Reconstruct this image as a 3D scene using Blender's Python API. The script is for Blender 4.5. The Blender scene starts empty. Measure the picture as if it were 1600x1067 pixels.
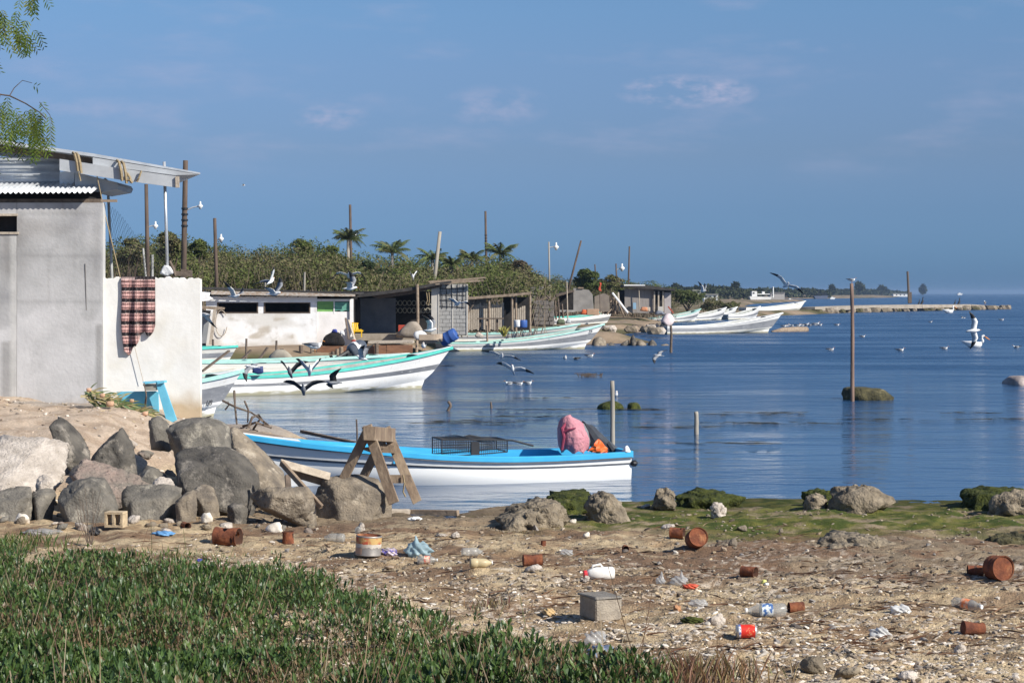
import bpy, bmesh, math, random
import numpy as np
from mathutils import Vector, Matrix, Euler, Quaternion
R = math.radians
S = bpy.context.scene
COL = S.collection
random.seed(7)

# ------------------------------------------------------------------ camera
FPX, HOR, CAMZ = 3000.0, 458.0, 3.2          # focal length and horizon row of the 1600 px photograph, eye height above the water
cam = bpy.data.cameras.new('camera')
camo = bpy.data.objects.new('camera', cam)
COL.objects.link(camo)
camo.location = (0, 0, CAMZ)
camo.rotation_euler = (R(90), 0, 0)
cam.sensor_width = 36
cam.lens = 36 * FPX / 1600
cam.shift_y = -75.5 / 1600
cam.clip_start = .1
cam.clip_end = 60000
S.camera = camo

# ------------------------------------------------------------------ light and sky
SUN_DIR = Vector((.72, -.50, .62)).normalized()          # towards the sun
SUN_EL = math.asin(SUN_DIR.z)
SUN_AZ = math.atan2(SUN_DIR.x, SUN_DIR.y)                # from +Y clockwise
w = bpy.data.worlds.new('World')
S.world = w
w.use_nodes = True
nt = w.node_tree
nt.nodes.clear()
def wn(t, **k):
    n = nt.nodes.new(t)
    for a, v in k.items():
        setattr(n, a, v)
    return n
def wl(a, b): nt.links.new(a, b)
def wmath(op, a, b=None, clamp=False):
    n = wn('ShaderNodeMath', operation=op, use_clamp=clamp)
    for i, v in enumerate((a, b)):
        if v is None: continue
        if isinstance(v, (int, float)): n.inputs[i].default_value = v
        else: wl(v, n.inputs[i])
    return n.outputs[0]
sky = wn('ShaderNodeTexSky', sky_type='NISHITA')
sky.sun_disc = False
sky.sun_elevation = SUN_EL
sky.sun_rotation = SUN_AZ
sky.air_density = 1.0
sky.dust_density = .6
sky.ozone_density = 3.0
tc = wn('ShaderNodeTexCoord')
sep = wn('ShaderNodeSeparateXYZ')
wl(tc.outputs['Generated'], sep.inputs[0])
# a dull bank of humid air low over the sea: it dims the glare of the clear-sky model near the horizon, the same all round
ramp = wn('ShaderNodeValToRGB')
wl(sep.outputs['Z'], ramp.inputs[0])
e = ramp.color_ramp.elements
SKY_STOPS = [(0.0, (.205, .43, .98)), (.02, (.24, .44, .91)), (.043, (.28, .43, .79)), (.0725, (.375, .462, .70)), (.115, (.478, .560, .755)), (.145, (.508, .632, .803)), (.30, (.60, .72, .86)), (1.0, (.66, .74, .86))]
e[0].position, e[0].color = SKY_STOPS[0][0], (*SKY_STOPS[0][1], 1)
e[1].position, e[1].color = SKY_STOPS[-1][0], (*SKY_STOPS[-1][1], 1)
for p, c in SKY_STOPS[1:-1]:
    q = e.new(p); q.color = (*c, 1)
mul = wn('ShaderNodeMixRGB', blend_type='MULTIPLY')
mul.inputs[0].default_value = 1
wl(sky.outputs[0], mul.inputs[1]); wl(ramp.outputs[0], mul.inputs[2])
# thin pinkish clouds drifting in a low layer
mp = wn('ShaderNodeMapping')
mp.inputs['Scale'].default_value = (9, 9, 34)
mp.inputs['Location'].default_value = (.9, .2, 2.2)
wl(tc.outputs['Generated'], mp.inputs[0])
cn = wn('ShaderNodeTexNoise'); cn.inputs['Scale'].default_value = 1.3; cn.inputs['Detail'].default_value = 9; cn.inputs['Roughness'].default_value = .58
wl(mp.outputs[0], cn.inputs['Vector'])
cr = wn('ShaderNodeMapRange', interpolation_type='SMOOTHSTEP')
cr.inputs[1].default_value = .50; cr.inputs[2].default_value = .80
wl(cn.outputs[0], cr.inputs[0])
band = wn('ShaderNodeMapRange', interpolation_type='SMOOTHSTEP')
band.inputs[1].default_value = .045; band.inputs[2].default_value = .085
wl(sep.outputs['Z'], band.inputs[0])
thin = wmath('MULTIPLY', cr.outputs[0], band.outputs[0])
thin = wmath('MULTIPLY', thin, .30)
# a few puffs of the same layer: direction (x, z) of each and its half sizes
puffs = None
for cx, cz, sx, sz, a in ((.086, .104, .034, .0095, 1.0), (.108, .103, .020, .008, .9), (-.094, .091, .022, .008, .55), (-.008, .097, .030, .012, .40), (-.215, .094, .05, .006, .22), (.150, .126, .035, .004, .16)):
    dx = wmath('MULTIPLY', wmath('SUBTRACT', sep.outputs['X'], cx), 1 / sx)
    dz = wmath('MULTIPLY', wmath('SUBTRACT', sep.outputs['Z'], cz), 1 / sz)
    d = wmath('ADD', wmath('MULTIPLY', dx, dx), wmath('MULTIPLY', dz, dz))
    g = wmath('MULTIPLY', wmath('SUBTRACT', 1.0, d, True), a)
    puffs = g if puffs is None else wmath('MAXIMUM', puffs, g)
front = wmath('GREATER_THAN', sep.outputs['Y'], 0)
cn2 = wn('ShaderNodeTexNoise'); cn2.inputs['Scale'].default_value = 60; cn2.inputs['Detail'].default_value = 8; cn2.inputs['Roughness'].default_value = .6
mp2 = wn('ShaderNodeMapping'); mp2.inputs['Scale'].default_value = (1, 1, 2.2)
wl(tc.outputs['Generated'], mp2.inputs[0]); wl(mp2.outputs[0], cn2.inputs['Vector'])
cr2 = wn('ShaderNodeMapRange', interpolation_type='SMOOTHSTEP'); cr2.inputs[1].default_value = .36; cr2.inputs[2].default_value = .70
wl(cn2.outputs[0], cr2.inputs[0])
puffs = wmath('MULTIPLY', wmath('MULTIPLY', puffs, cr2.outputs[0]), front)
cloud = wmath('ADD', thin, puffs, True)
mixc = wn('ShaderNodeMixRGB', blend_type='MIX')
wl(cloud, mixc.inputs[0]); wl(mul.outputs[0], mixc.inputs[1])
mixc.inputs[2].default_value = (3.9, 3.9, 5.3, 1)
bg = wn('ShaderNodeBackground')
bg.inputs[1].default_value = .095
wl(mixc.outputs[0], bg.inputs[0])
wo = wn('ShaderNodeOutputWorld')
wl(bg.outputs[0], wo.inputs[0])

sl = bpy.data.lights.new('sun', 'SUN')
sl.energy = 5.0
sl.angle = R(.5)
sl.color = (1, .95, .86)
so = bpy.data.objects.new('sun', sl)
COL.objects.link(so)
so.rotation_euler = SUN_DIR.to_track_quat('Z', 'Y').to_euler()

S.view_settings.view_transform = 'Standard'
S.view_settings.look = 'None'
S.view_settings.exposure = 0.40
S.view_settings.gamma = 1
S.view_settings.use_curve_mapping = False
S.cycles.max_bounces = 6
S.cycles.transparent_max_bounces = 12
S.cycles.volume_bounces = 0
S.cycles.use_denoising = True

# ------------------------------------------------------------------ helpers
def at(px, py, Y):
    """the point of the place that lies Y metres ahead and shows at pixel (px, py) of the photograph"""
    return Vector(((px - 800) / FPX * Y, Y, CAMZ - (py - HOR) / FPX * Y))
def yat(py, z=0.0): return FPX * (CAMZ - z) / (py - HOR)

def hash2(ix, iy, seed):
    h = (ix.astype(np.int64) * 374761393 + iy.astype(np.int64) * 668265263 + seed * 1274126177) & 0x7fffffff
    h = ((h ^ (h >> 13)) * 1103515245 + 12345) & 0x7fffffff
    h = ((h ^ (h >> 15)) * 69069 + 1) & 0x7fffffff
    return (h & 0xffffff) / float(0xffffff)
def vnoise(x, y, seed=0):
    ix, iy = np.floor(x), np.floor(y)
    fx, fy = x - ix, y - iy
    fx = fx * fx * (3 - 2 * fx); fy = fy * fy * (3 - 2 * fy)
    a, b = hash2(ix, iy, seed), hash2(ix + 1, iy, seed)
    c, d = hash2(ix, iy + 1, seed), hash2(ix + 1, iy + 1, seed)
    return (a + (b - a) * fx) * (1 - fy) + (c + (d - c) * fx) * fy
def fbm(x, y, seed=0, octv=4, gain=.5):
    s, a, n = 0, 1, 0
    for o in range(octv):
        s = s + a * vnoise(x * 2 ** o + 17.3 * o, y * 2 ** o - 9.1 * o, seed + o); n += a; a *= gain
    return s / n
def fbm3(P, sc, seed=0, octv=4):
    """cheap 3-D noise: mean of three planar ones"""
    x, y, z = P[:, 0] * sc, P[:, 1] * sc, P[:, 2] * sc
    return (fbm(x + .37 * z, y - .21 * z, seed, octv) + fbm(y + 5.2 + .33 * x, z + .27 * x, seed + 11, octv) + fbm(z - 3.1 - .29 * y, x + .31 * y, seed + 23, octv)) / 3
def sstep(a, b, x):
    t = np.clip((x - a) / (b - a), 0, 1)
    return t * t * (3 - 2 * t)

# ------------------------------------------------------------------ materials
MATS = {}
def M(name, col, col2=None, scale=4.0, rough=.8, bump=0.0, bscale=30.0, metal=0.0, spec=.35, contrast=(.35, .65), stretch=(1, 1, 1),
      attr=None, col3=None, scale3=1.3, amt3=(.55, .7), trans=0.0, alpha=1.0, detail=6, bdist=.02, coat=0.0, grime=None):
    if name in MATS: return MATS[name]
    m = bpy.data.materials.new(name)
    MATS[name] = m
    m.use_nodes = True
    t = m.node_tree
    b = t.nodes['Principled BSDF']
    L = t.links.new
    def N(k): return t.nodes.new(k)
    b.inputs['Roughness'].default_value = rough
    b.inputs['Metallic'].default_value = metal
    b.inputs['Specular IOR Level'].default_value = spec
    if coat: b.inputs['Coat Weight'].default_value = coat
    co = N('ShaderNodeTexCoord'); oi = N('ShaderNodeObjectInfo')
    mpn = N('ShaderNodeMapping'); mpn.inputs['Scale'].default_value = stretch
    ad = N('ShaderNodeVectorMath'); ad.operation = 'ADD'
    sc = N('ShaderNodeVectorMath'); sc.operation = 'SCALE'
    cb = N('ShaderNodeCombineXYZ')
    L(oi.outputs['Random'], cb.inputs[0]); L(oi.outputs['Random'], cb.inputs[1])
    L(cb.outputs[0], sc.inputs[0]); sc.inputs['Scale'].default_value = 37.0
    L(co.outputs['Object'], ad.inputs[0]); L(sc.outputs[0], ad.inputs[1])
    L(ad.outputs[0], mpn.inputs[0])
    out = None
    c2 = col2 or tuple(min(1, c * .78) for c in col)
    n = N('ShaderNodeTexNoise'); n.inputs['Scale'].default_value = scale; n.inputs['Detail'].default_value = detail; n.inputs['Roughness'].default_value = .6
    L(mpn.outputs[0], n.inputs['Vector'])
    mr = N('ShaderNodeMapRange'); mr.inputs[1].default_value, mr.inputs[2].default_value = contrast
    L(n.outputs[0], mr.inputs[0])
    mx = N('ShaderNodeMixRGB')
    mx.inputs[1].default_value = (*c2, 1); mx.inputs[2].default_value = (*col, 1)
    L(mr.outputs[0], mx.inputs[0])
    out = mx.outputs[0]
    if col3:
        n3 = N('ShaderNodeTexNoise'); n3.inputs['Scale'].default_value = scale3; n3.inputs['Detail'].default_value = 8; n3.inputs['Roughness'].default_value = .68
        L(mpn.outputs[0], n3.inputs['Vector'])
        mr3 = N('ShaderNodeMapRange'); mr3.inputs[1].default_value, mr3.inputs[2].default_value = amt3
        L(n3.outputs[0], mr3.inputs[0])
        mx3 = N('ShaderNodeMixRGB'); mx3.inputs[2].default_value = (*col3, 1)
        L(mr3.outputs[0], mx3.inputs[0]); L(out, mx3.inputs[1])
        out = mx3.outputs[0]
    if grime:                                                  # slime and scum along the waterline, run marks below the rail
        sz = N('ShaderNodeSeparateXYZ'); L(co.outputs['Object'], sz.inputs[0])
        gn = N('ShaderNodeTexNoise'); gn.inputs['Scale'].default_value = 5; gn.inputs['Detail'].default_value = 7
        L(mpn.outputs[0], gn.inputs['Vector'])
        gm = N('ShaderNodeMath'); gm.operation = 'MULTIPLY_ADD'; L(gn.outputs[0], gm.inputs[0]); gm.inputs[1].default_value = -.30; L(sz.outputs[2], gm.inputs[2])
        gr = N('ShaderNodeMapRange'); gr.interpolation_type = 'SMOOTHSTEP'; gr.inputs[1].default_value = -.10; gr.inputs[2].default_value = .0; gr.inputs[3].default_value = .85; gr.inputs[4].default_value = 0
        L(gm.outputs[0], gr.inputs[0])
        mg = N('ShaderNodeMixRGB'); mg.inputs[2].default_value = (*grime, 1); L(gr.outputs[0], mg.inputs[0]); L(out, mg.inputs[1]); out = mg.outputs[0]
        ms_ = N('ShaderNodeMapping'); ms_.inputs['Scale'].default_value = (9, 9, .8); L(ad.outputs[0], ms_.inputs[0])
        rn = N('ShaderNodeTexNoise'); rn.inputs['Scale'].default_value = 1.6; rn.inputs['Detail'].default_value = 4; L(ms_.outputs[0], rn.inputs['Vector'])
        rr_ = N('ShaderNodeMapRange'); rr_.inputs[1].default_value = .60; rr_.inputs[2].default_value = .80; rr_.inputs[4].default_value = .45; L(rn.outputs[0], rr_.inputs[0])
        mr_ = N('ShaderNodeMixRGB'); mr_.inputs[2].default_value = (.42, .36, .27, 1); L(rr_.outputs[0], mr_.inputs[0]); L(out, mr_.inputs[1]); out = mr_.outputs[0]
    if attr:
        a = N('ShaderNodeAttribute'); a.attribute_name = attr
        mu = N('ShaderNodeMixRGB'); mu.blend_type = 'MULTIPLY'; mu.inputs[0].default_value = 1
        L(out, mu.inputs[1]); L(a.outputs['Color'], mu.inputs[2])
        out = mu.outputs[0]
    L(out, b.inputs['Base Color'])
    if bump:
        nb = N('ShaderNodeTexNoise'); nb.inputs['Scale'].default_value = bscale; nb.inputs['Detail'].default_value = 5
        L(mpn.outputs[0], nb.inputs['Vector'])
        bp = N('ShaderNodeBump'); bp.inputs['Strength'].default_value = bump; bp.inputs['Distance'].default_value = bdist
        L(nb.outputs[0], bp.inputs['Height']); L(bp.outputs[0], b.inputs['Normal'])
    surf = b.outputs[0]
    mo = [x for x in t.nodes if x.type == 'OUTPUT_MATERIAL'][0]
    if trans:
        tr = N('ShaderNodeBsdfTranslucent'); L(out, tr.inputs[0])
        ms = N('ShaderNodeMixShader'); ms.inputs[0].default_value = trans
        L(surf, ms.inputs[1]); L(tr.outputs[0], ms.inputs[2]); surf = ms.outputs[0]
    if alpha < 1:
        tp = N('ShaderNodeBsdfTransparent')
        ms = N('ShaderNodeMixShader'); ms.inputs[0].default_value = alpha
        L(tp.outputs[0], ms.inputs[1]); L(surf, ms.inputs[2]); surf = ms.outputs[0]
    L(surf, mo.inputs[0])
    return m

# ------------------------------------------------------------------ mesh builder
class MB:
    def __init__(s): s.v, s.f, s.m, s.c = [], [], [], None
    def add(s, vs, fs, mi=0):
        o = len(s.v)
        s.v.extend([tuple(p) for p in vs])
        s.f.extend([tuple(i + o for i in f) for f in fs])
        s.m.extend([mi] * len(fs))
        return s
    def box(s, c, d, rot=None, mi=0, jit=0.0):
        vs = []
        for k in range(8):
            p = Vector(((k & 1) - .5, (k >> 1 & 1) - .5, (k >> 2 & 1) - .5))
            p = Vector((p.x * d[0], p.y * d[1], p.z * d[2]))
            if jit: p += Vector([random.uniform(-jit, jit) for _ in range(3)])
            if rot is not None: p = rot @ p
            vs.append(p + Vector(c))
        return s.add(vs, [(0, 2, 3, 1), (4, 5, 7, 6), (0, 1, 5, 4), (2, 6, 7, 3), (0, 4, 6, 2), (1, 3, 7, 5)], mi)
    def span(s, a, b, mi=0, jit=0.0):
        a, b = Vector(a), Vector(b)
        return s.box((a + b) / 2, [abs(q) for q in (b - a)], None, mi, jit)
    def beam(s, p, q, w, h, up=(0, 0, 1), mi=0, jit=0.0):
        p, q = Vector(p), Vector(q)
        x = (q - p).normalized()
        u = Vector(up)
        y = u.cross(x)
        if y.length < 1e-4: y = Vector((0, 1, 0)).cross(x)
        y.normalize(); z = x.cross(y)
        rot = Matrix((x, y, z)).transposed()
        return s.box((p + q) / 2, ((q - p).length, w, h), rot, mi, jit)
    def tube(s, path, r, n=6, mi=0, cap=True):
        path = [Vector(p) for p in path]
        k = len(path)
        rs = r if isinstance(r, (list, tuple)) else [r] * k
        vs, fs = [], []
        prev = None
        for i in range(k):
            t = (path[min(i + 1, k - 1)] - path[max(i - 1, 0)]).normalized()
            if prev is None:
                a = Vector((0, 0, 1)) if abs(t.z) < .9 else Vector((1, 0, 0))
                u = t.cross(a).normalized()
            else:
                u = (prev - t * prev.dot(t))
                u = u.normalized() if u.length > 1e-5 else t.orthogonal().normalized()
            prev = u
            v = t.cross(u)
            for j in range(n):
                an = 2 * math.pi * j / n
                vs.append(path[i] + (u * math.cos(an) + v * math.sin(an)) * rs[i])
        for i in range(k - 1):
            for j in range(n):
                j2 = (j + 1) % n
                fs.append((i * n + j, i * n + j2, (i + 1) * n + j2, (i + 1) * n + j))
        if cap:
            fs.append(tuple(reversed(range(n)))); fs.append(tuple((k - 1) * n + j for j in range(n)))
        return s.add(vs, fs, mi)
    def lathe(s, prof, n=16, mat=None, mi=0, cap0=True, cap1=True, dent=0.0, seed=0):
        """prof: (radius, along) pairs; the axis is local Z, moved by mat"""
        rng = random.Random(seed)
        vs, fs = [], []
        for i, (r, z) in enumerate(prof):
            for j in range(n):
                a = 2 * math.pi * j / n
                rr = r * (1 + dent * math.sin(2 * a + seed) * math.sin(3 * z * 9 + seed)) if dent else r
                p = Vector((rr * math.cos(a), rr * math.sin(a), z))
                vs.append(mat @ p if mat is not None else p)
        for i in range(len(prof) - 1):
            for j in range(n):
                j2 = (j + 1) % n
                fs.append((i * n + j, i * n + j2, (i + 1) * n + j2, (i + 1) * n + j))
        if cap0: fs.append(tuple(reversed(range(n))))
        if cap1: fs.append(tuple((len(prof) - 1) * n + j for j in range(n)))
        return s.add(vs, fs, mi)
    def grid(s, rows, mi=0, flip=False):
        nr, nc = len(rows), len(rows[0])
        vs = [p for r in rows for p in r]
        fs = []
        for i in range(nr - 1):
            for j in range(nc - 1):
                q = (i * nc + j, i * nc + j + 1, (i + 1) * nc + j + 1, (i + 1) * nc + j)
                fs.append(q[::-1] if flip else q)
        return s.add(vs, fs, mi)
    def quad(s, a, b, c, d, mi=0): return s.add([a, b, c, d], [(0, 1, 2, 3)], mi)
    def build(s, name, mat, parent=None, smooth=False, loc=None, bevel=0.0, solid=0.0, colors=None):
        me = bpy.data.meshes.new(name)
        off = Vector(loc) if loc is not None else Vector((0, 0, 0))
        if parent is not None and loc is None:
            off = PLACE.get(parent.name, Vector((0, 0, 0)))
        me.from_pydata([tuple(Vector(p) - off) for p in s.v], [], s.f)
        for mm in (mat if isinstance(mat, (list, tuple)) else [mat]): me.materials.append(mm)
        me.polygons.foreach_set('material_index', s.m)
        if smooth: me.polygons.foreach_set('use_smooth', [True] * len(s.f))
        if colors is not None:
            ca = me.color_attributes.new('tint', 'FLOAT_COLOR', 'POINT')
            ca.data.foreach_set('color', np.asarray(colors, dtype=np.float32).ravel())
        me.update()
        o = bpy.data.objects.new(name, me)
        COL.objects.link(o)
        if parent is not None: o.parent = parent
        else: o.location = off
        if bevel:
            b = o.modifiers.new('bevel', 'BEVEL'); b.width = bevel; b.segments = 1; b.limit_method = 'ANGLE'
        if solid:
            b = o.modifiers.new('solid', 'SOLIDIFY'); b.thickness = solid; b.offset = 0
        return o
PLACE = {}                                                # world position of each thing's Empty, so that parts can be given in world coordinates
def tag(o, label=None, cat=None, group=None, kind=None):
    for k, v in (('label', label), ('category', cat), ('group', group), ('kind', kind)):
        if v: o[k] = v
    return o
def thing(name, loc, label, cat, group=None, rz=0.0):
    """an Empty at the thing's base; parts are built in world coordinates and keep their place"""
    o = bpy.data.objects.new(name, None)
    COL.objects.link(o)
    o.empty_display_size = .1
    o.location = loc
    o.rotation_euler[2] = rz
    PLACE[o.name] = Vector(loc)
    return tag(o, label, cat, group)
def local(name, loc, label, cat, group=None, rot=(0, 0, 0), scale=1.0):
    """the same, for things whose parts are given in their own coordinates"""
    o = thing(name, loc, label, cat, group)
    PLACE[o.name] = Vector((0, 0, 0))
    o.rotation_euler = rot
    o.scale = (scale,) * 3
    return o
def copy_tree(o, loc, rot=None, label=None, group=None, scale=None):
    c = o.copy(); COL.objects.link(c)
    c.location = loc
    if rot is not None: c.rotation_euler = rot
    if scale is not None: c.scale = scale if isinstance(scale, tuple) else (scale,) * 3
    if label: c['label'] = label
    if group: c['group'] = group
    for ch in o.children:
        d = ch.copy(); COL.objects.link(d); d.parent = c
        for g in ch.children:
            h = g.copy(); COL.objects.link(h); h.parent = d
    return c
# ------------------------------------------------------------------ ground, water, air
COAST = np.array([(-19, 44), (-19, 86), (-12, 88.5), (-4.8, 89.5), (-4.2, 104), (-3.4, 112), (3.8, 116), (5.2, 121), (8.6, 122.5), (9.2, 126), (6.5, 135), (9.2, 152), (11.0, 158), (15.5, 172), (13.6, 186), (17, 205), (22, 236),
                  (33, 262), (44, 286), (54, 312), (72, 346), (97, 386), (95, 390), (70, 366), (52, 345), (44, 380), (70, 560), (120, 780), (-200, 820), (-420, 400), (-120, 44)], float)
FARC = np.array([(60, 880), (92, 950), (128, 1000), (190, 1130), (262, 1330), (345, 1700), (420, 2100), (470, 2500), (460, 2700), (-700, 2800), (-700, 880)], float)
def poly_sd(P, X, Y):
    """signed distance to a closed outline, positive inside"""
    d = np.full(X.shape, 1e9); ins = np.zeros(X.shape, bool)
    n = len(P)
    for i in range(n):
        ax, ay = P[i]; bx, by = P[(i + 1) % n]
        ex, ey = bx - ax, by - ay
        t = np.clip(((X - ax) * ex + (Y - ay) * ey) / (ex * ex + ey * ey), 0, 1)
        d = np.minimum(d, np.hypot(X - ax - t * ex, Y - ay - t * ey))
        c = (ay > Y) != (by > Y)
        xi = ax + (Y - ay) / (ey if abs(ey) > 1e-9 else 1e-9) * ex
        ins ^= c & (X < xi)
    return np.where(ins, d, -d)
def mound_h(X, Y):
    nz = (fbm(X * .35, Y * .35, 5, 3) - .5) * 1.2
    a = sstep(25.0, 34.5, Y + nz * .9) * sstep(-4.7, -7.6, X + nz * .5 + np.clip(Y - 37, 0, 6) * .02) * sstep(46.5, 43.0, Y + 4.2 * sstep(-10, -7.6, X))
    strip = sstep(34.3, 36.2, Y) * sstep(42.2, 40.2, Y) * sstep(-3.9, -5.2, X + nz * .3)
    return np.maximum(a * (1.02 + .16 * sstep(-8.5, -10.5, X)), strip * .46)
def ground_h(X, Y):
    X = np.asarray(X, float); Y = np.asarray(Y, float)
    shore = (fbm(X * .28 + 3, Y * 0 + 1.7, 3, 3) - .5) * 2.2
    inlet = 1.3 * sstep(1.5, -1.0, X) * sstep(-5, -1.5, X)
    Ye = Y - shore * sstep(20, 27, Y) + inlet * sstep(22, 27, Y)
    b = np.interp(Ye, [-12, 6, 8, 11.3, 15, 20, 24, 28, 30, 32, 37], [1.75, 1.3, 1.15, .90, .64, .40, .25, .08, 0.0, -.2, -.6])
    near = sstep(60, 30, Y)
    b = b + near * ((fbm(X * .7, Y * .7, 8, 3) - .5) * .16 + (fbm(X * 3.1, Y * 3.1, 9, 4) - .5) * .125 + (fbm(X * 13, Y * 13, 21, 3) - .5) * .03) * sstep(31.5, 27, Y) * np.where(Y > 5, 1, .3)
    m = mound_h(X, Y) + near * (fbm(X * 2.2, Y * 2.2, 31, 4) - .5) * .16 * (mound_h(X, Y) > .05)
    h = np.maximum(b, np.where(m > .03, m, -1))
    sd = poly_sd(COAST, X, Y)
    c = np.clip(sd * .28, -.6, .62) + (fbm(X * .12, Y * .12, 41, 4) - .5) * .5 * sstep(0, 6, sd) + sstep(12, 70, sd) * 1.3
    h = np.where(Y > 43.4, np.maximum(h, c), h)
    sf = poly_sd(FARC, X, Y)
    h = np.where(Y > 700, np.maximum(h, np.clip(sf * .06, -.6, 1.5)), h)
    return np.maximum(h, -.6)
def gz(x, y): return float(ground_h(np.array([x]), np.array([y]))[0])
def gp(px, py):
    """where the sight line through a pixel meets the ground"""
    Ys = np.linspace(7, 44, 1500)
    X = (px - 800) / FPX * Ys; Z = CAMZ - (py - HOR) / FPX * Ys
    k = np.argmax(ground_h(X, Ys) >= Z)
    return Vector((X[k], Ys[k], float(ground_h(X[k:k + 1], Ys[k:k + 1])[0])))

def mix3(a, b, t): return a * (1 - t[..., None]) + np.array(b) * t[..., None]
def ground_colour(X, Y, Z):
    px = 800 + FPX * X / np.maximum(Y, 1)
    c = np.tile(np.array([.50, .390, .245]), X.shape + (1,)).reshape(X.shape + (3,))
    n1 = fbm(X * 1.1, Y * 1.1, 51, 4); n2 = fbm(X * 4.3, Y * 4.3, 52, 4); n3 = fbm(X * 17, Y * 17, 53, 3)
    c = mix3(c, (.33, .235, .142), sstep(.42, .60, n2))
    mud = sstep(.9, 2.6, X + (n1 - .5) * 4) * sstep(17.2, 19.5, Y + (n1 - .5) * 3) * sstep(26, 23, Y) + sstep(23.5, 25.5, Y + (n1 - .5) * 2) * sstep(-4.5, -3, X)
    c = mix3(c, (.245, .190, .130), np.clip(mud, 0, 1) * .85)
    deb = sstep(.50, .60, n1) * sstep(16, 19, Y) * sstep(26.5, 24.5, Y) + sstep(.52, .62, fbm(X * .9, Y * 2.2, 54, 4)) * sstep(12, 14, Y) * sstep(21, 18, Y) * .7
    c = mix3(c, (.185, .110, .068), np.clip(deb, 0, 1) * .8)
    c = mix3(c, (.62, .54, .44), sstep(.56, .68, n3) * sstep(.44, .62, fbm(X * 1.7, Y * 1.7, 55, 3)) * sstep(23.5, 19, Y) * .75)
    c = mix3(c, (.10, .07, .05), sstep(.40, .30, n3) * .55)
    al = sstep(22.6, 25.6, Y + (fbm(X * .8, Y * .8, 56, 4) - .5) * 5.5) * sstep(-.6, 1.6, X + (n1 - .5) * 2.4)
    al = al * sstep(.30, .48, n2 * .6 + n1 * .4)
    c = mix3(c, (.125, .130, .026), np.clip(al, 0, 1) * .9)
    c = mix3(c, (.050, .075, .016), al * sstep(.50, .62, n2) * .85)
    sand = sstep(.16, .4, mound_h(X, Y))
    c = mix3(c, (.52, .415, .32), sand * .95)
    c = mix3(c, (.38, .285, .205), sand * sstep(.48, .62, n2) * .8)
    c = mix3(c, (.30, .275, .25), sand * sstep(.47, .56, n1) * sstep(35, 37.5, Y) * .7)
    far = sstep(43, 46, Y)
    nf = fbm(X * .23, Y * .23, 61, 4)
    cf = mix3(np.tile(np.array([.30, .225, .155]), X.shape + (1,)).reshape(X.shape + (3,)), (.11, .10, .05), sstep(.48, .6, nf))
    c = c * (1 - far[..., None]) + cf * far[..., None]
    wet = sstep(.12, -.02, Z)
    c = c * (1 - .55 * wet[..., None])
    return c
def np_mesh(name, V, Fq, mat, colors=None, smooth=True):
    me = bpy.data.meshes.new(name)
    V = np.asarray(V, np.float32); Fq = np.asarray(Fq, np.int32)
    k = Fq.shape[1]
    me.vertices.add(len(V)); me.vertices.foreach_set('co', V.ravel())
    me.loops.add(Fq.size); me.loops.foreach_set('vertex_index', Fq.ravel())
    me.polygons.add(len(Fq))
    me.polygons.foreach_set('loop_start', np.arange(0, Fq.size, k, dtype=np.int32))
    me.polygons.foreach_set('use_smooth', np.full(len(Fq), smooth))
    me.materials.append(mat)
    if colors is not None:
        ca = me.color_attributes.new('tint', 'FLOAT_COLOR', 'POINT')
        cc = np.ones((len(V), 4), np.float32); cc[:, :3] = colors
        ca.data.foreach_set('color', cc.ravel())
    me.update(calc_edges=True)
    me.validate()
    o = bpy.data.objects.new(name, me)
    COL.objects.link(o)
    return o
def quads(nr, nc):
    i, j = np.meshgrid(np.arange(nr - 1), np.arange(nc - 1), indexing='ij')
    a = i * nc + j
    return np.stack([a, a + 1, a + nc + 1, a + nc], -1).reshape(-1, 4)

earth = M('beach earth', (1.12, 1.1, 1.08), (.80, .80, .80), scale=24, rough=.95, bump=.9, bscale=55, attr='tint', spec=.15, bdist=.03, contrast=(.38, .6))
rowsY = np.concatenate([np.arange(-6, 6, .8), np.arange(6, 10, .25), np.arange(10, 31, .062), np.arange(31, 44.01, .13)]); rowsY[-1] = 44.0
cols = np.arange(-900, 2501, 5.5)
YY = np.repeat(rowsY[:, None], len(cols), 1)
XX = (cols[None, :] - 800) / FPX * np.maximum(YY, 13)
ZZ = ground_h(XX, YY)
tag(np_mesh('beach', np.stack([XX, YY, ZZ], -1).reshape(-1, 3), quads(*XX.shape), earth, ground_colour(XX, YY, ZZ).reshape(-1, 3)), kind='structure')
rowsY = 44 * 1.0105 ** np.arange(0, 400)
rowsY = rowsY[rowsY < 2750]
cols = np.arange(-1500, 1900, 9.0)
YY = np.repeat(rowsY[:, None], len(cols), 1); XX = (cols[None, :] - 800) / FPX * YY
ZZ = ground_h(XX, YY)
Fq = quads(*XX.shape); zf = ZZ.reshape(-1)[Fq].max(1)
farland = np_mesh('far_shore', np.stack([XX, YY, ZZ], -1).reshape(-1, 3), Fq[zf > -.55], M('far earth', (1.1, 1.1, 1.1), (.75, .75, .75), scale=.9, rough=.95, attr='tint', bump=.5, bscale=2, spec=.1, bdist=.1), ground_colour(XX, YY, ZZ).reshape(-1, 3))
tag(farland, kind='structure')

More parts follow.
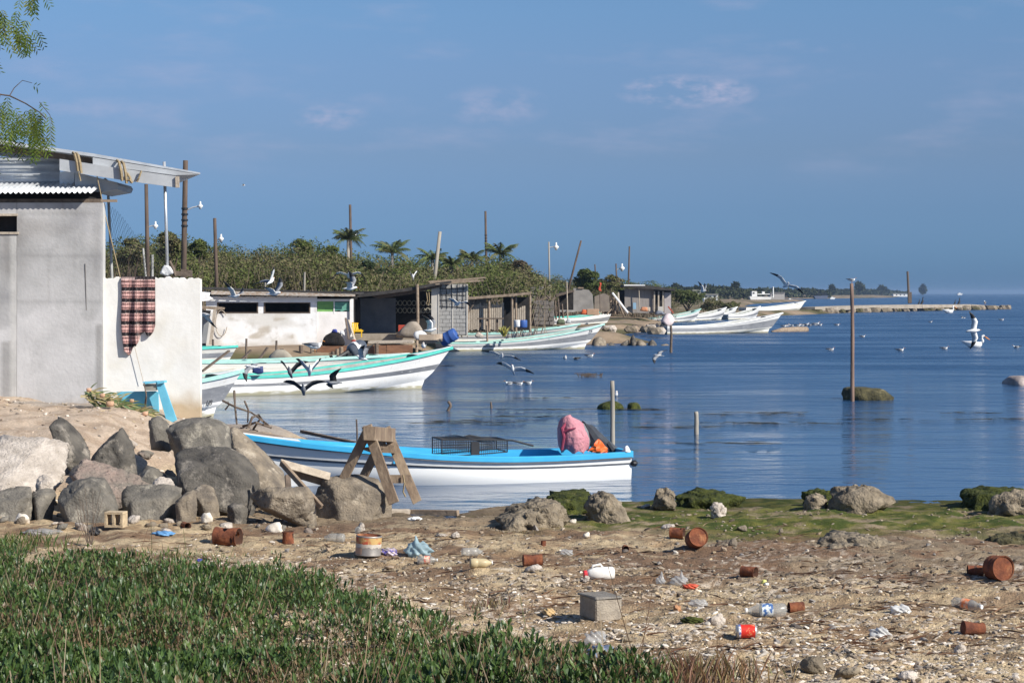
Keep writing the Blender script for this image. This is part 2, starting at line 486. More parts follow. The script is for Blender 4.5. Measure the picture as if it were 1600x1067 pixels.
# the lagoon
def water_mat():
    m = bpy.data.materials.new('lagoon water'); m.use_nodes = True
    t = m.node_tree; b = t.nodes['Principled BSDF']; L = t.links.new
    b.inputs['Roughness'].default_value = .04
    b.inputs['IOR'].default_value = 1.33
    co = t.nodes.new('ShaderNodeTexCoord')
    def noise(sx, sy, sc, det, rg=.55):
        mp_ = t.nodes.new('ShaderNodeMapping'); mp_.inputs['Scale'].default_value = (sx, sy, 1)
        n = t.nodes.new('ShaderNodeTexNoise'); n.inputs['Scale'].default_value = sc; n.inputs['Detail'].default_value = det; n.inputs['Roughness'].default_value = rg
        L(co.outputs['Object'], mp_.inputs[0]); L(mp_.outputs[0], n.inputs['Vector'])
        return n.outputs[0]
    def mr(v, a, b_, c=0, d=1):
        q = t.nodes.new('ShaderNodeMapRange'); q.interpolation_type = 'SMOOTHSTEP'
        for i, x in enumerate((a, b_, c, d)): q.inputs[i + 1].default_value = x
        L(v, q.inputs[0]); return q.outputs[0]
    def mul(a, b_, op='MULTIPLY'):
        q = t.nodes.new('ShaderNodeMath'); q.operation = op
        for i, x in enumerate((a, b_)):
            if isinstance(x, (int, float)): q.inputs[i].default_value = x
            else: L(x, q.inputs[i])
        return q.outputs[0]
    # wind: calm water in the lee of the shore, ruffled in streaks further out
    sp = t.nodes.new('ShaderNodeSeparateXYZ'); L(co.outputs['Object'], sp.inputs[0])
    out_ = mr(sp.outputs[1], 34, 95, .24, 1.3)
    gust = mr(noise(.05, .14, 1, 5, .65), .36, .62, .40, 1.0)
    rip = noise(1.0, 1.5, 2.1, 5, .6)
    chop = noise(.55, 1.0, .62, 3)
    h = mul(mul(rip, .09), mul(chop, .26), 'ADD')
    lee = mr(sp.outputs[0], -7, 2.5, .38, 1.0)                       # calmer along the village shore
    h = mul(h, mul(mul(out_, gust), lee))
    bp = t.nodes.new('ShaderNodeBump'); bp.inputs['Strength'].default_value = 1; bp.inputs['Distance'].default_value = WAVE
    L(h, bp.inputs['Height']); L(bp.outputs[0], b.inputs['Normal'])
    # ripples too small to shape here blur the mirror more and more with distance and wind
    L(mul(mul(mr(sp.outputs[1], 38, 95, .06, .34), gust), mr(lee, .38, 1.0, .6, 1.0)), b.inputs['Roughness'])
    L(mr(sp.outputs[1], 36, 110, .5, .34), b.inputs['Specular IOR Level'])
    mx = t.nodes.new('ShaderNodeMixRGB')
    mx.inputs[1].default_value = (.020, .070, .150, 1); mx.inputs[2].default_value = (.011, .042, .115, 1)
    L(noise(.02, .06, 1, 4), mx.inputs[0])
    L(mx.outputs[0], b.inputs['Base Color'])
    return m
WAVE = 1.6
wy = np.concatenate([np.arange(22, 130, 3.0), 130 * 1.08 ** np.arange(0, 60)]); wy = np.append(wy[wy < 9000], 9500)
wx = np.linspace(-1, 1, 41)
YY = np.repeat(wy[:, None], len(wx), 1); XX = wx[None, :] * np.maximum(YY * 1.3, 120)
o = np_mesh('lagoon_water', np.stack([XX, YY, 0 * XX], -1).reshape(-1, 3), quads(*XX.shape), water_mat(), smooth=False)
tag(o, kind='structure')

# humid air over the lagoon
HAZE = 1.5e-4
if HAZE:
    hb = MB().span((-14000, -60, -1.7), (14000, 10500, 15.5))
    hm = bpy.data.materials.new('humid air'); hm.use_nodes = True
    hm.node_tree.nodes.clear()
    pv = hm.node_tree.nodes.new('ShaderNodeVolumePrincipled')
    pv.inputs['Color'].default_value = (.44, .62, .88, 1)
    pv.inputs['Density'].default_value = HAZE
    pv.inputs['Anisotropy'].default_value = .2
    hm.node_tree.links.new(pv.outputs[0], hm.node_tree.nodes.new('ShaderNodeOutputMaterial').inputs['Volume'])
    tag(hb.build('haze', hm), kind='stuff')
# ------------------------------------------------------------------ rocks
ICO = {}
def ico(n):
    if n not in ICO:
        bm = bmesh.new(); bmesh.ops.create_icosphere(bm, subdivisions=n, radius=1)
        V = np.array([v.co[:] for v in bm.verts]); V /= np.linalg.norm(V, axis=1)[:, None]
        Fc = [tuple(v.index for v in f.verts) for f in bm.faces]
        bm.free(); ICO[n] = (V, Fc)
    return ICO[n]
def hull_planes(P):
    bm = bmesh.new()
    vs = [bm.verts.new(p) for p in P]
    bmesh.ops.convex_hull(bm, input=vs)
    bm.faces.ensure_lookup_table()
    c = np.mean(np.array(P), axis=0)
    N, D = [], []
    for f in bm.faces:
        n = np.array(f.normal[:]); d = n @ (np.array(f.verts[0].co[:]) - c)
        if d < 0: n, d = -n, -d
        N.append(n); D.append(max(d, 1e-3))
    bm.free()
    return c, np.array(N), np.array(D)
def rock_mesh(P, seed, sub=4, rough=.05, soft=14, nsc=2.2, fine=.012, thin=None):
    """a stone filling the convex cage of the points P: worn edges, uneven faces"""
    c, N, D = P if isinstance(P, tuple) else hull_planes(P)
    if thin is not None:                                       # a few broken faces that cut off the swell between the corners
        rg = np.random.RandomState(thin)
        Q = np.zeros((1, 3)) if isinstance(P, tuple) else np.array(P) - c
        for _ in range(0 if isinstance(P, tuple) else 1):
            n = rg.normal(size=3) * (1, .9, .5) + (0, -.8, -.1); n /= np.linalg.norm(n)
            N = np.vstack([N, n]); D = np.append(D, (Q @ n).max() * rg.uniform(.80, .95))
    V, Fc = ico(sub)
    q = np.maximum(V @ N.T, 1e-4) / D[None, :]
    inv = (q ** soft).sum(1) ** (1.0 / soft)                   # soft maximum: rounded edges
    r = 1.0 / inv
    W = V * r[:, None]
    size = r.mean()
    nz = fbm3(W + c * .3 + seed * 7.7, nsc / size, seed, 4) - .5
    nf = fbm3(W + seed * 3.1, nsc * 6 / size, seed + 5, 3) - .5
    if sub >= 4:                                               # split along old cracks
        cr = np.abs(fbm3(W * np.array([1, 1, 1.6]) + seed * 1.9, 1.5 / size, seed + 9, 2) - .5)
        nf = nf - .9 * np.exp(-(cr / .018) ** 2) * (thin is not None)
    r2 = r * (1 + nz * rough * 4.5 + nf * (fine / size + .02) * 2)
    return V * r2[:, None] + c, Fc
def rock(name, P, mat, label, group=None, seed=1, sub=4, cat='rock', **k):
    V, Fc = rock_mesh(P, seed, sub, **k)
    mb = MB().add([Vector(v) for v in V], Fc)
    base = Vector((float(V[:, 0].mean()), float(V[:, 1].mean()), float(V[:, 2].min())))
    o = mb.build(name, mat, None, smooth=True, loc=base)
    return tag(o, label, cat, group)
def cage(px, Y, depth, seed, sink=.12, tilt=0.0, ridges=2):
    """points of a broken stone whose face shows the outline px at Y; it has its own thickness `depth` and a few ridge points that break its face into flats"""
    rng = random.Random(seed)
    cx = sum(p[0] for p in px) / len(px); cy = sum(p[1] for p in px) / len(px)
    top, bot = min(p[1] for p in px), max(p[1] for p in px)
    P = []
    skew = rng.uniform(-.25, .25) * depth
    for x, y in px:
        hgt = (bot - y) / max(1, bot - top)
        x_, y_ = cx + (x - cx) * 1.0, cy + (y - cy) * 1.0
        P.append(at(x_, y_, Y + tilt * hgt + skew * (x - cx) / 60 + rng.uniform(-.05, .05) * depth))
        s = .86 + rng.uniform(-.12, .06)
        b = at(cx + (x - cx) * s, cy + (y - cy) * s, Y)
        P.append(Vector((b.x, Y + tilt * hgt + depth * rng.uniform(.8, 1.1), b.z)))
    x0, x1 = min(p[0] for p in px), max(p[0] for p in px)
    rx = rng.uniform(.22, .48)                                 # a broken edge down the face: the flat left of it turns from the sun
    for fx, fy, fd in ((rx + rng.uniform(-.06, .1), rng.uniform(.22, .36), rng.uniform(.30, .5)), (rx + rng.uniform(-.1, .06), rng.uniform(.80, .95), rng.uniform(.35, .6)))[:ridges]:
        c_ = at(x0 + (x1 - x0) * fx, top + (bot - top) * fy, Y)
        P.append(Vector((c_.x, Y - depth * fd, c_.z)))
    lo = min(p.z for p in P)
    for p in list(P):
        if p.z < lo + .1: P.append(Vector((p.x, p.y, p.z - sink)))
    return [tuple(p) for p in P]
def planes_rock(px, Y, depth, seed, sink=.3, tilt=0.0):
    """a quarried boulder as a body cut by flat breaks: sides along the outline px, a tilted front, a back, and breaks off its left edge and its top"""
    rg = np.random.RandomState(seed)
    P = [at(x, y, Y) for x, y in px]
    lo = min(p.z for p in P); hi = max(p.z for p in P); x0 = min(p.x for p in P); x1 = max(p.x for p in P)
    zc = lo + (hi - lo) * .4
    P = [Vector((p.x, Y, p.z if p.z > lo + (hi - lo) * .22 else p.z - sink)) for p in P]
    c = np.array([sum(p.x for p in P) / len(P), Y + depth * .45, sum(p.z for p in P) / len(P)])
    N, D = [], []
    def plane(n, p):
        n = np.array(n, float); n /= np.linalg.norm(n)
        d = float(n @ (np.array(p) - c))
        if d > .02: N.append(n); D.append(d)
    k = len(P)
    area = sum(P[i].x * P[(i + 1) % k].z - P[(i + 1) % k].x * P[i].z for i in range(k))
    for i in range(k):
        a, b = P[i], P[(i + 1) % k]
        e = np.array([b.x - a.x, 0, b.z - a.z]); n0 = np.array([e[2], 0, -e[0]]) * (1 if area > 0 else -1)
        L = np.linalg.norm(n0)
        if L < 1e-4: continue
        n0 /= L
        m = np.array([(a.x + b.x) / 2, Y + depth * .35 + tilt * max(0, ((a.z + b.z) / 2 - lo) / (hi - lo)), (a.z + b.z) / 2])
        plane(n0 + np.array([0, -rg.uniform(.08, .55), 0]), m); plane(n0 + np.array([0, rg.uniform(.25, .6), 0]), m)
    fz = tilt / max(.2, hi - lo)
    plane((rg.uniform(-.05, .30), -1, fz + rg.uniform(-.05, .2)), ((x0 + x1) / 2, Y, zc))
    plane((rg.uniform(-.2, .2), 1, .2), (c[0], Y + depth, zc))
    plane((-1, -rg.uniform(.7, 1.3), rg.uniform(-.1, .25)), (x0 + (x1 - x0) * rg.uniform(.14, .34), Y, zc))
    plane((rg.uniform(-.3, .3), -rg.uniform(.6, 1.1), 1), ((x0 + x1) / 2, Y, lo + (hi - lo) * rg.uniform(.66, .9)))
    plane((1, -rg.uniform(.5, 1.0), rg.uniform(-.3, .4)), (x1 - (x1 - x0) * rg.uniform(.05, .22), Y, zc))
    return c, np.array(N), np.array(D)
GREY = M('dark basalt', (.135, .121, .102), (.055, .050, .044), scale=3.6, rough=.85, bump=.8, bscale=34, col3=(.34, .30, .25), scale3=3.2, amt3=(.54, .70), spec=.3, bdist=.025, detail=10)
GREY2 = M('blue grey basalt', (.195, .175, .145), (.095, .087, .075), scale=4.4, rough=.85, bump=.8, bscale=34, col3=(.40, .36, .29), scale3=3.4, amt3=(.56, .70), spec=.3, bdist=.025, detail=10)
BROWN = M('brown weathered stone', (.27, .22, .16), (.125, .104, .082), scale=4.2, rough=.9, bump=.8, bscale=34, col3=(.45, .385, .30), scale3=3.5, amt3=(.54, .70), bdist=.025, detail=10)
RUSTSTONE = M('reddish stone', (.27, .20, .165), (.16, .145, .12), scale=3.0, rough=.9, bump=1.0, bscale=16, col3=(.42, .33, .27), scale3=5, amt3=(.57, .68), bdist=.06, detail=10)
PALE = M('pale broken concrete', (.55, .485, .42), (.36, .31, .26), scale=4.5, rough=.95, bump=.9, bscale=26, col3=(.25, .21, .17), scale3=8, amt3=(.62, .74), bdist=.04)
CORAL = M('pitted limestone', (.30, .245, .175), (.13, .105, .075), scale=6, rough=.95, bump=1.0, bscale=18, col3=(.10, .08, .055), scale3=9, amt3=(.56, .68), bdist=.06)
ALGAE = M('green algae mat', (.082, .092, .018), (.026, .034, .011), scale=7, rough=.9, bump=1.0, bscale=30, col3=(.16, .15, .05), scale3=3, amt3=(.58, .72), bdist=.05, spec=.2)
MOSSY = M('algae covered stone', (.115, .10, .045), (.035, .033, .018), scale=6, rough=.9, bump=1.0, bscale=20, col3=(.30, .26, .15), scale3=4, amt3=(.60, .74), bdist=.05)
GB = 'boulders piled below the grey building'
GS = 'rocks at the edge of the water'
for args in [
    ([(67, 664), (78, 654), (97, 655), (110, 674), (128, 690), (137, 708), (135, 726), (112, 720), (84, 700)], 29.6, .7, GREY, 'dark grey slab lying on the sand, highest rock of the pile at the far left', 11, .35),
    ([(137, 714), (160, 688), (183, 669), (195, 684), (205, 704), (212, 742), (190, 741), (150, 732)], 28.7, .8, GREY, 'dark pointed triangular boulder standing on the sand slope', 12, .1),
    ([(-60, 690), (-10, 684), (40, 684), (62, 695), (104, 701), (123, 716), (114, 732), (60, 752), (0, 756), (-60, 760)], 27.0, 1.5, PALE, 'large pale cracked concrete slab at the left edge above the grey stones', 13, .8),
    ([(92, 742), (118, 719), (150, 727), (200, 744), (232, 757), (226, 782), (170, 780), (108, 768)], 26.6, .9, RUSTSTONE, 'reddish brown sloping boulder in the middle of the rock pile', 14, .3),
    ([(77, 775), (100, 757), (128, 750), (153, 753), (172, 784), (178, 808), (174, 826), (100, 824), (84, 802)], 25.2, .9, GREY2, 'olive grey block with a dark shaded left face beside the hollow cinder block', 15, .2),
    ([(-30, 775), (10, 765), (32, 764), (42, 772), (42, 806), (10, 808), (-25, 800)], 25.3, .8, GREY2, 'blue grey rounded boulder cut by the left edge of the picture', 16, .2),
    ([(40, 770), (60, 766), (82, 771), (80, 800), (68, 818), (44, 812)], 25.5, .6, GREY2, 'blue grey upright stone between the edge boulder and the olive grey block', 17, .2),
    ([(181, 772), (190, 762), (250, 760), (280, 768), (277, 790), (272, 822), (205, 826), (184, 806)], 25.5, .9, GREY2, 'flat topped blocky grey boulder just right of the hollow cinder block', 18, .1),
    ([(270, 784), (288, 770), (300, 767), (306, 790), (300, 812), (274, 814)], 25.3, .5, BROWN, 'small brownish grey stone wedged against the blocky boulder', 19, .1),
    ([(290, 768), (306, 760), (326, 762), (338, 786), (344, 808), (318, 812), (300, 800)], 25.9, .6, BROWN, 'brown curved stone leaning under the biggest boulder', 20, .2),
    ([(258, 716), (272, 708), (304, 703), (344, 705), (366, 714), (390, 734), (400, 758), (390, 784), (350, 796), (286, 788), (262, 760)], 26.6, 1.2, GREY, 'biggest dark boulder of the pile with white droppings', 21, .35),
    ([(250, 672), (262, 664), (284, 656), (312, 654), (338, 660), (357, 672), (356, 706), (310, 706), (268, 696)], 30.4, 1.0, GREY2, 'dark flat topped boulder under the bow end of the white wall', 22, .2),
    ([(350, 668), (362, 672), (384, 684), (400, 702), (424, 725), (448, 748), (446, 760), (420, 776), (380, 760), (352, 716)], 28.4, 1.1, BROWN, 'long grey brown boulder sloping down to the bow of the blue boat', 23, .3),
    ([(380, 768), (386, 762), (430, 761), (478, 757), (486, 768), (492, 788), (490, 812), (440, 816), (400, 800), (380, 792)], 25.4, .9, BROWN, 'light grey brown boulder with a dark underside, frontmost by the fallen planks', 24, -.2),
    ([(487, 772), (500, 752), (526, 745), (560, 745), (588, 752), (608, 770), (614, 788), (580, 793), (520, 794), (492, 788)], 26.6, .8, BROWN, 'rounded brown boulder under the wooden sawhorse', 25, .1),
    ([(228, 656), (244, 650), (262, 664), (268, 680), (232, 676)], 31.3, .5, GREY2, 'small grey stone beneath the turquoise boat piece', 26, .1),
    ([(233, 754), (246, 745), (270, 751), (275, 768), (238, 770)], 25.9, .4, PALE, 'small whitish broken stone resting between two grey boulders', 27, .1),
    ([(208, 744), (224, 728), (246, 736), (260, 748), (258, 766), (212, 764)], 27.0, .5, GREY2, 'small grey stone behind the whitish one in the pile', 28, .1),
    ([(50, 748), (64, 742), (80, 752), (78, 768), (54, 766)], 25.9, .4, PALE, 'tan stone stuck under the pale concrete slab', 29, .1),
    ([(352, 792), (362, 786), (380, 788), (388, 798), (384, 806), (354, 805)], 25.5, .4, GREY, 'small dark flat stone in the shade of the light grey brown boulder', 30, 0),
]:
    px, Y, dep, mt, lab, sd, tilt = args
    big = (max(p[0] for p in px) - min(p[0] for p in px)) > 60
    rock('boulder', planes_rock(px, Y, dep, sd, .3, tilt), mt, lab, GB, sd, 5 if big else 4, soft=160 if mt is not PALE else 60, rough=.016 if mt is not PALE else .05, thin=sd, nsc=2.6, fine=.006)
for args in [
    ([(914, 802), (920, 776), (936, 771), (952, 773), (972, 786), (984, 800), (996, 814), (930, 814)], 25.6, .7, CORAL, 'pitted grey limestone lump on the green algae in front of the blue boat', 41),
    ([(1294, 797), (1302, 771), (1320, 763), (1352, 762), (1375, 764), (1400, 776), (1413, 788), (1358, 799), (1320, 799)], 26.6, 1.0, CORAL, 'largest tan rock on the algae shore, shaded dark on its left', 42),
    ([(1258, 786), (1264, 777), (1280, 774), (1296, 781), (1294, 792), (1262, 792)], 26.9, .5, CORAL, 'small rounded tan rock touching the largest shore rock', 43),
    ([(1018, 778), (1026, 767), (1042, 763), (1056, 768), (1058, 778), (1036, 782)], 27.6, .5, CORAL, 'tan rock half sunk in green algae right of the limestone lump', 44),
    ([(1543, 797), (1556, 783), (1580, 772), (1610, 770), (1640, 780), (1640, 800), (1580, 802)], 26.5, .8, CORAL, 'pale knobbly rock at the right edge by the green hummock', 45),
    ([(1534, 862), (1544, 847), (1570, 838), (1610, 836), (1660, 846), (1660, 874), (1580, 872)], 22.4, .7, MOSSY, 'dark shaggy rock at the right edge behind the big rusty drum', 46),
    ([(1208, 842), (1216, 838), (1234, 842), (1230, 850), (1212, 850)], 23.6, .25, CORAL, 'small grey stone on the wet mud left of the sand mound', 47),
    ([(1110, 792), (1118, 786), (1136, 790), (1136, 802), (1114, 802)], 26.2, .25, PALE, 'small white stone lying alone on the green algae', 48),
]:
    px, Y, dep, mt, lab, sd = args
    rock('shore_rock', planes_rock(px, Y, dep, sd, .2, .1), mt, lab, GS, sd, 4, soft=40, rough=.17, nsc=4.5, thin=sd, fine=.03)
for args in [
    ([(846, 790), (868, 776), (900, 772), (930, 774), (936, 792), (880, 800)], 27.4, .8, ALGAE, 'dark green algae hummock left of the limestone lump', 51),
    ([(1058, 776), (1080, 766), (1112, 763), (1150, 767), (1168, 774), (1120, 782), (1070, 782)], 28.4, .7, ALGAE, 'long low algae hummock right of the half sunk tan rock', 52),
    ([(1258, 772), (1280, 763), (1310, 762), (1330, 768), (1320, 780), (1270, 780)], 27.8, .5, ALGAE, 'algae hummock just behind the largest shore rock', 53),
    ([(1512, 776), (1526, 763), (1560, 760), (1610, 760), (1640, 766), (1640, 784), (1540, 784)], 27.8, .9, ALGAE, 'bright green algae hummock at the right edge of the shore', 54),
]:
    px, Y, dep, mt, lab, sd = args
    rock('algae_hummock', cage([(x, 777 - (777 - y) * .48) for x, y in px], Y - .2, dep, sd, .3, .5), mt, lab, 'algae hummocks along the shoreline', sd, 5, 'algae mound', soft=9, rough=.22, nsc=4, fine=.03)
for args in [
    ([(768, 812), (790, 796), (830, 786), (868, 785), (892, 800), (886, 818), (830, 826)], 24.9, .9, 'tan sandy stone mound left of the limestone lump', 61),
    ([(1280, 862), (1300, 846), (1340, 838), (1380, 842), (1404, 856), (1398, 870), (1330, 876)], 21.5, .9, 'crumbling tan stone mound on the mud below the largest rock', 62),
    ([(1100, 864), (1126, 852), (1160, 850), (1178, 860), (1170, 870), (1120, 872)], 21.9, .5, 'low crumbling stone mound right of the leaning rusty drum', 63),
]:
    px, Y, dep, lab, sd = args
    rock('stone_mound', cage(px, Y, dep, sd, .2, .15), CORAL, lab, None, sd, 5, 'stone mound', soft=10, rough=.26, nsc=3.5, fine=.05)
rg = random.Random(99)
for i in range(58):
    px = rg.uniform(-20, 500); py = rg.uniform(806, 834) if i < 40 else rg.uniform(690, 790)
    if i >= 40: px = rg.uniform(60, 440)
    g = gp(px, py); s = g.y / FPX; r = s * rg.uniform(6, 13) * (1 if i < 40 else 1.2)
    pts = [tuple(g + Vector((r * rg.uniform(-1, 1) * 1.2, r * rg.uniform(-1, 1), r * rg.uniform(-.5, .95)))) for _ in range(11)]
    k = i % 5
    rock('rubble_stone', pts, (GREY2, BROWN, PALE, RUSTSTONE, CORAL)[k], ('small grey broken stone wedged among the boulders', 'small brown broken stone wedged among the boulders', 'small pale broken stone wedged among the boulders', 'small reddish broken stone wedged among the boulders', 'small tan broken stone wedged among the boulders')[k],
         ('grey', 'brown', 'pale', 'reddish', 'tan')[k] + ' rubble among the boulders', 400 + i, 2, 'stone', soft=40, rough=.06)
# stones standing in the water
rock('water_rock', cage([(1314, 620), (1318, 606), (1336, 604), (1352, 610), (1380, 606), (1398, 614), (1412, 624), (1360, 632), (1320, 632)], 57.5, 1.2, 71, .2), MOSSY, 'dark weedy rock in the water at the foot of the tall pole', None, 71, 4, soft=10, rough=.12, nsc=4)
rock('water_rock', cage([(931, 636), (940, 629), (960, 625), (978, 632), (976, 642), (936, 642)], 53.0, .9, 72, .2), ALGAE, 'green algae covered rock in the water, the larger of two behind the blue boat', None, 72, 4, soft=8, rough=.1, nsc=4)
rock('water_rock', cage([(979, 634), (988, 627), (1000, 629), (1004, 637), (998, 642), (982, 642)], 53.0, .7, 73, .2), ALGAE, 'green algae covered rock in the water, the smaller of two behind the blue boat', None, 73, 4, soft=8, rough=.1, nsc=4)
for i, (pts, lab) in enumerate([
    ([(922, 545), (926, 530), (938, 524), (948, 532), (950, 546)], 'jagged brown rock touching the bow of the long moored boat'),
    ([(946, 546), (954, 534), (964, 540), (966, 547)], 'dark small rock second from the left in the rock spit'),
    ([(964, 546), (974, 536), (984, 530), (986, 547)], 'black rock with a white stained side in the rock spit'),
    ([(984, 546), (985, 528), (990, 520), (996, 536), (996, 547)], 'tall dark pointed rock in the middle of the rock spit'),
    ([(990, 546), (993, 534), (1002, 530), (1012, 538), (1012, 547)], 'round brown rock right of the pointed one in the rock spit'),
    ([(1010, 546), (1014, 534), (1020, 529), (1028, 538), (1028, 547)], 'grey peaked rock near the right end of the rock spit'),
    ([(1026, 546), (1034, 538), (1044, 537), (1050, 543), (1046, 547)], 'low pale rock at the right end of the rock spit')]):
    rock('spit_rock', cage(pts, 117.5, 1.4, 80 + i, .3), BROWN if i in (0, 4, 6) else GREY, lab, 'rocks of the spit beyond the moored boats', 80 + i, 3, soft=14)

# ------------------------------------------------------------------ boats
GEL = M('white gelcoat', (.80, .79, .77), (.70, .69, .66), scale=1.6, rough=.45, spec=.4, col3=(.52, .48, .40), scale3=3.2, amt3=(.60, .80), stretch=(.5, 1, 2.5), grime=(.30, .27, .15))
GELOLD = M('weathered gelcoat', (.70, .69, .64), (.56, .54, .48), scale=2.2, rough=.55, col3=(.42, .36, .27), scale3=3.0, amt3=(.56, .76), stretch=(.4, 1, 2.5), grime=(.24, .21, .12))
GELC = M('clean white gelcoat', (.82, .82, .80), (.76, .76, .74), scale=1.6, rough=.4, spec=.45, col3=(.66, .64, .58), scale3=2.4, amt3=(.64, .82), stretch=(.5, 1, 2.5))
BAND = M('grey painted band', (.27, .275, .29), (.19, .195, .21), scale=3, rough=.5, col3=(.58, .58, .56), scale3=9, amt3=(.60, .68), stretch=(.35, 1, 2.2))
TEAL = M('turquoise paint', (.10, .52, .43), (.08, .42, .36), scale=3, rough=.45, col3=(.45, .62, .55), scale3=6, amt3=(.66, .8))
TEALP = M('faded turquoise paint', (.36, .60, .54), (.28, .48, .43), scale=3, rough=.5, col3=(.60, .62, .56), scale3=5, amt3=(.58, .76))
SKYB = M('sky blue paint', (.055, .40, .68), (.045, .34, .60), scale=2.5, rough=.4, col3=(.30, .50, .62), scale3=7, amt3=(.68, .8))
WHITEP = M('white boat paint', (.80, .80, .78), (.68, .68, .64), scale=3, rough=.45)
LINER = M('dull boat liner', (.40, .42, .40), (.26, .27, .25), scale=3, rough=.7, col3=(.20, .16, .11), scale3=4, amt3=(.58, .74))
DARKTRIM = M('dark rubbing strip', (.14, .15, .17), (.10, .105, .12), scale=6, rough=.6, col3=(.5, .5, .5), scale3=9, amt3=(.68, .74))
BLACKP = M('black plastic', (.022, .023, .026), (.016, .016, .018), scale=8, rough=.4)
GREYP = M('grey engine plastic', (.20, .21, .225), (.14, .147, .16), scale=6, rough=.4)
def hull_curves(L, B, bow, stern, k=24, rise=2.3, stripe=(.54, .74), fore=.87, bandgrow=0.0):
    T = [i / (k - 1) for i in range(k)]
    def sheer(t): return stern - .05 * math.sin(math.pi * min(1, t * 1.5)) + (bow - stern) * t ** rise
    def beam(t): return B / 2 * (.86 + .14 * min(1, t / .35)) * (1 - max(0, (t - .40) / .60) ** 2.3 * .965)
    C = []
    for t in T:
        s, b = sheer(t), beam(t)
        f = t ** 3
        lo, hi = stripe
        lo_ = lo - bandgrow * t * t
        def xx(q): return t * L * (fore + (1 - fore) * q) / 1.0
        def pt(q, wy, z): return (xx(q), max(.012, b * wy), z)
        kz = -.24 + .16 * max(0, (t - .7) / .3) ** 2
        C.append([
            pt(0, .02, kz),                                               # 0 keel
            pt(.12, .90 - .70 * f, -.10 + (.14 + .18 * bow) * t ** 2.6),   # 1 chine
            pt(lo_, .965 - .35 * f, s * lo_),                              # 2 lower edge of the band
            pt(hi, .975 - .16 * f, s * hi),                               # 3 upper edge of the band
            pt(.93, 1.0 - .02 * f, s - .085),                             # 4 underside of the rim
            pt(1, 1.0, s),                                                # 5 rim, outside
        ])
    return T, C, sheer, beam
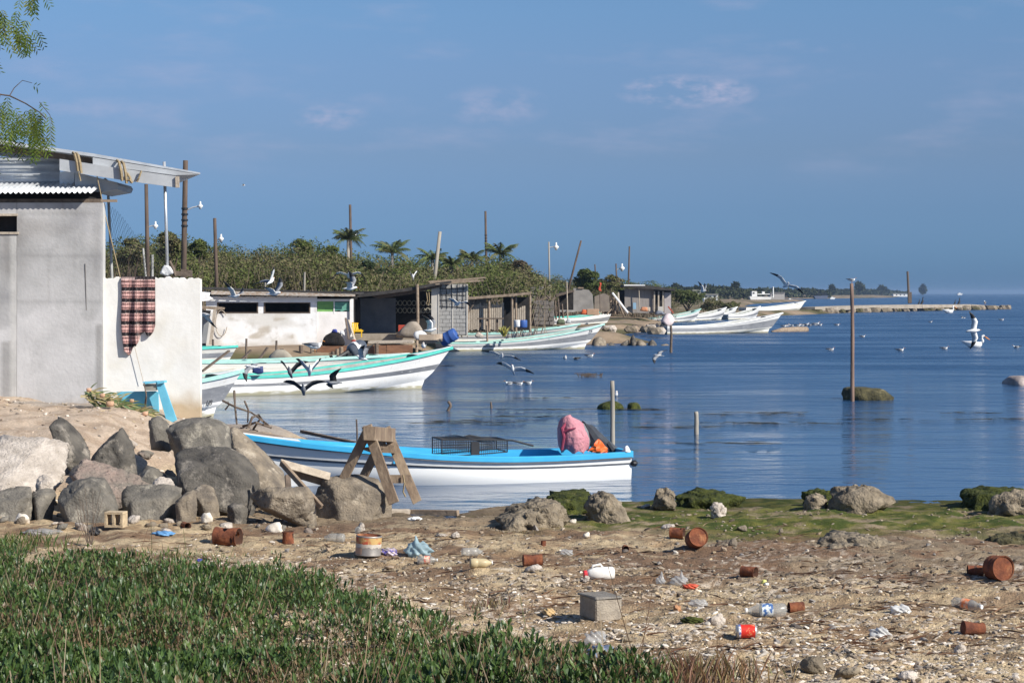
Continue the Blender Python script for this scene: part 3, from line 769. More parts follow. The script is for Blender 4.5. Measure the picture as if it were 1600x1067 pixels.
def make_boat(label, P0, P1, B=1.75, bow=1.4, stern=.55, rim=TEAL, top=GEL, low=GEL, band=BAND, liner=LINER, group='fishing boats moored along the shore', far=False, rise=2.3,
              stripe=(.54, .74), benches=3, bandgrow=0.0, rimw=.10, engine=None, deck=True, trim=None, fore=.87, zoff=0.0):
    P0, P1 = Vector(P0), Vector(P1)
    d = P1 - P0
    L = math.hypot(d.x, d.y)
    t = local('fishing_boat', (P0.x, P0.y, zoff), label, 'boat', group, (0, 0, math.atan2(d.y, d.x)))
    k = 14 if far else 26
    T, C, sheer, beam = hull_curves(L, B, bow, stern, k, rise, stripe, fore, bandgrow)
    def side(mb, a, b, off=0.0, mi=0):
        for sgn in (1, -1):
            sub = 3 if not far else 2
            rows = []
            for c in C:
                r = []
                for q in range(sub + 1):
                    u = q / sub
                    p = [c[a][i] * (1 - u) + c[b][i] * u for i in range(3)]
                    bul = .035 * math.sin(math.pi * u) * (1 if a == 1 else 0)
                    r.append((p[0], sgn * (p[1] + off + bul), p[2]))
                rows.append(r)
            mb.grid(rows, mi, flip=sgn < 0)
            if off:                                                    # closing edges of a proud band
                for e_, fl in ((0, sgn > 0), (-1, sgn < 0)):
                    base = a if e_ == 0 else b
                    mb.grid([[rw[e_], (c[base][0], sgn * c[base][1], c[base][2])] for rw, c in zip(rows, C)], mi, flip=not fl)
        return mb
    hb = MB(); side(hb, 0, 1); side(hb, 1, 2); side(hb, 2, 3)
    c0 = C[0]; cN = C[-1]
    prof = [(p[0], p[1], p[2]) for p in c0]
    hb.add(prof + [(p[0], -p[1], p[2]) for p in reversed(prof)], [tuple(range(12))])                    # transom
    hb.build('hull', low, t, smooth=True)
    tb = MB(); side(tb, 3, 4)
    tb.build('topside', top, t, smooth=True)
    sb = MB(); side(sb, 2, 3, .012)
    sb.build('side_band', band, t, smooth=True)
    gb = MB()
    ring = []
    for c, tt in zip(C, T):
        s, b = c[5][2], c[5][1]
        ro = rimw * (1 if tt < .9 else max(.25, 1 - (tt - .9) / .13))
        o_ = .03
        ring.append([(c[4][0], b * 1.0 + .004, s - .085), (c[5][0], b + o_, s - .075), (c[5][0], b + o_, s), (c[5][0], b + o_ - .015, s + .014), (c[5][0], max(.002, b - ro), s + .014), (c[5][0], max(.001, b - ro), s - .05)])
    for sgn in (1, -1):
        gb.grid([[(p[0], sgn * p[1], p[2]) for p in r] for r in ring], 0, flip=sgn < 0)
    xN, bN, sN = cN[5]
    gb.box((xN - .01, 0, sN - .035), (.06, 2 * bN + .06, .10))
    x0, b0, s0 = c0[5]
    gb.box((x0 + .03, 0, s0 - .03), (.10, 2 * b0 + .05, .11))
    rimo = gb.build('gunwale', rim, t)
    if trim is not None:
        rb = MB()
        for sgn in (1, -1):
            rb.grid([[(c[4][0], sgn * (c[4][1] + .004), c[4][2] - .022), (c[4][0], sgn * (c[4][1] + .026), c[4][2] - .018), (c[4][0], sgn * (c[4][1] + .026), c[4][2] + .004), (c[4][0], sgn * (c[4][1] + .004), c[4][2] + .006)] for c in C], 0, flip=sgn < 0)
        rb.build('rubbing_strip', trim, t)
    ib = MB()
    BOATC[t.name] = C
    rows = []
    for c, tt in zip(C, T):
        s, b = c[5][2], max(.001, c[5][1] - rimw * (1 if tt < .9 else .3)); fz = .12 + .5 * bow * max(0, tt - .55) ** 2 * 2
        fz = min(fz, s - .08)
        x = c[5][0] * (.985 if tt > .9 else 1)
        def inside(z):                                                # half width and place of the hull at a height, less the skin
            zs = [p[2] for p in c[1:]]
            return max(.002, float(np.interp(z, zs, [p[1] for p in c[1:]])) - .05), float(np.interp(z, zs, [p[0] for p in c[1:]])) - .03
        ym, xm = inside((s + fz) / 2); yf, xf = inside(fz)
        ym = min(ym, b)
        rows.append([(x, b, s - .04), (xm, ym, (s + fz) / 2), (xf, yf, fz), (xf, 0, fz - .01), (xf, -yf, fz), (xm, -ym, (s + fz) / 2), (x, -b, s - .04)])
    ib.grid(rows)
    ib.add([rows[0][q] for q in range(7)], [tuple(range(7))])
    ib.build('liner', liner, t, smooth=False)
    for q in range(benches):
        tt = .14 + .23 * q
        s, b = sheer(tt), beam(tt)
        MB().box((tt * L, 0, s - .16), (.30, b * (1.86 - .62 * max(0, tt - .6) / .23), .045)).build('thwart', rim if q else liner, t)
    if deck:
        db = MB(); rows = []
        for c, tt in zip(C, T):
            if tt > .80: rows.append([(c[5][0], c[5][1] - .03, c[5][2] + .004), (c[5][0], 0, c[5][2] + .03), (c[5][0], -(c[5][1] - .03), c[5][2] + .004)])
        db.grid(rows); db.build('foredeck', rim if far else top, t)
    return t, L, sheer, beam
BOATC = {}
def hull_spot(boat, x, z):
    """half width of a boat's side at a place along it and a height, and the way that side faces there"""
    def y(x_, z_):
        xs, ys = [], []
        for c in BOATC[boat.name]:
            zs = [p[2] for p in c[1:]]
            xs.append(float(np.interp(z_, zs, [p[0] for p in c[1:]]))); ys.append(float(np.interp(z_, zs, [p[1] for p in c[1:]])))
        return float(np.interp(x_, xs, ys))
    return y(x, z), (y(x + .1, z) - y(x - .1, z)) / .2, (y(x, z + .08) - y(x, z - .08)) / .16
def loft(mb, secs, n=14, e=3.0, mi=0):
    """closed body through rounded-box sections: (centre, half x axis vector, half y axis vector)"""
    rings = []
    for c, u, v in secs:
        r = []
        for j in range(n):
            a = 2 * math.pi * j / n
            ca, sa = math.cos(a), math.sin(a)
            f = (abs(ca) ** e + abs(sa) ** e) ** (-1 / e)
            r.append(Vector(c) + Vector(u) * ca * f + Vector(v) * sa * f)
        rings.append(r)
    vs = [p for r in rings for p in r]; fs = []
    for i in range(len(rings) - 1):
        for j in range(n):
            j2 = (j + 1) % n
            fs.append((i * n + j, i * n + j2, (i + 1) * n + j2, (i + 1) * n + j))
    fs.append(tuple(reversed(range(n)))); fs.append(tuple((len(rings) - 1) * n + j for j in range(n)))
    return mb.add(vs, fs, mi)
def engine(parent, x, z, tilt=1.05, cowlm=GREYP, legm=BLACKP, stripe=None, sc=1.0):
    """an outboard tilted up on the transom, in the boat's own coordinates; the cowl leans inboard"""
    ca, sa = math.cos(tilt), math.sin(tilt)
    def q(a, s, y=0):                                             # a: up the engine's own axis, s: towards the bow
        a, s = a * sc, s * sc
        return Vector((x + a * sa + s * ca, y * sc, z + a * ca - s * sa))
    ux = Vector((ca, 0, -sa)) * sc
    uy = Vector((0, 1, 0)) * sc
    m = MB()
    loft(m, [(q(.10, 0), ux * .17, uy * .15), (q(.16, .02), ux * .24, uy * .19), (q(.40, .03), ux * .27, uy * .21), (q(.58, .02), ux * .24, uy * .19), (q(.66, 0), ux * .15, uy * .12)])
    cw = m.build('engine_cowl', cowlm, parent, smooth=True)
    if stripe is not None:
        m = MB(); loft(m, [(q(.30, .03), ux * .285, uy * .222), (q(.38, .03), ux * .285, uy * .222)])
        m.build('cowl_stripe', stripe, cw)
    m = MB()
    loft(m, [(q(.12, -.02), ux * .12, uy * .10), (q(-.25, -.03), ux * .085, uy * .06), (q(-.62, -.05), ux * .075, uy * .035), (q(-.85, -.05), ux * .10, uy * .02)], 10, 2.2)
    m.beam(q(-.50, -.22), q(-.50, .12), .16 * sc, .02 * sc)
    m.tube([q(-.68, .12), q(-.68, -.14), q(-.68, -.24)], [.05 * sc, .055 * sc, .02 * sc], 8)
    m.build('engine_leg', legm, parent, smooth=False)
    m = MB(); m.box(q(-.02, .10), (.16 * sc, .26 * sc, .30 * sc)); m.build('engine_clamp', legm, parent)
    return q
# --- the blue and white boat in the foreground
bt, L1, sh1, bm1 = make_boat('white boat with sky blue rim and interior, lying close behind the wooden sawhorse', at(966, 700, 33.6), at(364, 690, 31.6), B=1.55, bow=.90, stern=.47, rim=SKYB, liner=SKYB, band=DARKTRIM, top=GELC, low=GELC, rise=2.6,
                             stripe=(.56, .62), trim=DARKTRIM, group=None, benches=3, deck=True, rimw=.09, fore=.90)
# the outboard under a pink cloth
def bl(x, y, z): return Vector((x, y, z))
PINK = M('faded pink cloth', (.56, .26, .29), (.47, .20, .24), scale=5, rough=.9, bump=.9, bscale=13, bdist=.05, spec=.1)
PINKD = M('dark red cloth', (.30, .05, .09), (.20, .035, .07), scale=6, rough=.9)
ORANGE = M('orange plastic bag', (.85, .16, .03), (.70, .11, .02), scale=9, rough=.5)
m = MB()
loft(m, [((.70, 0, .50), (.14, 0, .03), (0, .13, 0)), ((.68, 0, .66), (.15, 0, .03), (0, .15, 0)), ((.70, 0, .82), (.14, 0, .02), (0, .15, 0)), ((.72, 0, .95), (.08, 0, .01), (0, .09, 0))])
cw_ = m.build('engine_cowl', GREYP, bt, smooth=True)
m = MB()
loft(m, [((.64, 0, .95), (.02, 0, .03), (0, .08, 0)), ((.56, 0, .82), (.08, 0, -.09), (0, .14, 0)), ((.44, 0, .66), (.10, 0, -.12), (0, .12, 0)), ((.24, 0, .53), (.07, 0, -.10), (0, .08, 0)), ((.05, 0, .42), (.05, 0, -.07), (0, .06, 0))], 10, 2.6)
m.beam((.22, 0, .60), (.12, 0, .46), .20, .05)
m.build('engine_leg', M('charcoal engine plastic', (.055, .06, .07), (.04, .043, .05), scale=8, rough=.35), bt)
m = MB()
rings = []
for i, (cx, cz, rx, ry) in enumerate([(.815, .46, .235, .24), (.82, .56, .262, .27), (.825, .68, .268, .28), (.83, .80, .255, .27), (.83, .90, .225, .24), (.825, .985, .185, .20), (.82, 1.025, .12, .13), (.82, 1.045, .04, .04)]):
    r = []
    for j in range(40):
        a = 2 * math.pi * j / 40
        k = (1 - i / 7)
        f = 1 + k * (.045 * math.sin(5 * a + i * .5) + .055 * math.sin(11 * a - i * .6) + .035 * math.sin(17 * a + i * 1.4))
        r.append((cx + rx * f * math.cos(a), ry * f * math.sin(a), cz + .03 * math.cos(a) * (i > 3) + .016 * math.sin(3 * a + i) - (.03 * math.sin(7 * a) if i == 0 else 0)))
    r = [(x + .05 * (z - .46), y, z + .16 * (x - cx) * (i > 2)) for x, y, z in r]
    rings.append(r + [r[0]])
m.grid(rings)
m.add(rings[-1][:-1], [tuple(range(40))])
cover = tag(m.build('engine_cover', PINK, None, smooth=True), 'faded pink cloth cover tied over the outboard of the blue boat', 'cloth cover')
cover.location = bt.location; cover.rotation_euler = bt.rotation_euler
m = MB().tube([(1.00, .12, .97), (1.09, .16, .86), (1.07, .2, .72), (1.10, .17, .50)], [.015, .035, .03, .025], 7)
m.tube([(1.08, .18, .80), (.98, .26, .86), (.88, .285, .88)], [.028, .018, .008], 6)
m.build('cloth_knot', PINKD, cover)
m = MB()
rows = []
for i in range(7):
    r = []
    for j in range(12):
        a = 2 * math.pi * j / 12
        rad = (.11, .13, .12, .10, .08, .05, .015)[i] * (1 + .22 * math.sin(2.3 * j + i * 1.3))
        r.append((.55 + rad * 1.15 * math.cos(a), .52 + rad * .7 * math.sin(a), .47 + i * .036 + .012 * math.sin(j * 1.9)))
    rows.append(r + [r[0]])
m.grid(rows); m.add(rows[-1][:-1], [tuple(range(12))])
o = tag(m.build('orange_bag', ORANGE, None), 'crumpled orange bag beside the covered outboard in the blue boat', 'bag'); o.location = bt.location; o.rotation_euler = bt.rotation_euler
m = MB(); V, Fc = rock_mesh([(.02, .60, .47), (.16, .58, .47), (.14, .72, .47), (.02, .70, .47), (.06, .62, .60), (.12, .68, .58)], 3, 3, rough=.1); m.add([Vector(v) for v in V], Fc)
o = tag(m.build('white_rag', M('white rag', (.80, .79, .77), (.62, .61, .6), scale=14, rough=.95, bump=.6, bscale=20), None, smooth=True), 'bunched white rag on the stern corner of the blue boat', 'rag'); o.location = bt.location; o.rotation_euler = bt.rotation_euler
MB().lathe([(.03, -.05), (.055, -.02), (.055, .03), (.03, .06)], 12, Matrix.Translation((-.05, .66, .28)) @ Matrix.Rotation(R(90), 4, 'Y')).build('stern_roller', BLACKP, bt)
# wire crab trap lying across the boat
WIRE = M('dark wire', (.030, .030, .034), (.022, .022, .024), scale=20, rough=.6)
tp = local('crab_trap', bt.location, 'black wire crab trap lying across the middle of the blue boat', 'trap', None, bt.rotation_euler)
fr = MB(); ms = MB()
ta, tb_, td, th = 2.22, 3.36, .62, .24
zb = .50
def tz(x, k): return zb + th * k * (1 + .35 * ((x - ta) / (tb_ - ta) - .5)) + .03 * math.sin(x * 9)
for k in (0, 1):
    c_ = [(ta, -td / 2 + .3, tz(ta, k)), (tb_, -td / 2 + .3, tz(tb_, k)), (tb_, td / 2 + .3, tz(tb_, k)), (ta, td / 2 + .3, tz(ta, k))]
    for i in range(4): fr.tube([c_[i], c_[(i + 1) % 4]], .011, 5)
for x_ in (ta, tb_):
    for y_ in (-td / 2 + .3, td / 2 + .3): fr.tube([(x_, y_, tz(x_, 0)), (x_, y_, tz(x_, 1))], .011, 5)
xc = (ta + tb_) / 2
fr.box((xc, td / 2 + .32, zb + .10), (.14, .05, .22)); fr.tube([(xc - .25, .3, tz(xc, 1)), (xc, .3, tz(xc, 1) + .05), (xc + .2, .3, tz(xc, 1))], .02, 5)
nx, nz_ = 30, 6
for i in range(nx + 1):
    x_ = ta + (tb_ - ta) * i / nx
    for y_ in (-td / 2 + .3, td / 2 + .3): ms.tube([(x_, y_, tz(x_, 0)), (x_ + .01 * math.sin(i), y_, tz(x_, 1))], .0042, 4, cap=False)
    ms.tube([(x_, -td / 2 + .3, tz(x_, 1)), (x_, td / 2 + .3, tz(x_, 1))], .0042, 4, cap=False)
for j in range(1, nz_):
    for y_ in (-td / 2 + .3, td / 2 + .3): ms.tube([(ta, y_, tz(ta, j / nz_)), (xc, y_, tz(xc, j / nz_)), (tb_, y_, tz(tb_, j / nz_))], .0042, 4, cap=False)
for j in range(10):
    y_ = -td / 2 + .3 + td * j / 9
    ms.tube([(ta, y_, tz(ta, 1)), (xc, y_, tz(xc, 1)), (tb_, y_, tz(tb_, 1))], .0042, 4, cap=False)
fr.build('trap_frame', WIRE, tp); tag(ms.build('wire_netting', WIRE, tp), kind='stuff')
m = MB().tube([(1.5, -.2, .55), (1.9, -.1, .66), (3.0, -.3, .72)], [.02, .018, .012], 6)
o = tag(m.build('oar_shaft', WIRE, None), 'thin dark stick resting behind the crab trap in the blue boat', 'stick'); o.location = bt.location; o.rotation_euler = bt.rotation_euler

# --- the boats moored behind
b2, L2, sh2, bm2 = make_boat('white boat with bright turquoise rim, its raised bow pointing right, nearest of the moored boats', at(300, 600, 60.0), at(706, 600, 65.0), B=1.8, bow=1.38, stern=.62, rim=TEAL, band=BAND, stripe=(.46, .60), bandgrow=-.0, benches=4)
b2b, _, _, _ = make_boat('old pale boat with faded teal rim, mostly hidden behind the turquoise rimmed boat', at(270, 600, 66.0), at(640, 600, 71.5), B=1.8, bow=.95, stern=.88, rim=TEALP, top=GELOLD, low=GELOLD, band=GELOLD, rise=3, benches=4)
engine(b2b, 6.9, .95, 1.15, M('dark engine cowl', (.09, .105, .13), (.07, .08, .1), scale=6, rough=.3), BLACKP, stripe=GEL, sc=1.25)
b2d, _, _, _ = make_boat('boat with turquoise rim showing only its bow beyond the white wall', at(200, 600, 78.0), at(371, 600, 80.0), B=1.5, bow=1.02, stern=.95, rim=TEAL, top=GELOLD, low=GELOLD, benches=1)
b2c, L4, sh4, bm4 = make_boat('white boat with grey band and black letters, bow sticking out past the white wall', at(60, 600, 46.2), at(379, 600, 50.3), B=1.5, bow=1.20, stern=.80, rim=TEALP, top=GEL, low=GEL, band=BAND, stripe=(.34, .72), rise=2.0, benches=1, fore=.84)
cu = bpy.data.curves.new('letters', 'FONT'); cu.body = 'LIB'; cu.size = .20; cu.extrude = .004
tmp = bpy.data.objects.new('tmp', cu); COL.objects.link(tmp)
dg = bpy.context.evaluated_depsgraph_get()
me = bpy.data.meshes.new_from_object(tmp.evaluated_get(dg))
bpy.data.objects.remove(tmp)
me.materials.clear(); me.materials.append(BLACKP)
lo_ = bpy.data.objects.new('lettering', me); COL.objects.link(lo_)
lo_.parent = b2c
xl = L4 * .765
yl, ya_, yf_ = hull_spot(b2c, xl, .44)
lo_.rotation_euler = (R(90) + math.atan(yf_), 0, -math.atan(ya_))
lo_.location = (xl, -yl - .05, .33)
b3, L3, sh3, bm3 = make_boat('long white boat with pale turquoise rim and grey band, its bow by the rock spit', at(690, 545, 106.0), at(944, 545, 110.5), B=1.9, bow=1.44, stern=.50, rim=TEALP, band=BAND, stripe=(.38, .68), benches=4)
ym_, ya_, _ = hull_spot(b3, L3 * .90, 1.06)
m = MB()
for dx, dz, w_, h_ in ((-.09, 0, .03, .22), (.09, 0, .03, .22), (0, .10, .2, .03), (0, -.10, .12, .03), (.02, .01, .1, .03)): m.box((dx, 0, dz), (w_, .012, h_))
m.build('bow_mark', BLACKP, b3)
mk = b3.children[-1]; mk = [c for c in b3.children if c.name.startswith('bow_mark')][0]
mk.location = (L3 * .90, -ym_ - .02, 1.06); mk.rotation_euler = (0, 0, -math.atan(ya_))
b3b, _, _, _ = make_boat('low boat with pale green rim lying just behind the long white boat', at(700, 540, 113.2), at(906, 540, 115.5), B=1.6, bow=1.22, stern=.70, rim=TEALP, top=GELOLD, low=GELOLD, benches=3, zoff=.15)
b11, L11, sh11, _ = make_boat('weathered grey white boat with a covered outboard, farthest right of the large boats', at(1034, 520, 150.0), at(1223, 520, 155.5), B=1.9, bow=1.62, stern=.62, rim=GEL, top=GEL, low=GELOLD, band=BAND, stripe=(.30, .72), benches=4)
engine(b11, .1, .62, .75, M('pinkish white engine cover', (.70, .60, .60), (.58, .48, .49), scale=5, rough=.8), BLACKP, sc=1.7)
for lab, x0, x1, Y0, Y1, bow, stern, rim, B in [
    ('small boat with a teal rim pulled up on the land, only its bow in view', 860, 958, 160, 163, 1.45, .9, TEAL, 1.6),
    ('boat with teal interior moored in front of the grey hut', 976, 1052, 200, 203, .95, .55, TEALP, 1.7),
    ('white boat whose bow shows just right of the grey hut', 1020, 1095, 212, 217, 1.45, .6, TEALP, 1.8),
    ('white boat, second bow from the left in the distant row', 1068, 1135, 225, 231, 1.5, .6, WHITEP, 1.8),
    ('white boat, third bow from the left in the distant row', 1092, 1152, 236, 241, 1.5, .6, WHITEP, 1.8),
    ('white boat, fourth bow from the left in the distant row', 1130, 1188, 232, 238, 1.6, .6, WHITEP, 1.8)]:
    make_boat(lab, at(x0, 500, Y0), at(x1, 500, Y1), B=B, bow=bow, stern=stern, rim=rim, top=GEL, low=GEL, stripe=(.36, .62), far=True, benches=2, zoff=.35 if Y0 == 160 else 0)
make_boat('long white boat drawn up against the concrete jetty', at(1160, 485, 292), at(1259, 485, 300), B=2.0, bow=1.75, stern=.75, rim=WHITEP, top=GEL, low=GEL, far=True, benches=2, stripe=(.3, .36), zoff=.25)
# ------------------------------------------------------------------ buildings
CONC = M('grey cement render', (.47, .46, .455), (.36, .355, .35), scale=1.1, rough=.95, bump=.35, bscale=14, col3=(.29, .285, .28), scale3=.9, amt3=(.50, .74), attr='tint', spec=.15)
LIME = M('white limewash', (.80, .785, .75), (.72, .70, .655), scale=2.0, rough=.9, bump=.22, bscale=12, attr='tint', spec=.2)
LIMEOLD = M('old limewash', (.82, .815, .81), (.72, .715, .705), scale=1.6, rough=.95, bump=.3, bscale=9, col3=(.48, .44, .39), scale3=1.2, amt3=(.58, .74), attr='tint', spec=.15)
BLOCK = M('grey concrete block', (.40, .385, .36), (.30, .29, .27), scale=5, rough=.95, bump=.5, bscale=30, spec=.1)
MORTAR = M('dark mortar', (.17, .16, .15), (.12, .115, .11), scale=6, rough=1, spec=.1)
DARKIN = M('unlit dark interior', (.045, .042, .042), (.025, .024, .024), scale=2, rough=1, spec=.05)  # near-black colour stands in for the shade inside rooms and behind openings
ZINC = M('galvanised sheet', (.62, .64, .66), (.48, .50, .52), scale=4, rough=.45, metal=.25, spec=.5, col3=(.40, .38, .35), scale3=3, amt3=(.62, .78))
STEEL = M('grey painted steel', (.46, .475, .49), (.38, .39, .40), scale=4, rough=.5, spec=.4, col3=(.36, .28, .20), scale3=6, amt3=(.68, .8))
TARSHEET = M('tar paper roof', (.060, .055, .052), (.035, .033, .032), scale=3, rough=.9, bump=.5, bscale=8, col3=(.16, .11, .08), scale3=4, amt3=(.58, .74))
RUSTY = M('rusty sheet edge', (.34, .25, .18), (.50, .46, .41), scale=6, rough=.85, bump=.4, bscale=12, stretch=(1, 1, 4), contrast=(.42, .58))
WOOD = M('grey weathered wood', (.33, .255, .185), (.19, .14, .10), scale=9, rough=.9, bump=.6, bscale=26, stretch=(.6, .6, .6), col3=(.42, .36, .29), scale3=7, amt3=(.58, .74))
WOODD = M('dark old wood', (.17, .13, .10), (.095, .073, .058), scale=9, rough=.95, bump=.6, bscale=20)
WOODP = M('pale sun bleached wood', (.50, .43, .345), (.36, .30, .235), scale=9, rough=.9, bump=.5, bscale=24)
WOODR = M('red brown boards', (.27, .135, .075), (.17, .085, .05), scale=5, rough=.9, bump=.4, bscale=14, stretch=(.5, 1, 2))
ROPE = M('old rope', (.36, .285, .17), (.24, .18, .11), scale=40, rough=1)
CLOTHW = M('white plastic sheet', (.80, .80, .79), (.66, .66, .66), scale=12, rough=.6)
GREENP = M('green painted panel', (.22, .46, .13), (.17, .37, .11), scale=4, rough=.6)
GREENB = M('sea green panel', (.16, .40, .30), (.10, .28, .22), scale=6, rough=.6)
def prism(mb, pts, Y, depth, mi=0, dx=0.0):
    """a plate whose front face shows the outline pts at Y, with real depth behind it"""
    n = len(pts)
    a = [at(x, y, Y) for x, y in pts]
    b = [p + Vector((dx, depth, 0)) for p in a]
    return mb.add(a + b, [tuple(range(n)), tuple(reversed(range(n, 2 * n)))] + [(i, i + n, (i + 1) % n + n, (i + 1) % n) for i in range(n)], mi)
def fb(mb, x0, y0, x1, y1, Y, thick=.2, mi=0, jit=0):
    return mb.span(at(x0, y0, Y), at(x1, y1, Y) + Vector((0, thick, 0)), mi, jit)
def wallgrid(name, x0, x1, ytop, ybot, Y, thick, mat, parent, tint, nx=24, nz=30, bumpy=.006, holes=()):
    """a plastered wall: an uneven front face with its own stains, closed at the top and the ends; ytop may be a function of u"""
    mb = MB(); cols_ = []
    yt = ytop if callable(ytop) else (lambda u: ytop)
    rows = []
    for j in range(nz + 1):
        r = []
        for i in range(nx + 1):
            u, v = i / nx, j / nz
            p = at(x0 + (x1 - x0) * u, yt(u) + (ybot - yt(u)) * v, Y)
            p.y += bumpy * (float(vnoise(np.array([p.x * 2.1]), np.array([p.z * 2.1]), 3)[0]) - .5) * 2
            r.append(p); cols_.append(tint(u, v, p))
        rows.append(r)
    mb.grid(rows, flip=True)
    back = [[p + Vector((0, thick, 0)) for p in r] for r in (rows[0], rows[-1])]
    mb.grid([rows[0], back[0]]); cols_ += [tint(i / nx, 0, p) for i, p in enumerate(rows[0])] * 2
    l = [r[0] for r in rows]; mb.grid([l, [p + Vector((0, thick, 0)) for p in l]], flip=True); cols_ += [tint(0, j / nz, p) for j, p in enumerate(l)] * 2
    l = [r[-1] for r in rows]; mb.grid([l, [p + Vector((0, thick, 0)) for p in l]]); cols_ += [tint(1, j / nz, p) for j, p in enumerate(l)] * 2
    bk = [back[0], back[1]]; mb.grid(bk); cols_ += [(.5, .5, .5)] * (2 * (nx + 1))
    return mb.build(name, mat, parent, smooth=False, colors=[(*c, 1) for c in cols_])
def n2(x, y, s=0, o=3): return float(fbm(np.array([x]), np.array([y]), s, o)[0])
def lerp3(a, b, t): t = max(0, min(1, t)); return tuple(a[i] * (1 - t) + b[i] * t for i in range(3))
# --- the grey rendered building at the left
YB = 38.0
gbld = thing('grey_building', at(60, 640, YB + 2), 'grey rendered concrete building with sheet metal roof at the left edge', 'building')
def gt(u, v, p):
    n = n2(p.x * 1.3, p.z * 1.3, 5, 4)
    c = lerp3((1, 1, 1), (.80, .80, .82), (n - .45) * 5)
    st_ = n2(p.x * 7, p.z * .5, 61, 4)
    c = lerp3(c, (.66, .64, .62), (st_ - .56) * 4 * (1 - v))
    c = lerp3(c, (.70, .68, .66), (n2(p.x * .6, p.z * .9, 63, 4) - .52) * 5)
    if abs((p.z * 1.15) % 1 - .5) < .03: c = lerp3(c, (.62, .62, .62), .35)
    edge = .50 + .07 * (n2(p.x * 2.5, 1.7, 9) - .5) * 4
    if v > edge: c = lerp3(c, (1.20, 1.195, 1.2), (v - edge) * 30)
    if v > .92: c = lerp3(c, (.80, .70, .60), (v - .92) * 12 + (n - .5) * 2)
    if u > .90 and .58 < v < .97: c = lerp3(c, (.72, .71, .70), .8)
    if u > .97: c = lerp3(c, (1.25, 1.24, 1.2), .8)
    return c
wallgrid('wall', 26.5, 161, 317, 648, YB, .22, CONC, gbld, gt, 30, 60)
wallgrid('wall', -240, 26, 362.5, 652, YB, .22, CONC, gbld, gt, 40, 50)
wallgrid('wall', -240, 26, 317, 337.5, YB, .22, CONC, gbld, lambda u, v, p: (1, 1, 1), 40, 4)
m = MB(); fb(m, -240, 337, -70, 363, YB + .02, .18); m.build('wall', M('plain cement', (.42, .41, .40)), gbld)
m = MB(); fb(m, -70, 334, 27, 337.5, YB - .03, .26); fb(m, -70, 362.5, 29, 366, YB - .03, .26); m.build('window_frame', WOODP, gbld)
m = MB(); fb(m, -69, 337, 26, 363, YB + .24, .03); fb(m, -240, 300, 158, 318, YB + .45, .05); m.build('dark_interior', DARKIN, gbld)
m = MB()
a_, b_, c_ = at(161, 317, YB + .23), at(161, 648, YB + .23), Vector((-2.2, 7, 0))
m.add([a_, b_, b_ + c_, a_ + c_, a_ + Vector((-.22, 0, 0)), b_ + Vector((-.22, 0, 0)), b_ + c_ + Vector((-.22, 0, 0)), a_ + c_ + Vector((-.22, 0, 0))], [(0, 1, 2, 3), (7, 6, 5, 4), (0, 3, 7, 4), (1, 5, 6, 2), (3, 2, 6, 7), (0, 4, 5, 1)])
m.build('side_wall', M('plain cement', (.42, .41, .40)), gbld)
m = MB(); fb(m, -240, 311, 157, 317, YB + .05, .12); m.build('wall_plate', WOODD, gbld)
def corrugated(mb, a, b, back, pitch, amp, n=None):
    """a corrugated sheet from eave a-b going to the vector `back`"""
    a, b, back = Vector(a), Vector(b), Vector(back)
    L = (b - a).length; k = max(4, int(L / pitch * 8))
    up = (b - a).normalized().cross(back.normalized())
    if up.z < 0: up = -up
    r0 = [a + (b - a) * (i / k) + up * amp * math.sin(2 * math.pi * L * i / k / pitch) for i in range(k + 1)]
    return mb.grid([r0, [p + back for p in r0]])
m = MB(); corrugated(m, at(-240, 303, YB - .25), at(142, 301, YB - .25), (0, 1.6, .36), .105, .02); m.build('corrugated_roof', ZINC, gbld, smooth=True, solid=.004)
m = MB(); corrugated(m, at(-240, 291, YB + .9), at(-240, 246, YB + .9), at(94, 246, YB + .9) - at(-240, 246, YB + .9), .155, .022)
m.build('corrugated_wall', ZINC, gbld, smooth=True, solid=.004)
m = MB(); fb(m, 93, 268, 117, 294, YB + .8, .5, jit=.01); m.build('parapet_block', LIMEOLD, gbld, bevel=.01, colors=[(1, 1, 1, 1)] * 8)
m = MB(); prism(m, [(-200, 190), (145, 240), (313, 270), (313, 272.5), (145, 245), (-200, 196)], YB + .35, 3.2, dx=-1.0); m.build('roof_sheet', ZINC, gbld)
m = MB(); prism(m, [(-200, 197), (60, 232.5), (145, 245.8), (145, 255.5), (60, 245), (-200, 210)], YB + .7, .1); m.build('roof_beam_or_shade', WOODD, gbld)  # dark strip standing in for the shaded underside of the roof sheet
m = MB(); prism(m, [(145, 246.2), (310, 272.9), (273, 274), (205, 265), (145, 259)], YB + .33, .06); prism(m, [(145, 246.2), (309, 272.9), (304, 274.5), (145, 250)], YB + .5, 1.2, dx=-.4); m.build('fascia_channel', STEEL, gbld)
m = MB(); prism(m, [(93, 248.5), (205, 266), (277, 276), (277, 293.5), (200, 283), (93, 266.5)], YB + .16, .05); prism(m, [(93, 249), (277, 276.5), (277, 279), (93, 251)], YB + .215, .3); m.build('steel_beam', STEEL, gbld)
m = MB(); prism(m, [(117, 269), (182, 285), (185, 290), (182, 296), (150, 301.5), (117, 292)], YB + .5, 1.5); m.build('roof_beam_or_shade', STEEL, gbld)
m = MB(); m.beam(at(277, 276, YB + .14), at(277.5, 293.5, YB + .14), .06, .07); m.build('beam_end_cap', WOODP, gbld)
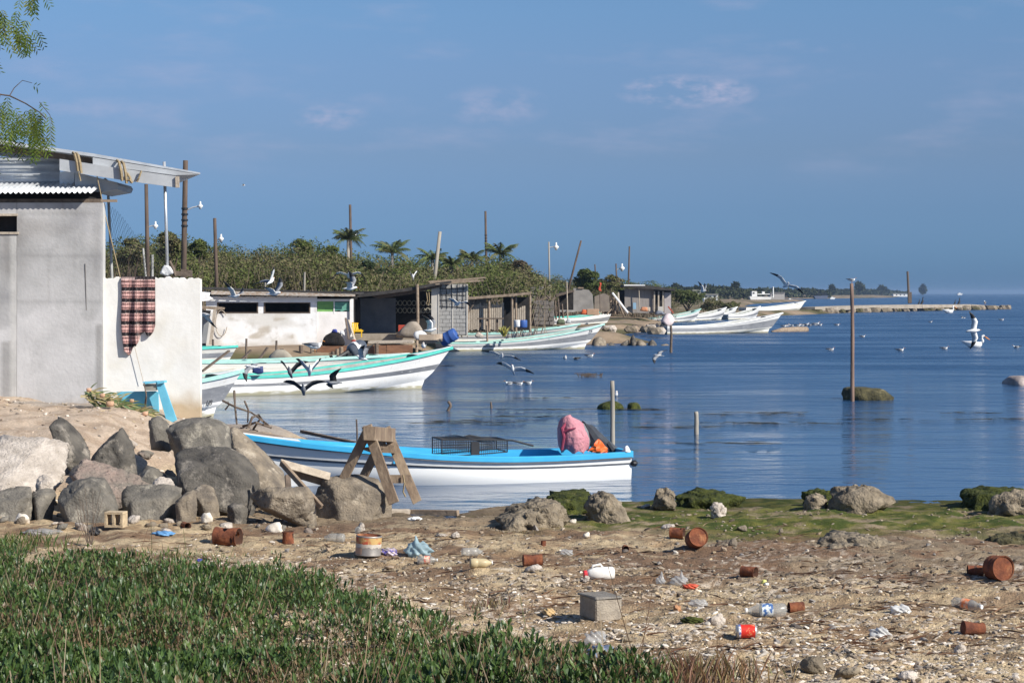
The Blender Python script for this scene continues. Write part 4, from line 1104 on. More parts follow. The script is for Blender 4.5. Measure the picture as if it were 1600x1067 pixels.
for x, y0, y1 in ((117, 239, 268), (122, 240, 271), (186, 251, 283), (193, 253, 287), (200, 270, 286)):
    MB().tube([at(x - 3, y0, YB + .3), at(x, y0 + 3, YB + .1), at(x + 3, (y0 + y1) / 2, YB + .08), at(x + 5, y1, YB + .1)], .03, 6).build('rope_lashing', ROPE, gbld)
m = MB().tube([at(123, 270, YB + .1), at(126, 283, YB + .12)], .016, 5); m.build('rope_end', ROPE, gbld); m = MB()
m.tube([at(197, 283, YB + .1), at(203, 281, YB + .08), at(207, 286, YB + .1)], .03, 5); m.build('rope_knot', ROPE, gbld); m = MB(); m.tube([at(221, 267, YB + .1), at(217, 279, YB + .08), at(214, 284, YB + .1)], .02, 5)
m.build('rope_lashing', ROPE, gbld)
m = MB().tube([at(148, 258, YB + .2), at(163, 330, YB + .25), at(188, 434, YB + .1)], .012, 5); m.build('hanging_rope', ROPE, gbld)
m = MB().tube([at(133, 412, YB - .004), at(134, 450, YB - .005), at(135, 485, YB - .004)], .008, 4); m.build('wall_crack', MORTAR, gbld)
m = MB(); m.beam(at(158, 314, YB + .1), at(183, 314, YB + .1), .05, .05); m.build('rafter_end', WOOD, gbld)

# --- the white wall beside it
ww = thing('white_wall', at(238, 650, YB), 'bright white limewashed wall with a stained foot, joined to the grey building', 'wall')
def wt(u, v, p):
    n = n2(p.x * 2.3, p.z * 2.3, 25, 4)
    c = lerp3((1, 1, 1), (.94, .92, .88), (n - .5) * 4)
    lim = .80 + (n - .5) * .25 - (.05 if u > .6 else -.12)
    return lerp3(c, (.66, .53, .38), (v - lim) * 9)
wallgrid('wall', 162, 313, lambda u: 434.5 + 1.6 * math.sin(u * 31) * math.sin(u * 17) + 1.2 * math.sin(u * 83), 668, YB + .06, .2, LIME, ww, wt, 60, 60)
bk = MB(); rows = []; cols_ = []
NU, NV = 60, 110
def bottom(u):
    return float(np.interp(u, [0, .08, .14, .2, .26, .34, .40, .46, .52, .58, .66, .74, .84, .94, 1], [548, 551, 556, 552, 544, 540, 541, 534, 522, 521, 517, 524, 525, 518, 508]))
for j in range(NV + 1):
    r = []
    for i in range(NU + 1):
        u, v = i / NU, j / NV
        yb = bottom(u)
        py = 433.0 + (yb - 433.0) * v
        x = 189.5 + 53.5 * u + 5 * (1 - u) * v * v + 1.2 * math.sin(v * 7) * (1 - u)
        off = .05 + .028 * math.sin(u * 17 + 1.2 * v) * (.5 + v) + .05 * math.exp(-((u - .42) / .05) ** 2) * v - .045 * math.exp(-((u - .5) / .05) ** 2) * v
        p = at(x, py, YB + .06)
        p.y -= max(.02, off)
        if v < .03: p.y = YB + .06 + .1 - v * 4.2; p.z = at(0, 432.2, YB).z
        r.append(p)
        s = (py - 433) / 88.0 * 5.0 + .12
        f = s % 1
        a = .96
        t_ = (u * 9) % 1
        c = (.50, .27, .245)
        if f < .34: c = (.025, .02, .022)
        elif f < .40: c = (.62, .45, .41)
        elif abs(f - .52) < .05 or abs(f - .86) < .05: c = (.09, .06, .06)
        elif abs(f - .69) < .04: c = (.60, .40, .37)
        if t_ < .14 and f > .34: c = tuple(q_ * .45 for q_ in c)
        elif t_ < .22: c = tuple(min(1, q_ * 1.2 + .03) for q_ in c)
        cols_.append((*c, 1))
    rows.append(r) if False else None
    rows.append(r)
bk.grid(rows, flip=True)
blk = tag(bk.build('blanket', M('plaid wool', (1, 1, 1), (.86, .86, .86), scale=60, rough=1, attr='tint', spec=.05, bump=.3, bscale=120, bdist=.005), None, smooth=True, loc=at(215, 480, YB), colors=cols_, solid=.008), 'pink and black plaid blanket hung over the white wall', 'blanket')
m = MB(); m.tube([at(210, 540, YB - .02), at(224, 596, YB - .02)], .006, 4)
tag(m.build('string', WOODP, None, loc=at(215, 560, YB)), 'thin string hanging from the plaid blanket down to the turquoise stand', 'string')
# --- what stands behind the white wall
m = MB().tube([at(256.5, 253, 38.6), at(262.5, 440, 38.6)], .031, 10)
tag(m.build('metal_pole', M('galvanised pipe', (.60, .62, .64), (.48, .50, .52), scale=5, rough=.35, metal=.5), None, smooth=True, loc=at(262, 440, 38.6)), 'slim silver metal pole rising behind the white wall', 'pole')
m = MB()
V, Fc = rock_mesh([tuple(at(x, y, Y)) for x, y in ((249, 428), (256, 414), (266, 416), (272, 427), (262, 432)) for Y in (38.35, 38.75)], 9, 4, rough=.12, soft=12, nsc=3)
m.add([Vector(v) for v in V], Fc)
tag(m.build('white_plastic_bag', CLOTHW, None, smooth=True, loc=at(262, 430, 38.5)), 'crumpled white plastic bag at the foot of the silver pole on the white wall', 'plastic bag')
m = MB(); m.tube([at(265, 408, 38.7), at(271, 420, 38.7), at(274, 432, 38.7)], [.03, .035, .03], 6); m.beam(at(270, 427, 38.75), at(300, 429, 38.75), .1, .1); m.beam(at(283, 424, 38.8), at(300, 426, 38.8), .06, .09)
tag(m.build('old_timber', WOODD, None, loc=at(280, 430, 38.7)), 'dark broken timbers lying along the top of the white wall', 'timber')
fp = thing('net_fence', at(215, 432, 40), 'slack dark netting strung between thin posts behind the white wall', 'fence')
for (xa, ya, xb, yb, r_) in ((169, 303, 175, 436, .03), (223.5, 388, 228, 436, .022), (238, 398, 238, 436, .028)):
    MB().tube([at(xa, ya, 40), at(xb, yb, 40)], r_, 7).build('fence_post', M('thin grey post', (.42, .42, .41), (.3, .3, .29), scale=8, rough=.7), fp)
m = MB()
A = lambda u, v: at(172 + 95 * u, (322 + 40 * math.sin(u * 2.4) ** 2 + 38 * u) + (436 - (322 + 40 * math.sin(u * 2.4) ** 2 + 38 * u)) * v, 40.05 + .12 * math.sin(5 * u + 3 * v))
for i in range(33): m.tube([A(min(1, max(0, (i - 8) / 24 + .33 * q_)), q_) for q_ in np.linspace(0, 1, 9)], .0022, 3, cap=False)
for i in range(33): m.tube([A(min(1, max(0, i / 24 - .33 * q_)), q_) for q_ in np.linspace(0, 1, 9)], .0022, 3, cap=False)
tag(m.build('netting', WIRE, fp), kind='stuff')
# --- turquoise stand
TQ = M('light turquoise paint', (.16, .50, .66), (.12, .42, .58), scale=5, rough=.6, col3=(.45, .55, .58), scale3=6, amt3=(.66, .8))
st = thing('wooden_stand', at(230, 655, 37.3), 'turquoise painted wooden stand leaning against the white wall, a grey tray on top', 'stand')
m = MB(); prism(m, [(182, 612), (243, 611), (247, 613), (249, 668), (232, 662), (205, 640), (186, 624)], 37.4, .06); m.build('side_panel', TQ, st)
m = MB(); prism(m, [(243, 597), (254, 595), (276, 656), (262, 664)], 37.1, .07); m.build('leaning_board', TQ, st)
m = MB(); prism(m, [(222, 597), (245, 595.5), (247, 598), (226, 600)], 37.05, .3); prism(m, [(245, 596), (256, 595), (257, 598), (246, 600)], 37.04, .3); m.build('top_board', TQ, st)
m = MB(); prism(m, [(223, 600.5), (243, 600.5), (243, 610), (228, 610)], 37.1, .25); m.build('tray', M('grey tray', (.33, .32, .28), (.24, .23, .2), scale=6), st)
m = MB().tube([at(225, 598, 37.0), at(229, 620, 37.0), at(227, 640, 37.2)], .012, 4).tube([at(229, 612, 37.0), at(226, 632, 37.1), at(232, 650, 37.2)], .01, 4); m.build('rope', WOODD, st)
# --- heap of dried palm leaves
hp = thing('leaf_heap', at(180, 640, 36.6), 'heap of dried palm leaves and coconut husks at the foot of the grey building', 'leaf heap')
rg = random.Random(3); m = MB(); cc = []
for i in range(240):
    u = rg.random()
    px, py = 132 + 95 * u + rg.uniform(-8, 8), 616 + 34 * u + rg.uniform(-7, 7)
    Y = 36.9 - .5 * rg.random()
    p = at(px, py, Y); L = rg.uniform(.15, .5)
    an = rg.gauss(.5, .5); d = Vector((math.cos(an) * L, rg.uniform(-.15, .1), -math.sin(an) * L * .75 + rg.uniform(-.02, .1)))
    w_ = Vector((.0, .008, .014)) * rg.uniform(.8, 1.8)
    m.add([p - w_, p + w_, p + d * .55 + w_ * .8 + Vector((0, 0, .03)), p + d, p + d * .55 - w_ * .8 + Vector((0, 0, .03))], [(0, 1, 2, 3, 4)])
    c = rg.choice([(.46, .38, .18), (.36, .33, .14), (.24, .30, .12), (.52, .44, .27), (.13, .22, .10)]); cc += [(*c, 1)] * 5
tag(m.build('dry_leaves', M('dry palm leaf', (1, 1, 1), (.7, .7, .7), scale=12, rough=.8, attr='tint', trans=.2), hp, colors=cc), kind='stuff')
for i, (px, py, r_) in enumerate([(172, 631, .075), (186, 643, .05), (206, 626, .045), (227, 646, .06), (139, 609, .05), (160, 618, .05)]):
    V, Fc = rock_mesh([tuple(at(px, py, 36.2) + Vector((r_ * a, r_ * b, r_ * c))) for a in (-1, 1) for b in (-1, 1) for c in (-.8, .8)], i, 2, rough=.1, soft=6)
    MB().add([Vector(v) for v in V], Fc).build('coconut_husk', M('pinkish husk', (.55, .33, .22), (.40, .26, .16), scale=9), hp, smooth=True)

# --- the low white building on the far shore
Y2 = 95.0
lb = thing('low_building', at(430, 540, Y2 + 2), 'long low white building with two dark window openings and green panels', 'building')
def lt(u, v, p):
    n = n2(p.x * .8, p.z * 1.6, 35, 4)
    c = lerp3((1.08, 1.08, 1.08), (.86, .84, .80), (n - .45) * 4)
    c = lerp3(c, (.66, .60, .52), (n2(p.x * 1.3, p.z * 1.5, 37, 4) - .52) * 7 * (1 if .15 < v < .75 else .3))
    return lerp3(c, (.60, .50, .40), (v - .82) * 4)
wallgrid('wall', 322, 495, 489, 544, Y2, .2, LIMEOLD, lb, lt, 50, 24)
for x0, x1, y0, y1 in ((322, 495, 463, 472.5), (322, 339, 472.5, 489), (403.5, 412, 472.5, 489), (485, 495, 472.5, 489)):
    wallgrid('wall', x0, x1, y0, y1, Y2 - (.02 if y0 == 463 else 0), .2, LIMEOLD, lb, lambda u, v, p: (1.12, 1.12, 1.12), 6, 3)
wallgrid('wall', 495.5, 549, 487, 544, Y2 + .05, .2, LIMEOLD, lb, lambda u, v, p: lerp3((1.1, 1.07, 1.05), (.95, .88, .84), n2(p.x, p.z * 2, 44) + (v - .5) * .8), 20, 20)
m = MB()
for x0, x1 in ((339, 403.5), (412, 485)):
    fb(m, x0, 472.5, x1, 474, Y2 - .015, .12); fb(m, x0, 488, x1, 489.5, Y2 - .015, .12); fb(m, x0, 474, x0 + 2, 488, Y2 - .015, .12); fb(m, x1 - 2, 474, x1, 488, Y2 - .015, .12)
m.build('window_frame', WOODD, lb)
m = MB(); fb(m, 322, 455, 550, 544, Y2 + 3, .1); fb(m, 322, 489, 550, 545, Y2 + .3, .05); m.build('dark_interior', DARKIN, lb)
m = MB(); fb(m, 496, 471, 521, 487, Y2 + .08, .05); m.build('shutter_panel', GREENP, lb)
m = MB(); fb(m, 523, 472, 546, 484, Y2 + .07, .05); prism(m, [(523, 484), (546, 484), (545, 487), (540, 484.5), (534, 487), (530, 484.5), (524, 486)], Y2 + .07, .05); m.build('shutter_panel', GREENB, lb)
m = MB(); fb(m, 521.2, 470, 522.8, 490, Y2 + .04, .08); fb(m, 495, 467, 549, 471, Y2 + .06, .1); fb(m, 546.5, 467, 551.5, 530, Y2 - .05, .25); m.build('door_frame', LIMEOLD, lb, colors=[(1.1, 1.08, 1.05, 1)] * 24)
m = MB(); prism(m, [(313, 448.5), (400, 452.5), (556, 457), (556, 460), (400, 455.8), (313, 452)], Y2 - .4, 5); m.build('roof_slab', TARSHEET, lb)
m = MB(); prism(m, [(330, 454.5), (440, 456.6), (555, 459.8), (555, 463.3), (440, 462), (330, 460.2)], Y2 - .45, .04); m.build('roof_edge_sheet', RUSTY, lb)
m = MB()
for i in range(12): fb(m, 345 + 17 * i, 461, 347 + 17 * i, 464, Y2 - .3, 1.5)
m.build('rafter', WOODD, lb)
m = MB(); prism(m, [(313, 456), (326, 457), (324, 463), (331, 467), (326, 470), (313, 471)], Y2 - 1.2, .6); m.build('torn_ceiling', LIMEOLD, lb, colors=[(1.1, 1.1, 1.1, 1)] * 12)
ps = thing('lean_to', at(325, 535, 92), 'small grey lean-to with a slanting post beside the low white building', 'shed')
m = MB(); prism(m, [(300, 478), (338, 480), (344, 481), (343, 484), (300, 482)], 92, 1.6); m.build('roof', WOOD, ps)
m = MB(); prism(m, [(300, 484), (329, 485), (322, 536), (300, 538)], 92.6, .1); m.build('wall', M('grey sheet wall', (.30, .31, .32), (.24, .25, .26), scale=2), ps)
m = MB().beam(at(336, 483, 92.05), at(329, 538, 92.05), .16, .14); m.build('post', WOODP, ps)
m = MB(); m.tube([at(340 + 9 * math.cos(a) + 6, 505 + 20 * math.sin(a), Y2 - .1) for a in np.linspace(.3, 5.6, 20)], .02, 4, cap=False)
tag(m.build('hose', WOODP, None, loc=at(345, 505, Y2 - .1)), 'thin loop of hose hung on the low white building', 'hose')
# --- the open sided hut
Y3 = 97.0
oh = thing('open_hut', at(640, 525, Y3 + 2), 'open fronted hut with a dark interior, sloping black roof and grey block end wall', 'hut')
m = MB(); fb(m, 551, 455, 675, 524, Y3 + 4.5, .15); m.build('back_wall', DARKIN, oh)
m = MB(); fb(m, 563, 466, 618, 524, Y3 + 3.2, .15); m.build('partition', M('dim blue wall', (.22, .24, .28), (.15, .165, .2), scale=1.5), oh)
m = MB(); fb(m, 549, 465, 551, 522, Y3, 3); m.build('door_jamb', WOODP, oh)
m = MB(); fb(m, 551, 468, 563, 524, Y3 + 1.5, .08); m.build('door_leaf', DARKIN, oh)
m = MB()
for r_ in range(2):
    for c_ in range(9):
        cx, cy = 618 + 7.2 * c_, 473.5 + 11.5 * r_
        c0 = at(cx, cy, Y3 + 4.4)
        m2 = MB()
        loop = [c0 + Vector((.105 * math.cos(a), 0, .13 * math.sin(a))) for a in np.linspace(0, 2 * math.pi, 13)]
        m2.tube(loop, .022, 5, cap=False)
        m2.build('vent_block', M('dim vent block', (.42, .39, .31), (.32, .30, .24), scale=6), oh)
m = MB(); fb(m, 545, 522, 676, 532, Y3 - .3, 5); m.build('floor_slab', M('dusty slab', (.36, .31, .25), (.26, .22, .17), scale=3), oh)
m = MB(); prism(m, [(543, 462), (640, 449.5), (690, 440.5), (705, 439), (705, 441.5), (692, 444), (640, 454.5), (580, 462.5), (543, 466)], Y3 - .5, 6); m.build('roof', TARSHEET, oh)
m = MB(); prism(m, [(580, 462), (640, 454), (690, 444), (690, 448), (640, 460), (590, 467)], Y3 - .1, .12); m.build('roof_beam_or_shade', WOODD, oh)
rg = random.Random(12)
for i in range(9):
    m = MB(); x0 = 668 + rg.uniform(0, 25); y0 = 441 - i * .6 + 2.6; x1 = 725 + rg.uniform(0, 38)
    m.beam(at(x0, y0 + .8, Y3 - .4 + i * .55), at(x1, y0 - 5 + rg.uniform(-1, 1.5), Y3 - .3 + i * .55), .22, .05); m.build('roof_plank', WOOD, oh)
m = MB(); fb(m, 686, 443.5, 729, 524, Y3 + .02, .14); m.build('block_core', MORTAR, oh)
ny, nx_ = 13, 4
for j in range(ny):
    y0 = 444 + (523 - 444) / ny * j; y1 = 444 + (523 - 444) / ny * (j + 1)
    xs = [686.3 + (728.7 - 686.3) / nx_ * (i + (.5 if j % 2 else 0)) for i in range(nx_ + 1)]
    xs = [x for x in xs if x < 728] + [728.7]
    if j % 2: xs = [686.3] + xs
    for xa, xb in zip(xs, xs[1:]):
        m = MB(); fb(m, xa + .25, y0 + .3, xb - .25, y1 - .25, Y3 + .005 + random.uniform(-.006, .006), .1, jit=.004); m.build('concrete_block', BLOCK, oh)
m = MB(); fb(m, 674, 446, 684.5, 524, Y3 - .02, .3); fb(m, 684.5, 443, 686.2, 524, Y3 - .05, .2); fb(m, 706, 444, 708, 524, Y3 - .02, .1); fb(m, 728.8, 444, 731, 524, Y3 - .03, .25); m.build('wall_column', M('pale cement', (.52, .49, .44), (.44, .41, .36), scale=3), oh)
m = MB()
for i in range(5): m.tube([at(688 + 9 * i, 444, Y3 - .03), at(691 + 8 * i, 482, Y3 - .03)], .016, 4)
for i in range(4): m.tube([at(686, 451 + 9 * i, Y3 - .03), at(727, 452 + 9.5 * i, Y3 - .03)], .014, 4)
m.build('rebar_grid', WIRE, oh)
m = MB().tube([at(652, 444, Y3 - .6), at(653, 500, Y3 - .6), at(651, 552, Y3 - 3)], [.075, .07, .07], 8); m.build('roof_post', WOOD, oh)
m = MB().tube([at(666, 455, Y3 - .2), at(668, 470, Y3 - .2), at(666, 474, Y3 - .2), at(669, 477, Y3 - .2), at(671, 470, Y3 - .2), at(670, 455, Y3 - .2)], .025, 5); m.build('hanging_rope', ROPE, oh)
# things in and round the hut
YEL = M('yellow plastic', (.80, .50, .02), (.70, .42, .02), scale=5, rough=.4)
ch = thing('plastic_chair', at(558, 526, 94.5), 'yellow plastic chair beside the open hut', 'chair')
m = MB()
for i in range(4): m.beam(at(551.5 + 2.6 * i, 516, 94.6), at(550.5 + 2.4 * i, 504.5, 94.8), .05, .03)
m.beam(at(550, 504.5, 94.8), at(560, 505.5, 94.8), .08, .05); m.build('backrest', YEL, ch)
m = MB(); prism(m, [(551, 516), (563, 514.5), (567, 517), (566, 518.5), (553, 518.5)], 94.2, .45); m.build('seat', YEL, ch)
for x, Y in ((553, 94.2), (565, 94.2), (554, 94.6), (565, 94.6)): MB().beam(at(x, 518, Y), at(x, 527, Y), .05, .05).build('leg', YEL, ch)
m = MB(); V, Fc = rock_mesh([tuple(at(x, y, Y)) for x, y in ((502, 540), (505, 526), (516, 519), (530, 519), (538, 530), (540, 541)) for Y in (92.5, 94.3)], 7, 4, rough=.14, soft=10); m.add([Vector(v) for v in V], Fc)
tag(m.build('net_pile', M('black fishing net', (.035, .030, .028), (.016, .015, .016), scale=12, rough=1, bump=1, bscale=30, bdist=.06), None, smooth=True, loc=at(520, 540, 93)), 'heap of black fishing net against the low white building', 'net')
def lump(name, pts, Y, dep, mat, label, cat, seed=1, rough=.12, soft=8, sub=3, group=None, nsc=2.2):
    m = MB(); V, Fc = rock_mesh([tuple(at(x, y, yy)) for x, y in pts for yy in (Y, Y + dep)], seed, sub, rough=rough, soft=soft, nsc=nsc); m.add([Vector(v) for v in V], Fc)
    o = m.build(name, mat, None, smooth=True, loc=at(sum(p[0] for p in pts) / len(pts), max(p[1] for p in pts), Y + dep / 2))
    return tag(o, label, cat, group)
BLUEP = M('blue plastic', (.045, .11, .34), (.035, .085, .27), scale=5, rough=.5)
lump('blue_cloth', [(517, 520), (520, 514), (526, 514), (528, 520)], 92.8, .4, M('navy cloth', (.05, .07, .30), (.03, .04, .2), scale=9), 'dark blue cloth thrown on the black net heap', 'cloth', 3)
lump('white_bundle', [(530, 522), (533, 516), (538, 518), (539, 525)], 92.8, .4, CLOTHW, 'small white bundle at the side of the black net heap', 'bundle', 4)
lump('red_rag', [(548, 540), (549, 531), (556, 530), (557, 540)], 92.4, .4, M('red cloth', (.38, .06, .04), (.25, .04, .03), scale=9), 'red and brown rags between the net heap and the yellow chair', 'rags', 6)
for (x0, y0, x1, y1), lab in (((540, 497, 545, 530), 'thin dark stick leaning by the black net heap'), ((545, 500, 555, 533), 'pale board leaning by the black net heap')):
    tag(MB().beam(at(x0, y0, 94), at(x1, y1, 93.4), .09, .05).build('leaning_stick', WOODP if 'board' in lab else WOODD, None, loc=at(x1, y1, 93.4)), lab, 'stick')
tag(MB().span(at(622, 508, 96), at(633, 524, 96) + Vector((0, .5, 0))).build('red_crate', M('red plastic', (.46, .07, .04), (.36, .05, .03), scale=4), None, loc=at(627, 524, 96), bevel=.02), 'red crate in the shade of the open hut', 'crate')
lump('sand_pile', [(612, 528), (626, 512), (640, 501), (650, 500), (662, 512), (668, 530)], 94.5, 1.4, M('grey brown sand', (.34, .29, .235), (.26, .215, .17), scale=6, rough=1), 'grey brown heap in front of the dark hut opening', 'heap', 8, .07)
lump('white_sacks', [(645, 526), (648, 517), (660, 516), (668, 521), (668, 530), (650, 532)], 93.5, .7, CLOTHW, 'white sacks lying by the hut post', 'sacks', 9)
m = MB()
rows = []
for i in range(9):
    u = i / 8; x = 655 + 36 * u; hw = .34 * (1 - max(0, u - .6) ** 2 * 4)
    rows.append([at(x, 523 - 1.5 * u, 92.4 + .35 - hw), at(x, 531 + (-2 if u > .8 else 0), 92.4 + .35 - hw * .9), at(x, 536 - 6 * max(0, u - .5), 92.75), at(x, 531, 92.75 + hw * .9), at(x, 523 - 1.5 * u, 92.75 + hw)])
m.grid(rows); m.add(rows[0], [(0, 1, 2, 3, 4)])
tag(m.build('dinghy', M('beige dinghy paint', (.48, .38, .28), (.38, .29, .21), scale=4, rough=.8), None, solid=.04, loc=at(672, 536, 92.7)), 'small beige dinghy lying on the dock in front of the hut', 'dinghy')
dr = thing('plastic_drum', at(702, 536, 93), 'blue plastic drum lying tilted at the end of the dock', 'drum')
MX = Matrix.Translation(at(701, 527, 93)) @ Matrix.Rotation(R(62), 4, Vector((.3, 1, .1)))
MB().lathe([(.26, -.42), (.30, -.38), (.30, -.16), (.315, -.13), (.30, -.10), (.30, .12), (.315, .15), (.30, .18), (.30, .38), (.26, .42)], 18, MX).build('drum_body', BLUEP, dr, smooth=True)
MB().lathe([(.05, .40), (.05, .45)], 8, MX @ Matrix.Translation((.15, 0, 0))).build('drum_cap', BLACKP, dr)
dk = thing('wooden_dock', at(580, 550, 90.5), 'low dock of red brown boards on short stakes below the open hut', 'dock')
for x0, x1, y in ((495, 548, 541), (548, 604, 540), (604, 645, 539)):
    m = MB(); fb(m, x0, y, x1 - .5, y + 13, 90.4, .08, jit=.02); m.build('board', WOODR, dk)
m = MB(); fb(m, 575, 533, 645, 536.5, 90.8, 1.6, jit=.02); m.build('deck', WOODP, dk)
for x, y0, y1 in ((527, 545, 566), (533, 542, 566), (588, 536, 558), (470, 540, 563), (440, 545, 566), (486, 538, 565), (520, 549, 566)):
    MB().tube([at(x, y0, 90.2), at(x + 1, y1 + 6, 90.2)], .10 if x != 486 else .05, 7).build('stake', WOOD if x % 2 else WOODD, dk)
for x, y0, y1, lab in ((333, 530, 552, 'thin rusty stake by the turquoise bow beyond the white wall'), (385, 529, 551, 'thin rusty stake left of the pale dome in front of the low building'), (432, 532, 552, 'short dark stake right of the pale dome in front of the low building')):
    tag(MB().tube([at(x, y0, 84), at(x - .5, y1 + 12, 84)], .05, 6).build('mooring_stake', WOODD, None, loc=at(x, y1, 84)), lab, 'stake')
lump('grey_tarp', [(415, 566), (422, 552), (432, 545), (446, 546), (458, 556), (462, 568)], 72.0, 1.2, M('grey brown tarpaulin', (.36, .32, .26), (.28, .25, .20), scale=4, rough=.9), 'pale brown tarpaulin heap in the old faded boat', 'tarpaulin', 14, .05, 10)
for i, (x0, x1, y, lab) in enumerate(((368, 392, 560, 'dark propped board leaning over the old faded boat, left one'), (400, 418, 556, 'dark propped board leaning over the old faded boat, right one'), (316, 358, 568, 'long dark oar leaning behind the white wall'))):
    tag(MB().beam(at(x0, y + 12, 63 if i == 2 else 70), at(x1, y - 13 if i < 2 else 548, 64 if i == 2 else 70.5), .10, .05).build('oar' if i == 2 else 'plank', WOODD, None, loc=at(x0, y + 12, 68)), lab, 'oar' if i == 2 else 'plank')
lump('blue_crate', [(394, 582), (395, 573), (411, 572), (412, 583), (404, 585)], 60.0, .3, M('navy plastic', (.035, .055, .17), (.025, .04, .12), scale=4, rough=.5), 'navy blue crate standing in the turquoise rimmed boat', 'crate', 15, .01, 40)
# --- palisade shack
Y4 = 106.0
sh = thing('palisade_shack', at(780, 517, Y4 + 1.5), 'shack with a flat pole roof and a wall of upright pale planks', 'shack')
m = MB(); prism(m, [(727, 464.5), (800, 459), (830, 456), (830, 460), (800, 463), (727, 468.5)], Y4 - .5, 4); m.build('roof', WOOD, sh)
m = MB(); fb(m, 733, 466, 760, 478, Y4 + .3, .06); m.build('wall_sheet', M('grey brown sheet', (.30, .28, .25), (.24, .22, .2), scale=3), sh)
m = MB(); fb(m, 731, 480, 790, 517, Y4 + .16, .03); m.build('dark_backing', DARKIN, sh)
for i in range(17):
    x = 732.5 + 3.25 * i
    MB().span(at(x + .35, 474.5 + 2.5 * math.sin(i * 2.3), Y4), at(x + 2.75, 515.5 + math.sin(i * 1.7), Y4 + .01) + Vector((0, .04, 0)), jit=.006).build('plank', WOODP, sh)
m = MB(); fb(m, 786, 464, 829, 516, Y4 + 3, .06); m.build('back_wall', DARKIN, sh)
for i in range(6): MB().span(at(803 + 3.1 * i, 480 + 2 * math.sin(i), Y4 + .6), at(805.4 + 3.1 * i, 506, Y4 + .62) + Vector((0, .04, 0)), jit=.006).build('plank', WOODP, sh)
for x, Y in ((730.5, Y4 - .2), (764, Y4 - .3), (800, Y4 - .3), (806, Y4 - .1), (828, Y4 + 1.5)): MB().tube([at(x, 461, Y), at(x + .3, 518, Y)], .07, 7).build('post', WOOD, sh)
m = MB().beam(at(732, 488, Y4 - .2), at(745, 468, Y4 - .2), .07, .07); m.build('brace', WOODD, sh)
tb2 = thing('work_table', at(763, 518, 103.5), 'dark rough table with two legs in front of the plank wall', 'table')
MB().span(at(745, 497, 103.3), at(787, 499, 103.3) + Vector((0, .8, 0)), jit=.01).build('tabletop', WOODD, tb2)
for x in (750, 777): MB().beam(at(x, 499, 103.5), at(x, 519, 103.5), .11, .1).build('leg', WOODD, tb2)
MB().beam(at(761, 499, 103.8), at(761, 527, 101), .09, .09).build('leg', WOOD, tb2)
for x, r_, h0, h1, mt, lab in ((809, .22, 500, 511, CLOTHW, 'white bucket under the palisade shack roof'), (817, .24, 500, 512, BLUEP, 'blue drum under the palisade shack roof')):
    b_ = at(x, h1, 105); t_ = at(x, h0, 105)
    tag(MB().lathe([(r_ * .9, 0), (r_, .05), (r_, t_.z - b_.z - .05), (r_ * .92, t_.z - b_.z)], 14, Matrix.Translation(b_)).build('bucket' if mt is CLOTHW else 'drum', mt, None, smooth=True, loc=b_), lab, 'bucket' if mt is CLOTHW else 'drum')
m = MB(); cc = []
for i in range(60):
    a = rg.uniform(0, 6.28); p = at(787 + rg.uniform(-1.5, 1.5), 526, 101); e_ = p + Vector((math.cos(a) * rg.uniform(.1, .4), math.sin(a) * .3, rg.uniform(.25, .62)))
    w_ = Vector((.02, 0, .01)); m.add([p - w_, p + w_, (p + e_) / 2 + w_ * 1.4 + Vector((0, 0, .08)), e_, (p + e_) / 2 - w_ * 1.4 + Vector((0, 0, .08))], [(0, 1, 2, 3, 4)]); cc += [(*rg.choice([(.55, .47, .08), (.42, .40, .08), (.60, .55, .22)]), 1)] * 5
tag(m.build('yellow_plant', M('yellow leaf', (1, 1, 1), (.8, .8, .8), attr='tint', rough=.7, trans=.3), None, loc=at(787, 526, 101), colors=cc), 'small spiky yellow plant behind the long white boat', 'plant')
lump('white_rubble', [(741, 524), (746, 518), (752, 520), (757, 525), (754, 529), (744, 528)], 101, .5, PALE, 'whitish rubble on the shore left of the mooring stake', 'rubble', 22)
tag(MB().tube([at(761, 508, 99.5), at(761.5, 534, 99.5)], .06, 6).build('mooring_stake', WOOD, None, loc=at(761, 534, 99.5)), 'mooring stake on the shore behind the long white boat', 'stake')
# --- dark block hut
dh = thing('block_hut', at(847, 506, 121.5), 'ruined dark grey block hut with a tall chimney like corner', 'hut')
DB = M('dark grey blocks', (.20, .18, .165), (.13, .12, .11), scale=3, rough=1, bump=.6, bscale=12, bdist=.04)
m = MB(); fb(m, 829, 449, 843, 509, 121, 1.2, jit=.03); fb(m, 842, 449, 850, 453, 121.2, .7, jit=.05); m.build('corner_pillar', DB, dh)
m = MB(); fb(m, 834, 470, 865, 509, 120.4, 1.6, jit=.05); m.build('wall', DB, dh)
for j in range(6):
    for i in range(4):
        MB().span(at(834.5 + 7.6 * i + (2 if j % 2 else 0), 471 + 6.2 * j, 120.3), at(841.4 + 7.6 * i + (2 if j % 2 else 0), 476.4 + 6.2 * j, 120.31) + Vector((0, .1, 0)), jit=.02).build('concrete_block', DB, dh)
m = MB()
for i in range(7): m.beam(at(838 + rg.uniform(0, 25), 470, 120.8), at(840 + rg.uniform(0, 28), 461 + rg.uniform(0, 5), 121), .1, .12)
m.build('broken_top', WOODD, dh)
m = MB(); fb(m, 828, 480, 834, 508, 121.8, .05); m.build('doorway', DARKIN, dh)
for x, y0, y1 in ((867, 470, 500), (872, 467, 498), (878, 475, 497)): tag(MB().tube([at(x, y0, 124), at(x + 2, y1, 124)], .06, 5).build('leaning_post', WOODD, None, loc=at(x, y1, 124)), {867: 'dark post close beside the ruined block hut', 872: 'dark post between the ruined hut and the dark shelter', 878: 'shorter dark post at the door of the dark shelter'}[x], 'post')
